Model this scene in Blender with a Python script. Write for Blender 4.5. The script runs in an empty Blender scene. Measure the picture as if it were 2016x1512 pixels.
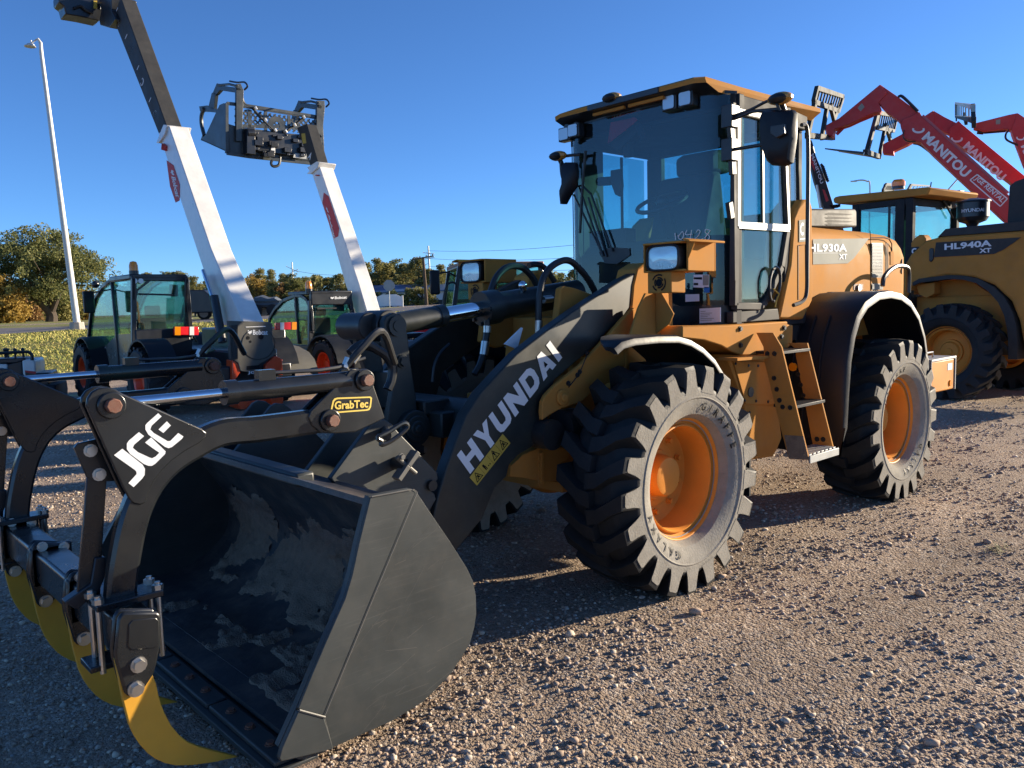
import bpy, bmesh, math, random
import numpy as np
from mathutils import Vector as V, Matrix, noise

R = math.radians
random.seed(7)
SC = bpy.context.scene
COL = SC.collection

# ------------------------------------------------------------------ camera
CAM = V((3.758, 3.733, 1.637))
YAW, PIT, ROL, FPX = R(-132.62), R(-5.58), R(-1.48), 1592.0
_fw = V((math.cos(YAW)*math.cos(PIT), math.sin(YAW)*math.cos(PIT), math.sin(PIT)))
_rt = V((math.sin(YAW), -math.cos(YAW), 0))
_up = _rt.cross(_fw)
C_R = _rt*math.cos(ROL) + _up*math.sin(ROL)
C_U = -_rt*math.sin(ROL) + _up*math.cos(ROL)
cd = bpy.data.cameras.new('camera')
cam = bpy.data.objects.new('camera', cd)
COL.objects.link(cam)
m = Matrix((C_R, C_U, -_fw)).transposed().to_4x4()
m.translation = CAM
cam.matrix_world = m
cd.sensor_width = 36
cd.lens = FPX/2016*36
cd.clip_start = .05
cd.clip_end = 6000
SC.camera = cam
GR = V((math.sin(YAW), -math.cos(YAW), 0))      # ground axes of the view: right and ahead
GF = V((math.cos(YAW), math.sin(YAW), 0))


def ground(a, b, z=0):
    """point a metres right of and b metres ahead of the camera"""
    p = GR*a + GF*b
    return V((CAM.x+p.x, CAM.y+p.y, z))


def ray(p):
    return C_R*((p[0]-1008)/FPX) - C_U*((p[1]-756)/FPX) + _fw


class Frame:
    """a machine's own axes: x ahead, y to its left, z up; measures points of the photo on planes of the machine"""
    def __init__(s, o=(0, 0, 0), h=0):
        s.o = V(o); s.h = h
        s.m = Matrix.Rotation(-h, 3, 'Z'); s.C = s.m @ (CAM-s.o)

    def _on(s, p, i, v):
        d = s.m @ ray(p)
        return s.C + d*((v-s.C[i])/d[i])

    def x(s, pts, v): return [s._on(p, 0, v) for p in pts]
    def y(s, pts, v): return [s._on(p, 1, v) for p in pts]
    def z(s, pts, v): return [s._on(p, 2, v) for p in pts]


W = Frame()
ZO = dict(A=(1060, 130, 3.36), B=(1200, 440, 2.88), C=(700, 480, 3.36), D=(0, 680, 4.032), E=(0, 1000, 3.36),
          F=(400, 680, 3.6), G=(200, 820, 2.1855), H=(0, 1150, 2.88), I=(0, 720, 2.907), K=(880, 580, 3.7804),
          W=(1080, 680, 2.964), R=(1580, 150, 4.624), S=(1580, 340, 4.624), T=(100, 0, 5.04), U=(380, 140, 5.04),
          V=(120, 490, 6.3), X=(400, 560, 5.04), Y=(0, 420, 4.447), Q=(680, 450, 4.582), L=(860, 480, 4.582),
          M=(700, 600, 5.4), N=(960, 820, 5.815), O=(1580, 380, 5.4), J=(1400, 600, 4.58), P=(1080, 140, 5.93))


def zz(k, *pts):
    o = ZO[k]
    return [(o[0]+p[0]/o[2], o[1]+p[1]/o[2]) for p in pts]


# ------------------------------------------------------------------ objects
def empty(name, loc=(0, 0, 0), rz=0, parent=None):
    o = bpy.data.objects.new(name, None)
    o.empty_display_size = .2
    o.location = loc
    o.rotation_euler = (0, 0, rz)
    o.parent = parent
    COL.objects.link(o)
    return o


def tag(o, label=None, cat=None, group=None, kind=None):
    for k, v in (('label', label), ('category', cat), ('group', group), ('kind', kind)):
        if v: o[k] = v
    return o


def copy_tree(o, parent=None):
    c = o.copy()
    COL.objects.link(c)
    c.parent = parent
    for ch in list(o.children):
        copy_tree(ch, c)
    return c


EACH = {'bolt', 'clamp_bolt', 'hinge', 'pin', 'hose_fitting', 'clamp_plate', 'rear_panel', 'front_panel', 'carriage_leg', 'post', 'side_grille', 'latch', 'trim_strip',
        'lock_plate', 'fork', 'rib', 'hoop_rail', 'crossarm', 'wheel_guard', 'print', 'panel_seam', 'body_front'}
GAPS = {'bolt': .002, 'rib': .002, 'print': .001}


class MB:
    def __init__(s):
        s.v = []; s.f = []; s.m = []

    def add(s, vs, fs, mi=0):
        n = len(s.v)
        s.v += [tuple(p) for p in vs]
        s.f += [tuple(i+n for i in f) for f in fs]
        s.m += [mi]*len(fs)
        return s

    def box(s, x0, x1, y0, y1, z0, z1, mi=0):
        return s.add([(x, y, z) for x in (x0, x1) for y in (y0, y1) for z in (z0, z1)],
                     [(0, 1, 3, 2), (4, 6, 7, 5), (0, 4, 5, 1), (2, 3, 7, 6), (0, 2, 6, 4), (1, 5, 7, 3)], mi)

    def hexa(s, a, b, mi=0):
        """two quads of four points each"""
        return s.add(list(a)+list(b), [(0, 1, 2, 3), (4, 5, 6, 7), (0, 1, 5, 4), (1, 2, 6, 5), (2, 3, 7, 6), (3, 0, 4, 7)], mi)

    def beam(s, a, b, w, h, up=(0, 0, 1), mi=0, w2=None, h2=None):
        a = V(a); b = V(b); d = (b-a).normalized(); u = V(up)
        r = d.cross(u)
        if r.length < 1e-5: r = d.cross(V((1, 0, 0)))
        r.normalize(); u = r.cross(d)
        w2 = w if w2 is None else w2; h2 = h if h2 is None else h2
        q = lambda c, w, h: [c+r*(i*w/2)+u*(j*h/2) for i, j in ((-1, -1), (1, -1), (1, 1), (-1, 1))]
        return s.hexa(q(a, w, h), q(b, w2, h2), mi)

    def prism(s, pts, vec, mi=0):
        n = len(pts); vec = V(vec)
        vs = [V(p) for p in pts]+[V(p)+vec for p in pts]
        return s.add(vs, [tuple(range(n)), tuple(range(2*n-1, n-1, -1))] +
                     [(i, (i+1) % n, n+(i+1) % n, n+i) for i in range(n)], mi)

    def poly(s, pts, mi=0):
        return s.add(pts, [tuple(range(len(pts)))], mi)

    def loft(s, secs, caps=True, mi=0, closed=True):
        n = len(secs[0]); k = len(secs); fs = []
        for i in range(k-1):
            for j in range(n if closed else n-1):
                a = i*n+j; b = i*n+(j+1) % n
                fs.append((a, b, b+n, a+n))
        if caps and closed:
            fs.append(tuple(range(n))); fs.append(tuple(range((k-1)*n, k*n)))
        return s.add([p for c in secs for p in c], fs, mi)

    def cyl(s, a, b, r, r2=None, n=16, mi=0):
        a = V(a); b = V(b); d = (b-a).normalized()
        e = d.orthogonal().normalized(); g = d.cross(e)
        r2 = r if r2 is None else r2
        q = lambda c, r: [c+(e*math.cos(t)+g*math.sin(t))*r for t in [2*math.pi*i/n for i in range(n)]]
        return s.loft([q(a, r), q(b, r2)], mi=mi)

    def tube(s, path, r, n=8, mi=0, caps=True):
        path = [V(p) for p in path]; secs = []
        e = None
        for i, p in enumerate(path):
            d = (path[min(i+1, len(path)-1)]-path[max(i-1, 0)]).normalized()
            if e is None: e = d.orthogonal().normalized()
            e = (e-d*e.dot(d)).normalized(); g = d.cross(e)
            rr = r[i] if isinstance(r, (list, tuple)) else r
            secs.append([p+(e*math.cos(t)+g*math.sin(t))*rr for t in [2*math.pi*k/n for k in range(n)]])
        return s.loft(secs, caps=caps, mi=mi)

    def lathe(s, prof, o=(0, 0, 0), axis=(0, 1, 0), n=32, mi=0, caps=False):
        """prof: (height along axis, radius[, material])"""
        o = V(o); d = V(axis).normalized(); e = d.orthogonal().normalized(); g = d.cross(e)
        k = len(prof); vs = []; b = len(s.v)
        for pr in prof:
            vs += [o+d*pr[0]+(e*math.cos(t)+g*math.sin(t))*pr[1] for t in [2*math.pi*i/n for i in range(n)]]
        s.v += [tuple(p) for p in vs]
        for i in range(k-1):
            for j in range(n):
                s.f.append((b+i*n+j, b+i*n+(j+1) % n, b+(i+1)*n+(j+1) % n, b+(i+1)*n+j))
                s.m.append(prof[i][2] if len(prof[i]) > 2 else mi)
        if caps:
            s.f += [tuple(range(b, b+n)), tuple(range(b+(k-1)*n, b+k*n))]; s.m += [mi, mi]
        return s

    def sph(s, c, r, n=12, mi=0, sc=(1, 1, 1)):
        prof = [(-math.cos(math.pi*i/(n//2)), max(1e-4, math.sin(math.pi*i/(n//2)))) for i in range(n//2+1)]
        vs = []; b = len(s.v)
        for h, q in prof:
            vs += [(c[0]+r*sc[0]*q*math.cos(2*math.pi*j/n), c[1]+r*sc[1]*q*math.sin(2*math.pi*j/n), c[2]+r*sc[2]*h) for j in range(n)]
        return s.add(vs, [(i*n+j, i*n+(j+1) % n, (i+1)*n+(j+1) % n, (i+1)*n+j) for i in range(n//2) for j in range(n)], mi)

    def bolt(s, c, d, r=.018, h=.014, mi=0):
        c = V(c); d = V(d).normalized()
        s.cyl(c, c+d*h*.3, r*1.35, n=12, mi=mi)
        return s.cyl(c, c+d*h, r, n=6, mi=mi)

    def mirror(s):
        o = MB()
        o.v = [(p[0], -p[1], p[2]) for p in s.v]; o.f = [tuple(reversed(f)) for f in s.f]; o.m = list(s.m)
        return o

    def join(s, o, dm=0):
        n = len(s.v); s.v += o.v; s.f += [tuple(i+n for i in f) for f in o.f]; s.m += [i+dm for i in o.m]
        return s

    def clusters(s, gap=.012):
        par = list(range(len(s.v)))
        def find(i):
            while par[i] != i: par[i] = par[par[i]]; i = par[i]
            return i
        for f in s.f:
            a = find(f[0])
            for j in f[1:]: par[find(j)] = a
        box = {}
        for i, p in enumerate(s.v):
            r = find(i); b = box.setdefault(r, [list(p), list(p)])
            for k in range(3): b[0][k] = min(b[0][k], p[k]); b[1][k] = max(b[1][k], p[k])
        ks = list(box); grp = {k: k for k in ks}
        def g(k):
            while grp[k] != k: k = grp[k]
            return k
        for i, a in enumerate(ks):
            for b in ks[:i]:
                if all(box[a][0][k]-gap <= box[b][1][k] and box[b][0][k]-gap <= box[a][1][k] for k in range(3)): grp[g(a)] = g(b)
        out = {}
        for fi, f in enumerate(s.f): out.setdefault(g(find(f[0])), []).append(fi)
        return list(out.values())

    def build(s, name, mats, parent=None, bevel=0, smooth=35, seg=2, recalc=True):
        if name in EACH:
            cl = s.clusters(GAPS.get(name, .012))
            if len(cl) > 1:
                first = None
                for fis in cl:
                    m_ = MB(); ids = {}
                    for fi in fis:
                        f = []
                        for i in s.f[fi]:
                            if i not in ids: ids[i] = len(m_.v); m_.v.append(s.v[i])
                            f.append(ids[i])
                        m_.f.append(tuple(f)); m_.m.append(s.m[fi])
                    o = m_._build(name, mats, parent, bevel, smooth, seg, recalc)
                    first = first or o
                return first
        return s._build(name, mats, parent, bevel, smooth, seg, recalc)

    def _build(s, name, mats, parent=None, bevel=0, smooth=35, seg=2, recalc=True):
        me = bpy.data.meshes.new(name)
        me.from_pydata(s.v, [], s.f)
        for x in (mats if isinstance(mats, (list, tuple)) else [mats]): me.materials.append(x)
        me.polygons.foreach_set('material_index', s.m)
        if recalc:
            bm = bmesh.new(); bm.from_mesh(me)
            bmesh.ops.recalc_face_normals(bm, faces=bm.faces)
            bm.to_mesh(me); bm.free()
        if smooth:
            me.polygons.foreach_set('use_smooth', [True]*len(me.polygons))
            me.set_sharp_from_angle(angle=R(smooth))
        me.update()
        o = bpy.data.objects.new(name, me)
        o.parent = parent
        COL.objects.link(o)
        if bevel:
            b = o.modifiers.new('bevel', 'BEVEL'); b.width = bevel; b.segments = seg
            b.limit_method = 'ANGLE'; b.angle_limit = R(40)
        return o


def arc(c, r, a0, a1, n, ax='y', y=0):
    """arc points in the xz plane at depth y, degrees from +x towards +z"""
    return [V((c[0]+r*math.cos(R(a0+(a1-a0)*i/n)), y, c[1]+r*math.sin(R(a0+(a1-a0)*i/n)))) for i in range(n+1)]


def smooth_path(pts, n=6):
    pts = [V(p) for p in pts]; out = []
    P = [pts[0]*2-pts[1]]+pts+[pts[-1]*2-pts[-2]]
    for i in range(1, len(P)-2):
        a, b, c, d = P[i-1:i+3]
        for k in range(n):
            t = k/n
            out.append(.5*((2*b)+(c-a)*t+(2*a-5*b+4*c-d)*t*t+(3*b-a-3*c+d)*t*t*t))
    out.append(pts[-1])
    return out


def text(s, name, parent, mt, o, u, v, h, w=None, ext=.002, bold=0.0, shear=0.0, sp=1.0):
    """lettering: o lower left corner, u along the line, v up the letters"""
    c = bpy.data.curves.new(name, 'FONT')
    c.body = s; c.size = 1; c.offset = bold; c.shear = shear; c.space_character = sp
    c.resolution_u = 3
    t = bpy.data.objects.new(name, c); COL.objects.link(t)
    dg = bpy.context.evaluated_depsgraph_get()
    me = bpy.data.meshes.new_from_object(t.evaluated_get(dg))
    bpy.data.objects.remove(t); bpy.data.curves.remove(c)
    k = len(me.vertices)
    co = np.zeros(k*3); me.vertices.foreach_get('co', co); co = co.reshape(-1, 3)
    mn = co.min(0); mx = co.max(0)
    co = (co-mn)/np.maximum(mx-mn, 1e-6)
    if w is None: w = h*(mx[0]-mn[0])/(mx[1]-mn[1])
    u = V(u).normalized(); v = V(v); v = v.normalized(); nn = u.cross(v).normalized()
    o = V(o)
    mb = MB()
    pts = [o+u*(p[0]*w)+v*(p[1]*h)+nn*ext for p in co]
    mb.add(pts, [tuple(p.vertices) for p in me.polygons])
    bpy.data.meshes.remove(me)
    return mb.build(name, mt, parent, recalc=False, smooth=0)


def quadmap(q, off=.002):
    """unit square onto four 3D points (lower left, lower right, upper right, upper left)"""
    q = [V(p) for p in q]
    n = (q[1]-q[0]).cross(q[3]-q[0]).normalized()*off
    return lambda p: q[0]*(1-p[0])*(1-p[1])+q[1]*p[0]*(1-p[1])+q[2]*p[0]*p[1]+q[3]*(1-p[0])*p[1]+n


def glyphs(polys, q, name, mt, parent, off=.003):
    f = quadmap(q, off); mb = MB()
    for p in polys:
        mb.poly([f(a) for a in p])
    return mb.build(name, mt, parent, smooth=0, recalc=False)


# ------------------------------------------------------------------ materials
def nodes(name):
    m = bpy.data.materials.new(name)
    m.use_nodes = True
    t = m.node_tree; b = t.nodes['Principled BSDF']
    return m, t, b


def nd(t, kind, **kw):
    n = t.nodes.new('ShaderNode'+kind)
    for k, v in kw.items():
        if k in n.inputs: n.inputs[k].default_value = v
        else: setattr(n, k, v)
    return n


def paint(name, c, rough=.4, metal=0, coat=0, dust=.12, dustc=(.20, .165, .13), var=.12, scale=3.0, bump=0.0, spec=.5, scratch=0, scol=(.3, .3, .3)):
    m, t, b = nodes(name)
    L = t.links.new
    tc = nd(t, 'TexCoord')
    n1 = nd(t, 'TexNoise', Scale=scale, Detail=6.0, Roughness=.6); L(tc.outputs['Object'], n1.inputs['Vector'])
    r1 = nd(t, 'MapRange'); L(n1.outputs['Fac'], r1.inputs[0])
    for i, v in ((1, .3), (2, .7), (3, 1-var), (4, 1+var)): r1.inputs[i].default_value = v
    mul = nd(t, 'VectorMath', operation='MULTIPLY'); mul.inputs[0].default_value = c; L(r1.outputs[0], mul.inputs[1])
    col = mul.outputs[0]
    if dust:
        n2 = nd(t, 'TexNoise', Scale=scale*2.3, Detail=8.0, Roughness=.7); L(tc.outputs['Object'], n2.inputs['Vector'])
        r2 = nd(t, 'MapRange'); L(n2.outputs['Fac'], r2.inputs[0])
        for i, v in ((1, .45), (2, .8), (3, dust*.25), (4, min(1, dust*2.2))): r2.inputs[i].default_value = v
        mx = nd(t, 'Mix', data_type='RGBA'); L(r2.outputs[0], mx.inputs[0]); L(col, mx.inputs[6]); mx.inputs[7].default_value = (*dustc, 1)
        col = mx.outputs[2]
    if scratch:
        mp = nd(t, 'Mapping'); L(tc.outputs['Object'], mp.inputs[0]); mp.inputs['Rotation'].default_value = (0, R(28), 0); mp.inputs['Scale'].default_value = (1, 1, 26)
        n3 = nd(t, 'TexNoise', Scale=4.0, Detail=9.0, Roughness=.75); L(mp.outputs[0], n3.inputs['Vector'])
        r3 = nd(t, 'MapRange'); L(n3.outputs['Fac'], r3.inputs[0])
        for i, v in ((1, .55), (2, .75), (3, 0), (4, scratch)): r3.inputs[i].default_value = v
        mx = nd(t, 'Mix', data_type='RGBA'); L(r3.outputs[0], mx.inputs[0]); L(col, mx.inputs[6]); mx.inputs[7].default_value = (*scol, 1)
        col = mx.outputs[2]
    L(col, b.inputs['Base Color'])
    rr = nd(t, 'MapRange'); L(n1.outputs['Fac'], rr.inputs[0])
    for i, v in ((1, .3), (2, .7), (3, max(.03, rough-.08)), (4, min(1, rough+.12))): rr.inputs[i].default_value = v
    L(rr.outputs[0], b.inputs['Roughness'])
    b.inputs['Metallic'].default_value = metal
    b.inputs['Coat Weight'].default_value = coat
    b.inputs['Coat Roughness'].default_value = .12
    b.inputs['Specular IOR Level'].default_value = spec
    if bump:
        n4 = nd(t, 'TexNoise', Scale=scale*14, Detail=4.0); L(tc.outputs['Object'], n4.inputs['Vector'])
        bp = nd(t, 'Bump', Strength=bump, Distance=.01); L(n4.outputs['Fac'], bp.inputs['Height']); L(bp.outputs[0], b.inputs['Normal'])
    return m


def glass(name, tint, gloss=.07, dirt=.04):
    m, t, b = nodes(name)
    L = t.links.new
    out = t.nodes['Material Output']; t.nodes.remove(b)
    tr = nd(t, 'BsdfTransparent', Color=(*tint, 1))
    gl = nd(t, 'BsdfGlossy', Roughness=.015, Color=(.9, 1, 1, 1))
    di = nd(t, 'BsdfDiffuse', Color=(.45, .47, .45, 1))
    tc = nd(t, 'TexCoord'); n = nd(t, 'TexNoise', Scale=3.0, Detail=8.0); L(tc.outputs['Object'], n.inputs['Vector'])
    r = nd(t, 'MapRange'); L(n.outputs['Fac'], r.inputs[0])
    for i, v in ((1, .4), (2, .8), (3, dirt*.4), (4, dirt*2)): r.inputs[i].default_value = v
    ge = nd(t, 'NewGeometry'); dt = nd(t, 'VectorMath', operation='DOT_PRODUCT'); L(ge.outputs['Normal'], dt.inputs[0]); L(ge.outputs['Incoming'], dt.inputs[1])
    ab_ = nd(t, 'Math', operation='ABSOLUTE'); L(dt.outputs['Value'], ab_.inputs[0])
    om = nd(t, 'Math', operation='SUBTRACT'); om.inputs[0].default_value = 1; L(ab_.outputs[0], om.inputs[1])
    pw = nd(t, 'Math', operation='POWER'); L(om.outputs[0], pw.inputs[0]); pw.inputs[1].default_value = 5
    a = nd(t, 'Math', operation='MULTIPLY_ADD'); L(pw.outputs[0], a.inputs[0]); a.inputs[1].default_value = .9; a.inputs[2].default_value = gloss
    m1 = nd(t, 'MixShader'); L(r.outputs[0], m1.inputs[0]); L(tr.outputs[0], m1.inputs[1]); L(di.outputs[0], m1.inputs[2])
    m2 = nd(t, 'MixShader'); L(a.outputs[0], m2.inputs[0]); L(m1.outputs[0], m2.inputs[1]); L(gl.outputs[0], m2.inputs[2])
    L(m2.outputs[0], out.inputs['Surface'])
    return m


def plain(name, c, rough=.5, metal=0, spec=.5, coat=0):
    return paint(name, c, rough, metal, coat, dust=0, var=.05, spec=spec)


M = dict(
    plate=paint('plate_grey', (.105, .102, .09), .5, dust=.05, spec=.2),
    orange=paint('orange_paint', (.47, .212, .048), .62, spec=.03, dust=.10, dustc=(.30, .2, .12)),
    rim=paint('rim_orange_paint', (.64, .25, .038), .5, spec=.15, coat=.0, dust=.05),
    black=paint('black_satin_paint', (.013, .018, .018), .38, dust=.09, dustc=(.12, .115, .09)),
    grapple=paint('black_gloss_paint', (.009, .011, .013), .26, coat=.35, dust=.05, dustc=(.10, .09, .07)),
    bucket=paint('worn_bucket_steel', (.034, .040, .040), .45, dust=.14, dustc=(.11, .10, .085), scratch=.35, scol=(.12, .12, .11)),
    dirtin=paint('muddy_bucket_lining', (.022, .028, .034), .5, dust=.40, dustc=(.18, .13, .10), scratch=.6, scol=(.17, .14, .12), scale=2.2, bump=.25),
    mud=paint('caked_mud', (.25, .185, .135), .95, dust=.3, dustc=(.09, .07, .06), scale=9, bump=.8, spec=.1),
    fender=paint('black_plastic', (.010, .012, .016), .42, dust=.02, dustc=(.07, .075, .08), bump=.05, spec=.25),
    rubber=paint('rubber', (.016, .018, .020), .62, dust=.10, dustc=(.10, .085, .07), bump=.15, spec=.3),
    sidewall=paint('dusty_sidewall', (.30, .28, .24), .95, dust=.4, dustc=(.20, .185, .155), scale=6, bump=.3, spec=.04, scratch=.35, scol=(.13, .12, .11)),
    hose=paint('hose_rubber', (.012, .014, .016), .38, dust=.05),
    chrome=plain('chrome', (.72, .76, .8), .10, 1),
    steel=paint('zinc_bolt_steel', (.62, .60, .55), .34, 1, dust=.05),
    rust=paint('rusty_pin', (.16, .055, .03), .6, dust=.25, scale=30, bump=.3),
    yellow=paint('tine_yellow_paint', (.66, .335, .035), .45, spec=.3, dust=.06),
    decalw=plain('white_vinyl', (.75, .77, .78), .6, spec=.1),
    decalg=paint('grey_vinyl', (.30, .305, .26), .6, dust=.05, spec=.05),
    decaly=paint('yellow_vinyl', (.52, .36, .04), .45, dust=.15),
    decalk=plain('black_vinyl', (.012, .013, .015), .6, spec=.08),
    red=paint('red_paint', (.55, .055, .055), .5, dust=.10, dustc=(.4, .25, .22), spec=.2),
    redlens=plain('red_lens', (.75, .02, .03), .15, coat=.5),
    amber=plain('amber_lens', (.85, .28, .01), .15, coat=.5),
    bobred=paint('orange_red_paint', (.80, .075, .012), .35, coat=.3, dust=.05),
    white=paint('white_paint', (.74, .73, .69), .35, coat=.3, dust=.04),
    darkgrey=paint('charcoal_paint', (.045, .046, .046), .55, dust=.06, spec=.12),
    bodyk=paint('machine_black_paint', (.010, .013, .018), .34, coat=.2, dust=.03),
    lamp=plain('lamp_reflector', (.42, .44, .46), .3, .75),
    interior=paint('cab_interior', (.020, .023, .026), .7, dust=.04, spec=.2),
    seat=paint('seat_cloth', (.025, .027, .030), .9, dust=.05, scale=8, bump=.2),
    sticker=plain('paper_label', (.72, .74, .76), .5),
    blue=plain('blue_label', (.03, .16, .50), .4),
    teal=glass('cab_glass', (.46, .74, .76), gloss=.05, dirt=.03),
    wind=glass('windshield_glass', (.50, .74, .80), gloss=.065, dirt=.012),
    clear=glass('clear_lens', (.9, .92, .95), gloss=.14, dirt=.01),
    teal2=glass('green_cab_glass', (.55, .82, .76), gloss=.10),
    mirror=plain('mirror_glass', (.8, .85, .9), .03, 1),
    alu=paint('aluminium', (.34, .35, .345), .5, .5, dust=.05),
    galv=paint('galvanised_steel', (.62, .62, .58), .55, .25, dust=.05),
    concrete=paint('concrete', (.42, .38, .33), .9, dust=.2, scale=8, bump=.3),
    fgrey=paint('carriage_grey', (.040, .047, .043), .6, dust=.08, spec=.08),
    cream=paint('cream_frame', (.55, .54, .42), .45, dust=.08),
)
m_, t_, b_ = nodes('red_cloth'); b_.inputs['Base Color'].default_value = (.80, .02, .045, 1); b_.inputs['Roughness'].default_value = .6
tl_ = nd(t_, 'BsdfTranslucent', Color=(.9, .03, .05, 1)); mx_ = nd(t_, 'MixShader', Fac=.55)
t_.links.new(b_.outputs[0], mx_.inputs[1]); t_.links.new(tl_.outputs[0], mx_.inputs[2]); t_.links.new(mx_.outputs[0], t_.nodes['Material Output'].inputs['Surface'])
M['redcloth'] = m_
M['weld'] = paint('weld_seam', (.13, .13, .12), .5, .3, dust=.2)
# ================================================================== wheel (shared by both loaders)
def make_wheel():
    rim = MB()
    rim.lathe([(.118, .355), (.148, .354), (.153, .347), (.150, .342), (.128, .336), (.112, .322), (.114, .314), (.128, .309), (.130, .302), (.118, .297), (.06, .292), (.0, .288), (-.045, .284),
               (-.055, .262), (-.06, .19), (-.045, .185), (-.04, .15), (-.03, .145)], n=56)
    rim.lathe([(-.03, .145), (-.03, .02)], n=56)
    for k in range(10):
        t = 2*math.pi*(k+.5)/10
        rim.bolt((.225*math.cos(t), -.058, .225*math.sin(t)), (0, 1, 0), .015, .03)
    rim.lathe([(-.22, .30), (-.21, .34), (-.05, .284)], n=40)
    wheel = rim.build('wheel', M['rim'], smooth=30)
    hub = MB()
    hub.lathe([(-.035, .125), (.03, .118), (.045, .108), (.05, .09), (.05, .001)], n=36)
    hub.build('hub', M['rim'], wheel, smooth=30)
    t = MB()
    pf = [(-.15, .33, 1), (-.20, .36, 1), (-.226, .44, 1), (-.236, .505, 1), (-.229, .525, 0), (-.20, .548, 0), (-.16, .58, 0), (-.13, .598, 0), (-.12, .603, 0), (0, .608, 0), (.12, .603, 0), (.13, .598, 0), (.16, .58, 0), (.20, .548, 0), (.229, .525, 0), (.236, .508, 1), (.234, .478, 1), (.239, .470, 1), (.232, .462, 1), (.224, .42, 1), (.200, .375, 1), (.16, .352, 1), (.135, .345, 1), (.13, .33, 1)]
    t.lathe(pf, n=72)
    n = 21
    for side in (1, -1):
        for k in range(n):
            t0 = 2*math.pi*(k+(.5 if side < 0 else 0))/n
            secs = []
            for h, rb, rt, sh, wt, wb in ((.2365, .50, .622, 0, .041, .074), (.229, .54, .648, -.010, .043, .068), (.15, .585, .658, -.075, .036, .052), (.06, .595, .660, -.165, .040, .056), (-.015, .598, .658, -.19, .043, .058)):
                q = []
                for r, a in ((rb, -wb/.66), (rb, wb/.66), (rt, wt/.66), (rt, -wt/.66)):
                    q.append((r*math.cos(t0+sh+a), h*side, r*math.sin(t0+sh+a)))
                secs.append(q)
            t.loft(secs, mi=0)
            q = [(r*math.cos(t0+a/.66), .2372*side, r*math.sin(t0+a/.66)) for r, a in ((.500, -.082), (.500, .082), (.525, .066), (.555, .053), (.614, .042), (.624, .030), (.624, -.030), (.614, -.042), (.555, -.053), (.525, -.066))]
            t.poly(q, 1)
    ty = t.build('tyre', [M['rubber'], M['sidewall']], wheel, smooth=28)
    return wheel, ty


wheel, tyre = make_wheel()
# sidewall lettering is one mesh on the tyre
def sidewall_word(word, a0, step, r=.420, sc=.046, flip=False):
    mb = MB()
    for k, ch in enumerate(word):
        if ch == ' ': continue
        a = R(a0+step*k)
        u = V((-math.sin(a), 0, math.cos(a))); v = V((math.cos(a), 0, math.sin(a)))
        if flip: u = -u; v = -v
        # seen from +Y, +x runs to the left
        o = V((r*math.cos(a), .207, r*math.sin(a)))-u*(sc*.35)-v*(sc*.5)
        t = text(ch, 'letter', None, M['decalk'], o, u, v, sc, ext=0, bold=.03)
        us = [(vv.co-o).dot(u) for vv in t.data.vertices]; sh_ = u*(sc*.35-(max(us)+min(us))/2)
        mb.add([vv.co+sh_ for vv in t.data.vertices], [tuple(p.vertices) for p in t.data.polygons])
        bpy.data.objects.remove(t)
    return mb
lw = MB()
lw.join(sidewall_word('GALAXY', 292, 10))
lw.join(sidewall_word('GIRAFFE', 102, 9.5))
for i, p in enumerate(lw.v):
    r_ = math.hypot(p[0], p[2]); lw.v[i] = (p[0], (.2300+(r_-.42)*.16 if r_ > .42 else .2300+(r_-.42)*.50), p[2])
lw.build('lettering', M['rubber'], tyre, smooth=0, recalc=False)

# ================================================================== the wheel loader in the foreground
LD = tag(empty('wheel_loader', (0, 0, 0)), 'orange articulated wheel loader with black lift arms, grapple bucket in front', 'wheel loader')
AX = .63
wheel.parent = LD; wheel.location = (0, .915, AX)
wheel.rotation_euler = (0, 0, 0)
for x, s, a in ((0, -1, 30), (-2.9, 1, 75), (-2.9, -1, 11)):
    w = copy_tree(wheel, LD); w.location = (x, .915*s, AX); w.rotation_euler = (0, R(a), 0 if s > 0 else math.pi)

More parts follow.
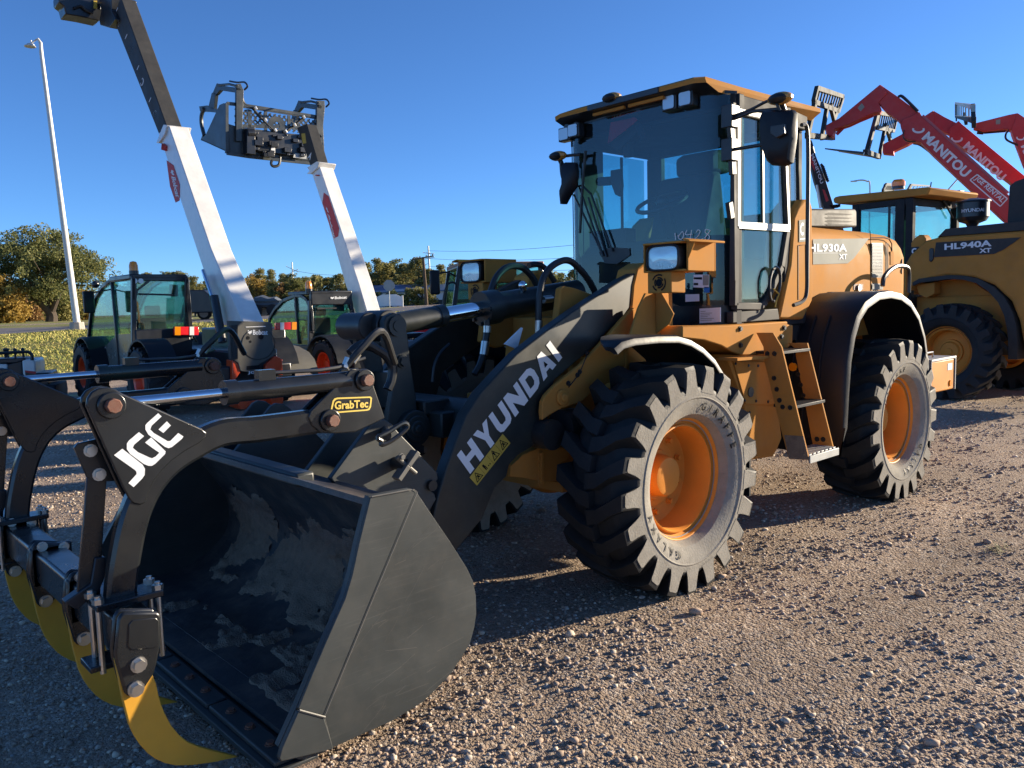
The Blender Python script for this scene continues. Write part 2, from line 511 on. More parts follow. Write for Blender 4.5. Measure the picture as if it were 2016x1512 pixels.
# ---- lift arms
arm_px = [(1272, 527), (1224, 551), (1182, 578), (1131, 611), (1092, 639), (1018, 696), (983, 733), (946, 773), (917, 818), (898, 866), (880, 916), (862, 975), (850, 1030), (848, 1085),
          (870, 1105), (895, 1090), (950, 1021), (975, 961), (998, 938), (1003, 915), (1020, 897), (1062, 871), (1078, 850), (1080, 800), (1092, 749), (1131, 715), (1174, 680), (1197, 651), (1219, 635), (1258, 580), (1290, 560)]
ap = W.y(arm_px, .55)
mb = MB().prism(ap, (0, -.075, 0))
arm = mb.build('lift_arm', M['black'], LD, bevel=.008)
mb.mirror().build('lift_arm', M['black'], LD, bevel=.008)
HY = [
    [[(0, 0), (.3, 0), (.3, .38), (.7, .38), (.7, 0), (1, 0), (1, 1), (.7, 1), (.7, .64), (.3, .64), (.3, 1), (0, 1)]],
    [[(.35, 0), (.65, 0), (.65, .42), (1, 1), (.68, 1), (.5, .66), (.32, 1), (0, 1), (.35, .42)]],
    [[(0, 1), (0, .3), (.07, .1), (.24, 0), (.76, 0), (.93, .1), (1, .3), (1, 1), (.7, 1), (.7, .36), (.63, .26), (.37, .26), (.3, .36), (.3, 1)]],
    [[(0, 0), (.28, 0), (.28, .52), (.68, 0), (1, 0), (1, 1), (.72, 1), (.72, .48), (.32, 1), (0, 1)]],
    [[(0, 0), (.29, 0), (.29, .74), (.58, .74), (.7, .62), (.7, .38), (.58, .26), (.29, .26), (.29, 0), (.66, 0), (.88, .1), (1, .3), (1, .7), (.88, .9), (.66, 1), (0, 1)]],
    [[(0, 0), (.3, 0), (.36, .18), (.62, .18), (.69, 0), (1, 0), (.66, 1), (.34, 1)]],
    [[(.1, 0), (.75, 0), (.45, 1), (-.2, 1)]],
]
q = W.y(zz('K', (170, 1335), (868, 452), (790, 310), (70, 1195)), .55)
polys = []
x0 = 0
wd = [.155, .15, .15, .16, .15, .165, .085]
for g, w_ in zip(HY, wd):
    for pg in g:
        polys.append([(x0+a*(w_-.018), b) for a, b in pg])
    x0 += w_
# the D and the A are left open with their counters in black on top
glyphs(polys, q, 'lettering', M['decalw'], arm)
o_ = sum(wd[:5])
glyphs([[(o_+.057, .36), (o_+.09, .36), (o_+.0735, .62)]], q, 'lettering', M['decalk'], arm, off=.005)
# warning strip
q = W.y(zz('K', (220, 1422), (470, 1105), (412, 1035), (165, 1360)), .55)
glyphs([[(0, 0), (1, 0), (1, 1), (0, 1)]], q, 'warning_decal', M['decaly'], arm)
pl = []
for k in range(4):
    c = .125+.25*k
    if k < 3: pl.append([(c+.123, .08), (c+.127, .08), (c+.127, .92), (c+.123, .92)])
    if k in (0, 2, 3):
        pl += [[(c-.09, .15), (c+.09, .15), (c+.082, .21), (c-.082, .21)], [(c-.09, .15), (c-.075, .15), (c+.006, .86), (c-.004, .9)], [(c+.09, .15), (c+.075, .15), (c-.006, .86), (c+.004, .9)]]
    if k == 2: pl += [[(c-.012, .4), (c+.012, .4), (c+.018, .7), (c-.018, .7)], [(c-.012, .26), (c+.012, .26), (c+.012, .35), (c-.012, .35)]]
    elif k == 1: pl += [[(c-.06, .2), (c-.045, .2), (c-.03, .75), (c-.07, .75)], [(c-.03, .2), (c-.015, .2), (c-.02, .6), (c-.035, .6)], [(c+.02, .25), (c+.04, .25), (c+.04, .36), (c+.02, .36)], [(c+.06, .25), (c+.08, .25), (c+.08, .36), (c+.06, .36)]]
    else: pl += [[(c-.04, .26), (c-.02, .26), (c+.02, .5), (c+.0, .56)], [(c-.01, .4), (c+.03, .28), (c+.04, .34), (c+.01, .5)], [(c-.03, .5), (c+.03, .54), (c+.03, .6), (c-.03, .56)]]
glyphs(pl, q, 'warning_symbols', M['decalk'], arm, off=.0045)

# cross member, bell crank, tilt cylinder, hoses
mb = MB().cyl((.93, -.48, 1.02), (.93, .48, 1.02), .11, n=24)
mb.box(.80, 1.12, -.30, .30, .93, 1.07); mb.box(.98, 1.16, -.2, .2, 1.05, 1.13)
mb.build('cross_member', M['black'], LD, bevel=.01)
bc = zz('M', (300, 180), (330, 120), (400, 85), (470, 95), (520, 150), (555, 320), (580, 560), (640, 960), (660, 1160), (600, 1330), (480, 1400), (360, 1330), (345, 1200), (400, 900), (405, 700), (350, 540), (315, 430))
mb = MB()
for y0, y1 in ((.115, .16), (-.16, -.115)):
    pp = W.y(bc, .16)
    mb.prism([(p.x, y1, p.z) for p in pp], (0, y0-y1, 0))
c1 = W.y(zz('M', (435, 225)), .16)[0]; c2 = W.y(zz('M', (600, 1310)), .16)[0]
mb.cyl((c2.x, -.2, c2.z), (c2.x, .2, c2.z), .10, n=24)
for r_, h_ in ((.072, .012), (.045, .022), (.022, .03)): mb.cyl((c2.x, .2, c2.z), (c2.x, .2+h_, c2.z), r_, n=24)
mb.box(c2.x-.05, c2.x+.05, -.115, .115, c2.z+.1, c2.z+.3)
bell = mb.build('bellcrank', M['black'], LD, bevel=.008)
mb = MB().cyl((c1.x, -.10, c1.z), (c1.x, .10, c1.z), .085, n=24)
mb.cyl((c1.x+.09, -.19, c1.z-.0), (c1.x+.09, .05, c1.z-.0), .075, n=24)
mb.build('pivot_barrel', M['hose'], bell, bevel=.006)
mb = MB().cyl((c1.x, .16, c1.z), (c1.x, .175, c1.z), .055, n=24); mb.cyl((c1.x, .17, c1.z), (c1.x, .18, c1.z), .03, n=20)
mb.bolt((c1.x-.03, .165, c1.z-.19), (0, 1, 0), .028, .02)
mb.build('pin', M['black'], bell)
a = V((c1.x-.03, 0, c1.z)); b = W.y([(1135, 576)], 0)[0]; d = (b-a).normalized()
tc = MB().cyl(a+d*.75, b, .085, n=28).cyl(a+d*.70, a+d*.82, .105, n=28)
for k in range(8):
    t = k*math.pi/4; n_ = V((0, math.cos(t), math.sin(t)))*.09
    tc.bolt(a+d*.71+n_, -d, .012, .018)
tcyl = tc.build('tilt_cylinder', M['black'], LD)
MB().cyl(a+d*.36, a+d*.76, .047, n=24).build('piston_rod', M['chrome'], tcyl)
MB().cyl(a, a+d*.40, .062, n=24).cyl(a+d*.36, a+d*.41, .066, n=24).build('rod_end', M['black'], tcyl)
def hose(pts, r, name='hose', parent=LD):
    return MB().tube(smooth_path(pts, 8), r, 10).build(name, M['hose'], parent)
def hpx(k, y, *p): return W.y(zz(k, *p), y)
h1 = hose(hpx('L', .27, (920, 790), (920, 560), (945, 360), (1010, 230), (1110, 160), (1200, 155), (1290, 230), (1370, 330), (1430, 450), (1450, 560)), .021)
MB().cyl(*hpx('L', .27, (920, 800), (921, 690)), .024, n=14).build('hose_fitting', M['steel'], h1)
hose(hpx('L', -.12, (475, 500), (490, 420), (540, 300), (620, 220), (700, 200), (780, 220), (860, 300), (910, 390)), .022)
hose(hpx('L', -.30, (830, 195), (880, 183), (950, 200), (1010, 260), (1060, 340)), .02)
h4 = hose(hpx('L', .20, (960, 505), (1060, 490), (1180, 445), (1270, 445), (1340, 480), (1390, 540)), .020)
MB().cyl(*hpx('L', .20, (960, 505), (1035, 495)), .023, n=14).build('hose_fitting', M['steel'], h4)
h5 = hose(hpx('L', .06, (455, 690), (455, 760), (440, 880), (420, 990), (385, 1100), (340, 1180)), .020)
MB().cyl(*hpx('L', .06, (456, 740), (454, 800)), .024, n=14).cyl(*hpx('L', .06, (440, 880), (424, 1000)), .026, n=14).build('hose_fitting', M['steel'], h5)
hose(hpx('M', -.3, (1000, 420), (900, 520), (840, 650), (820, 820)), .012)
hose(hpx('M', .30, (-60, 520), (30, 440), (120, 420), (220, 470), (320, 540), (390, 660), (380, 800), (340, 900)), .024)
hose(hpx('M', .26, (-30, 600), (0, 500), (90, 450), (200, 470), (260, 500)), .018)

# ---- front frame
mb = MB()
tower = W.y(zz('L', (1120, 400), (1160, 380), (1240, 395), (1420, 460), (1560, 600), (1500, 900), (1200, 960), (1060, 900)), .36)
tower = [(p.x, .36, p.z) for p in tower]
mb.prism(tower, (0, -.05, 0)); mb.prism([(p[0], -.36, p[2]) for p in tower], (0, .05, 0))
for s in (1, -1):
    mb.prism([(-.20, s*.40, 1.74), (-.24, s*.40, 1.84), (-.34, s*.40, 1.88), (-.47, s*.40, 1.86), (-.6, s*.40, 1.75), (-.62, s*.40, 1.1), (-.1, s*.40, 1.1)], (0, s*.16, 0))
mb.box(-.30, .02, -.31, .31, 1.3, 1.55); mb.box(-.62, .25, -.36, .36, .62, 1.12); mb.box(.1, .45, -.30, .30, .8, 1.08)
mb.box(-.95, -.55, -.22, .22, .55, 1.3)
ff = mb.build('front_frame', M['orange'], LD, bevel=.01)
# axle housing
mb = MB().cyl((0, -.70, AX), (0, .70, AX), .14, n=20).sph((0, 0, AX), .24, 20)
pl_ = W.y(zz('N', (240, 560), (380, 430), (560, 355), (700, 340), (900, 360), (900, 480), (790, 540), (780, 730), (600, 740), (420, 700), (230, 680)), .45)
mb.prism([(p.x, .47, p.z) for p in pl_], (0, -.3, 0))
for k in range(9):
    p = W.y(zz('N', (600+6*(k % 2), 430+40*k)), .47)[0]; mb.bolt(p, (0, 1, 0), .016, .02)
mb.box(-.2, .3, -.3, .4, .5, .56)
mb.build('axle_housing', M['orange'], LD, bevel=.008)
# long side plate over the lift cylinder
fp = W.y(zz('K', (1400, 95), (1360, 130), (1300, 190), (1250, 250), (1160, 350), (1080, 440), (1000, 520), (900, 600), (800, 680), (735, 750), (712, 800), (706, 870), (712, 935), (760, 900), (850, 850), (1000, 800), (1120, 690), (1250, 640), (1330, 530), (1320, 440), (1420, 300)), .60)
mb = MB().prism(fp, (0, -.03, 0))
pc = W.y(zz('K', (850, 765)), .60)[0]
mb.cyl(pc, pc+V((0, .02, 0)), .045, n=24).cyl(pc, pc+V((0, .035, 0)), .022, n=16)
sp = mb.build('side_plate', M['orange'], ff, bevel=.006)
mb = MB()
for p in W.y(zz('K', (900, 660), (968, 598), (985, 575), (1040, 436)), .60): mb.bolt(p, (0, 1, 0), .011, .012)
mb.tube(W.y(zz('K', (905, 690), (985, 590), (1050, 430)), .603), .003, 5)
mb.build('bolt', M['hose'], sp)
mb = MB()
la, lb = W.y(zz('K', (680, 1030)), .52)[0], V((-.35, .46, .92))
mb.cyl(V((la.x, .44, la.z)), V((la.x, .64, la.z)), .085, n=24)
dd = (V((lb.x, .53, lb.z))-V((la.x, .53, la.z))).normalized()
mb.cyl(V((la.x, .54, la.z)), V((la.x, .54, la.z))+dd*.25, .05, n=18).cyl(V((la.x, .54, la.z))+dd*.16, V((la.x, .54, la.z))+dd*.9, .075, n=20)
mb.cyl(V((la.x, .56, la.z+.02))+dd*.14, V((la.x, .56, la.z+.02))+dd*.24, .10, n=20)
mb.build('lift_cylinder', M['hose'], LD); mb.mirror().build('lift_cylinder', M['hose'], LD)
# white warning label with a red edge on the frame
q = W.y(zz('L', (605, 905), (720, 950), (770, 760), (760, 755)), .38)
mb = MB().prism([p+V((0, .006, 0)) for p in q], (0, -.01, 0)); mb.build('warning_label', M['decalw'], ff)

# invented chrome ball on a stem, added only to catch a sun glint
MB().sph(W.y(zz('L', (775, 375)), .05)[0], .028, 16).cyl(W.y(zz('L', (775, 375)), .05)[0], W.y(zz('L', (790, 420)), .05)[0], .02, n=12).build('glint_ball', M['chrome'], tcyl)
# ---- front fenders: swept sheet with a lip
def fender(name, pts, y0s, y1, lip, t=.02, mt='fender', side=1):
    """pts: side profile (x, z) from front to rear"""
    mb = MB(); n = len(pts); secs = []
    for i, (x, z) in enumerate(pts):
        a = V((pts[max(i-1, 0)][0], 0, pts[max(i-1, 0)][1])); b = V((pts[min(i+1, n-1)][0], 0, pts[min(i+1, n-1)][1]))
        d = (b-a).normalized(); nn = V((d.z, 0, -d.x))
        if nn.z < 0 and nn.x*0 == 0 and abs(nn.z) > .05: nn = -nn
        elif abs(nn.z) <= .05 and nn.x > 0: nn = -nn
        p = V((x, 0, z)); y0 = y0s[i] if isinstance(y0s, list) else y0s
        sec = [(0, 0, y0), (0, 0, y1-.035), (-.008, 0, y1-.01), (-.03, 0, y1), (-.03-lip, 0, y1), (-.03-lip, 0, y1-t), (-.045, 0, y1-t), (-t-.004, 0, y1-.045), (-t, 0, y0)]
        secs.append([(p+nn*s_[0]+V((0, s_[2]*side, 0))) for s_ in sec])
    mb.loft(secs)
    return mb
fpts = [(.66, 1.415), (.60, 1.445), (.50, 1.458), (.30, 1.46), (.12, 1.452), (0, 1.425), (-.12, 1.375), (-.24, 1.30), (-.34, 1.20), (-.42, 1.08), (-.49, .95), (-.55, .80), (-.60, .67)]
for s in (1, -1):
    mb = fender('f', fpts, [1.06, .98, .90, .80, .70, .64]+[.62]*7, 1.13, .012, side=s)
    mb.build('front_fender', M['fender'], LD, smooth=40)
    mb = MB(); mb.box(-.62, -.605, s*.70, s*1.12, .43, .70); mb.build('mud_flap', M['rubber'], LD)
# ---- rear fenders
rpts = [(-1.83, .50), (-1.84, .70), (-1.86, .95), (-1.89, 1.18), (-1.95, 1.36), (-2.04, 1.50), (-2.18, 1.60), (-2.40, 1.665), (-2.62, 1.675), (-2.82, 1.655), (-3.02, 1.59), (-3.20, 1.47), (-3.33, 1.30), (-3.41, 1.10), (-3.45, .90), (-3.48, .70), (-3.49, .50)]
for s in (1, -1):
    mb = fender('f', rpts, .60, 1.13, .03, side=s)
    o = mb.build('rear_fender', M['fender'], LD, smooth=40)
    r_ = MB()
    for yy in (.72, .82, .93):
        r_.tube([(x+.012, yy*s, z) for x, z in rpts[:6]], .008, 6)
    r_.build('rib', M['fender'], o)
    mb = MB(); mb.box(-3.505, -3.49, s*.66, s*1.12, .33, .55); mb.build('mud_flap', M['rubber'], LD)

# ---- rear frame, tank, counterweight
mb = MB()
mb.box(-4.05, -1.0, -.45, .45, .55, 1.35); mb.box(-4.28, -3.5, -.60, .60, .75, 1.40)
mb.build('rear_frame', M['orange'], LD, bevel=.02)
mb = MB().cyl((-2.9, -.70, AX), (-2.9, .70, AX), .14, n=20).sph((-2.9, 0, AX), .24, 18); mb.build('axle_housing', M['orange'], LD)
tk = W.y(zz('J', (150, 480), (480, 505), (600, 900), (640, 1200), (600, 1300), (560, 1370), (360, 1400), (300, 900)), .84)
mb = MB().prism(tk, (0, -.25, 0)); mb.mirror().build('side_tank', M['orange'], LD, bevel=.01)
tank = mb.build('side_tank', M['orange'], LD, bevel=.01)
cv = W.y(zz('J', (190, 512), (480, 515), (585, 905), (300, 895)), .84)
mb = MB().prism([p+V((0, .012, 0)) for p in cv], (0, -.01, 0)); cov = mb.build('cover_plate', M['orange'], tank, bevel=.003)
mb = MB()
for p in W.y(zz('J', (220, 530), (338, 548), (424, 550), (303, 862), (405, 868), (513, 874), (346, 970)), .853): mb.bolt(p, (0, 1, 0), .008, .006)
p = W.y(zz('J', (355, 788)), .853)[0]; mb.cyl(p, p+V((0, .006, 0)), .034, n=20)
mb.build('bolt', M['hose'], cov)
pf = W.y(zz('J', (160, 185), (690, 150), (690, 178), (740, 182), (735, 350), (690, 390), (540, 440), (440, 455), (280, 455), (190, 425), (95, 370), (-60, 320), (-260, 300), (-260, 190)), .86)
mb = MB().prism(pf, (0, -.30, 0)); mb.mirror().build('platform_skirt', M['orange'], LD, bevel=.008)
pfo = mb.build('platform_skirt', M['orange'], LD, bevel=.008)
mb = MB()
for p in W.y(zz('J', (260, 217), (655, 208), (632, 287), (262, 365)), .861): mb.bolt(p, (0, 1, 0), .014, .014)
mb.build('bolt', M['hose'], pfo)
mb = MB(); a_ = W.y(zz('J', (150, 490), (470, 465)), .90)
mb.beam(a_[0], a_[1], .14, .018); mb.build('ledge', M['orange'], pfo)

# ---- ladder
lad = MB()
for x in (-1.10, -1.52):
    if x > -1.2: kk = zz('J', (405, 252), (555, 252), (632, 380), (880, 1400), (700, 1390), (640, 1170), (480, 520), (470, 380))
    else: kk = zz('J', (690, 345), (865, 345), (1110, 1340), (930, 1340), (750, 390))
    lad.prism(W.x(kk, x), (-.018, 0, 0))
ladder = lad.build('ladder', M['orange'], LD, bevel=.003)
def tread(k1, k2, mt, name='step', dep=.10, th=.02):
    a = W.x(zz('J', k1), -1.10)[0]; b = W.x(zz('J', k2), -1.52)[0]
    z = (a.z+b.z)/2; y = (a.y+b.y)/2
    t = MB().box(-1.51, -1.11, y-dep, y+.02, z-th, z)
    if mt == 'alu':
        for i in range(7): t.box(-1.49+i*.055, -1.455+i*.055, y-dep+.01, y+.015, z, z+.012)
        t.box(-1.51, -1.11, y+.018, y+.03, z-.045, z+.004)
    return t.build(name, M[mt], ladder, bevel=.002)
tread((640, 410), (830, 400), 'fender', dep=.16)
tread((772, 880), (970, 880), 'fender', dep=.14)
tread((875, 1345), (1095, 1310), 'alu', dep=.16)
mb = MB()
for p in W.x(zz('J', (507, 440), (571, 441), (567, 662), (592, 762), (617, 862), (645, 922), (713, 928)), -1.10): mb.bolt(p, (1, 0, 0), .012, .01)
for p in W.x(zz('J', (783, 626), (806, 722), (830, 818), (955, 1212), (1010, 1213)), -1.52): mb.bolt(p, (1, 0, 0), .013, .01)
mb.build('bolt', M['hose'], ladder)
p = W.x(zz('J', (742, 560)), -1.52)[0]
MB().cyl(p, p+V((.012, 0, 0)), .03, n=16).build('reflector', M['amber'], ladder)
bk = W.x(zz('J', (660, 1175), (830, 1185), (880, 1398), (700, 1388)), -1.098)
MB().prism(bk, (-.004, 0, 0)).build('scuffed_foot', M['mud'], ladder)

# ---- front work lamps on towers
lt = MB()
lt.prism([(p.x, .70, p.z) for p in W.y(zz('B', (115, 635), (165, 480), (205, 395), (335, 395), (342, 632)), .70)], (0, -.015, 0))
gp = W.y(zz('B', (262, 628), (205, 590), (238, 400), (262, 400)), .70)
xg = gp[0].x
lt.prism([(xg, .70, 1.44), (xg, .80, 1.50), (xg, .83, 1.56), (xg, .74, 1.69), (xg, .70, 1.69)], (-.015, 0, 0))
lb2 = MB().box(-.24, -.10, .745, .915, 1.683, 1.805)
bolts_post = W.y(zz('B', (195, 548), (252, 602)), .70)
for s in (1, -1):
    f = (lambda m_: m_ if s > 0 else m_.mirror())
    post = f(lt).build('lamp_post', M['orange'], LD, bevel=.004)
    bx = f(lb2).build('alarm_box', M['orange'], post, bevel=.006)
    # ring pattern of the sounder, on the face that looks ahead
    xs = max(p[0] for p in lb2.v); zc = sum(p[2] for p in lb2.v)/len(lb2.v); yc = .83
    g = MB()
    for r_, gaps in ((.046, (40, 175, 265)), (.029, (0, 120, 230)), (.011, ())):
        for k in range(36):
            a0 = k*10
            if any(abs((a0-gg+180) % 360-180) < 16 for gg in gaps): continue
            w_ = .0045 if r_ > .012 else .011
            pts = [(xs+.003, yc+rr*math.cos(R(aa)), zc+rr*math.sin(R(aa))) for rr, aa in ((r_+w_, a0), (r_+w_, a0+10), (max(.0005, r_-w_), a0+10), (max(.0005, r_-w_), a0))]
            g.poly(pts)
    f(g).build('sounder_slots', M['decalk'], bx, smooth=0)
    # guard: open box round the lamp, with a peak
    zc2 = 1.885; x1 = -.10
    gd = MB()
    yA, yB, zA, zB = .715, 1.01, 1.805, 1.975
    gd.box(-.40, x1, yA, yA+.012, zA, zB); gd.box(-.40, x1-.03, yB-.012, yB, zA, zB)
    gd.box(-.40, x1, yA+.012, yB-.012, zA, zA+.012); gd.box(-.40, x1+.02, yA+.012, yB-.012, zB-.012, zB)
    gd.box(-.412, -.40, yA, yB, zA, zB)
    gd.prism([(x1+.02, yB, zB), (-.40, yB, zB), (-.40, yB+.07, zB-.012), (x1+.03, yB+.05, zB-.012)], (0, 0, .012))
    gd.prism([(x1-.03, yB, zB), (x1-.03, yB+.05, zB), (x1-.03, yB, zB-.10)], (-.012, 0, 0))
    guard = f(gd).build('lamp_guard', M['orange'], post, bevel=.004)
    hl = MB(); yc = .865
    sq = lambda x, ry, rz: [(x, yc+ry*math.copysign(abs(math.cos(t))**.45, math.cos(t)), zc2+rz*math.copysign(abs(math.sin(t))**.45, math.sin(t))) for t in [2*math.pi*i/28 for i in range(28)]]
    hl.loft([sq(-.29, .06, .04), sq(-.21, .112, .073), sq(-.085, .118, .078), sq(-.075, .110, .070), sq(-.090, .104, .064)], caps=False)
    head = f(hl).build('headlight', M['hose'], LD)
    rf = MB(); rf.loft([sq(-.090, .104, .064), sq(-.14, .085, .05), sq(-.17, .02, .012)]); f(rf).build('reflector', M['lamp'], head)
    ln = MB(); ln.loft([sq(-.088, .103, .063), sq(-.074, .06, .035), sq(-.072, .01, .006)]); f(ln).build('lens', M['clear'], head)
# ================================================================== cab of the foreground loader
ws = [(-1.10, .725), (-1.02, .69), (-.965, .62), (-.935, .5), (-.915, .25), (-.908, 0), (-.915, -.25), (-.935, -.5), (-.965, -.62), (-1.02, -.69), (-1.10, -.725)]
FL, RF = 1.44, 2.985
mb = MB()
for s in (1, -1):
    mb.prism([(-1.075, .755*s, FL), (-1.075, .70*s, FL), (-1.14, .70*s, FL), (-1.14, .755*s, FL)], (.0, 0, RF-FL))      # front post
    if s > 0: mb.beam((-1.73, .73*s, FL), (-1.71, .73*s, RF), .05, .09, (1, 0, 0))
    mb.beam((-2.0, .70*s, FL), (-2.0, .66*s, RF), .06, .05, (1, 0, 0))
    mb.box(-2.03, -1.05, .68*s, .738*s, RF-.12, RF)
    mb.box(-2.03, -1.71, .72*s, .745*s, FL, 2.02)
mb.box(-2.03, -1.97, -.70, .70, 1.35, 1.95); mb.box(-2.03, -1.97, -.70, .70, 2.85, RF)
mb.box(-2.03, -1.97, -.70, -.55, 1.95, 2.85); mb.box(-2.03, -1.97, .55, .70, 1.95, 2.85)
mb.box(-2.03, -1.0, -.72, .72, FL-.12, FL)
mb.box(-1.40, -1.14, -.745, -.70, FL, RF-.09); mb.box(-1.97, -1.40, -.745, -.70, FL, 2.10)
mb.box(-2.03, -1.12, -.68, .68, RF-.075, RF-.045)
cab = mb.build('cab', M['interior'], LD, bevel=.008)
# lower front panel and the black rim round the windshield
mb = MB()
mb.loft([[(x-.004, y, FL-.02) for x, y in ws], [(x+.006, y*1.003, FL-.02) for x, y in ws], [(x+.006, y*1.003, 1.60) for x, y in ws], [(x-.004, y, 1.60) for x, y in ws]], closed=False)
mb.loft([[(x-.004, y, 2.985) for x, y in ws], [(x+.006, y*1.003, 2.985) for x, y in ws], [(x+.006, y*1.003, 3.005) for x, y in ws]], closed=False)
mb.build('front_panel', M['bodyk'], cab)
mb = MB().loft([[(x, y, 1.58) for x, y in ws], [(x, y, 3.0) for x, y in ws]], closed=False)
mb.build('windshield', M['wind'], cab, recalc=False)
# side windows, rear window
MB().prism([(-1.74, .735, 2.02), (-1.985, .70, 2.02), (-1.985, .68, 2.86), (-1.73, .735, 2.86)], (0, -.006, 0)).build('quarter_window', M['teal'], cab)
MB().box(-1.97, -1.40, -.735, -.729, 2.10, 2.85).build('side_window', M['teal'], cab)
MB().box(-1.68, -1.66, -.74, -.725, 2.10, 2.85).build('window_bar', M['interior'], cab)
MB().box(-2.005, -1.999, -.55, .55, 1.95, 2.85).build('rear_window', M['teal'], cab)
# inside: dash, seat, wheel, monitor
mb = MB().loft([[(x-.03, y*.95, FL) for x, y in ws], [(x-.04, y*.95, 2.0) for x, y in ws], [(x-.10, y*.9, 2.08) for x, y in ws], [(x-.22, y*.85, 2.06) for x, y in ws], [(x-.25, y*.85, FL) for x, y in ws]], closed=False)
mb.box(-1.25, -1.12, -.62, -.25, 2.0, 2.2)
mb.build('dashboard', M['interior'], cab, bevel=.01)
mb = MB()
for pts, y0, y1 in ((W.y(zz('A', (1065, 590), (1100, 565), (1200, 560), (1230, 640), (1200, 720), (1070, 715)), .1), -.13, .2),
                    ([(-1.50, 0, 2.58), (-1.62, 0, 2.60), (-1.72, 0, 2.05), (-1.72, 0, 1.75), (-1.40, 0, 1.75), (-1.36, 0, 2.1)], -.22, .27),
                    ([(-1.2, 0, 1.95), (-1.72, 0, 1.92), (-1.72, 0, 1.72), (-1.2, 0, 1.72)], -.22, .27)):
    mb.prism([(p[0], y1, p[2]) for p in pts], (0, y0-y1, 0))
seat = mb.build('driver_seat', M['seat'], cab, bevel=.03)
sc_ = W.y([(1303, 398)], 0)[0]
nrm = V((.45, 0, .9)).normalized(); e1 = V((0, 1, 0)); e2 = nrm.cross(e1)
mb = MB().tube([sc_+e1*(.19*math.cos(t))+e2*(.19*math.sin(t)) for t in [2*math.pi*i/32 for i in range(33)]], .016, 8)
for a_ in (30, 150, 270): mb.tube([sc_-nrm*.02, sc_+e1*(.19*math.cos(R(a_)))+e2*(.19*math.sin(R(a_)))], .012, 6)
mb.cyl(sc_-nrm*.03, sc_-nrm*.45, .045, n=14); mb.sph(sc_, .045, 12)
mb.build('steering_wheel', M['bodyk'], cab)
mq = W.x(zz('A', (475, 690), (535, 680), (545, 790), (535, 865), (505, 850), (475, 770)), -1.08)
mb = MB().prism(mq, (-.04, 0, 0)); mb.tube(W.x(zz('A', (395, 765), (480, 760)), -1.1), .035, 8)
mb.build('monitor', M['interior'], cab, bevel=.006)
mb = MB().prism(W.x(zz('P', (735, 470), (1250, 330), (1225, 405), (1100, 450), (740, 560)), -.945), (-.012, 0, 0))
mb.prism(W.x(zz('P', (722, 600), (1000, 540), (1035, 572), (690, 842)), -.95), (-.012, 0, 0))
visor = mb.build('sun_visor', M['redcloth'], cab)
mb = MB().tube(W.x(zz('P', (765, 540), (790, 505), (800, 530), (820, 500), (835, 515), (850, 485), (870, 470)), -.942), .003, 5)
mb.build('script_mark', M['decalw'], visor)
mb = MB().prism(W.x(zz('P', (700, 850), (1050, 590), (1110, 640), (800, 935)), -1.0), (-.10, 0, 0))
mb.tube(W.x(zz('P', (930, 780), (935, 1000)), -1.05), .04, 10); mb.sph(W.x(zz('P', (1020, 480)), -1.0)[0], .05, 12)
mb.tube(W.x(zz('P', (1040, 620), (1120, 800)), -1.0), .022, 10)
mb.build('roof_console', M['interior'], cab)
# writing on the glass: 10428
for i, st in enumerate(([(905, 1105), (910, 1150)], [(925, 1130), (940, 1110), (955, 1095), (962, 1120), (950, 1145), (930, 1140), (925, 1120)], [(985, 1085), (975, 1115), (1020, 1112)], [(1015, 1085), (1005, 1150)],
                        [(1035, 1100), (1045, 1085), (1060, 1090), (1050, 1120), (1030, 1145), (1060, 1148), (1080, 1140)], [(1120, 1085), (1095, 1080), (1095, 1100), (1120, 1125), (1110, 1150), (1090, 1140), (1105, 1115), (1125, 1085)])):
    pts = W.x(zz('A', *st), -.915)
    if i == 0: wm = MB()
    wm.tube(smooth_path([p+V((.002-.06*p.y**2 if p.y > .5 else .004, 0, 0)) for p in pts], 5), .0026, 5)
wm.build('chalk_number', M['decalw'], cab)
def card(k, x, pts, mt, name='label_sheet', t=.002, par=None):
    return MB().prism(W.x(zz(k, *pts), x), (-t, 0, 0)).build(name, M[mt], par or cab, recalc=True)
st = card('B', -.915, ((475, 290), (565, 290), (563, 365), (475, 362)), 'sticker')
MB().prism([p+V((.002, 0, 0)) for p in W.x(zz('B', (478, 305), (525, 305), (525, 318), (478, 316)), -.915)], (-.001, 0, 0)).prism([p+V((.002, 0, 0)) for p in W.x(zz('B', (478, 337), (503, 337), (503, 350), (478, 349)), -.915)], (-.001, 0, 0)).build('print', M['decalk'], st)
MB().prism([p+V((.002, 0, 0)) for p in W.x(zz('B', (530, 292), (563, 292), (562, 350), (530, 350)), -.915)], (-.001, 0, 0)).build('print', M['decalg'], st)
card('B', -.915, ((536, 360), (567, 360), (566, 392), (536, 391)), 'blue')
card('B', -.915, ((430, 402), (508, 400), (509, 440), (430, 444)), 'sticker')
pp = card('B', -.900, ((510, 483), (627, 476), (627, 558), (510, 566)), 'sticker', t=.01)
pr_ = MB()
for i in range(6):
    y_ = 498+i*10
    pr_.prism([p+V((.0015, 0, 0)) for p in W.x(zz('B', (516, y_), (545+(i*37 % 50), y_-2), (545+(i*37 % 50), y_+1), (516, y_+3)), -.900)], (-.001, 0, 0))
pr_.build('print', M['decalg'], pp)
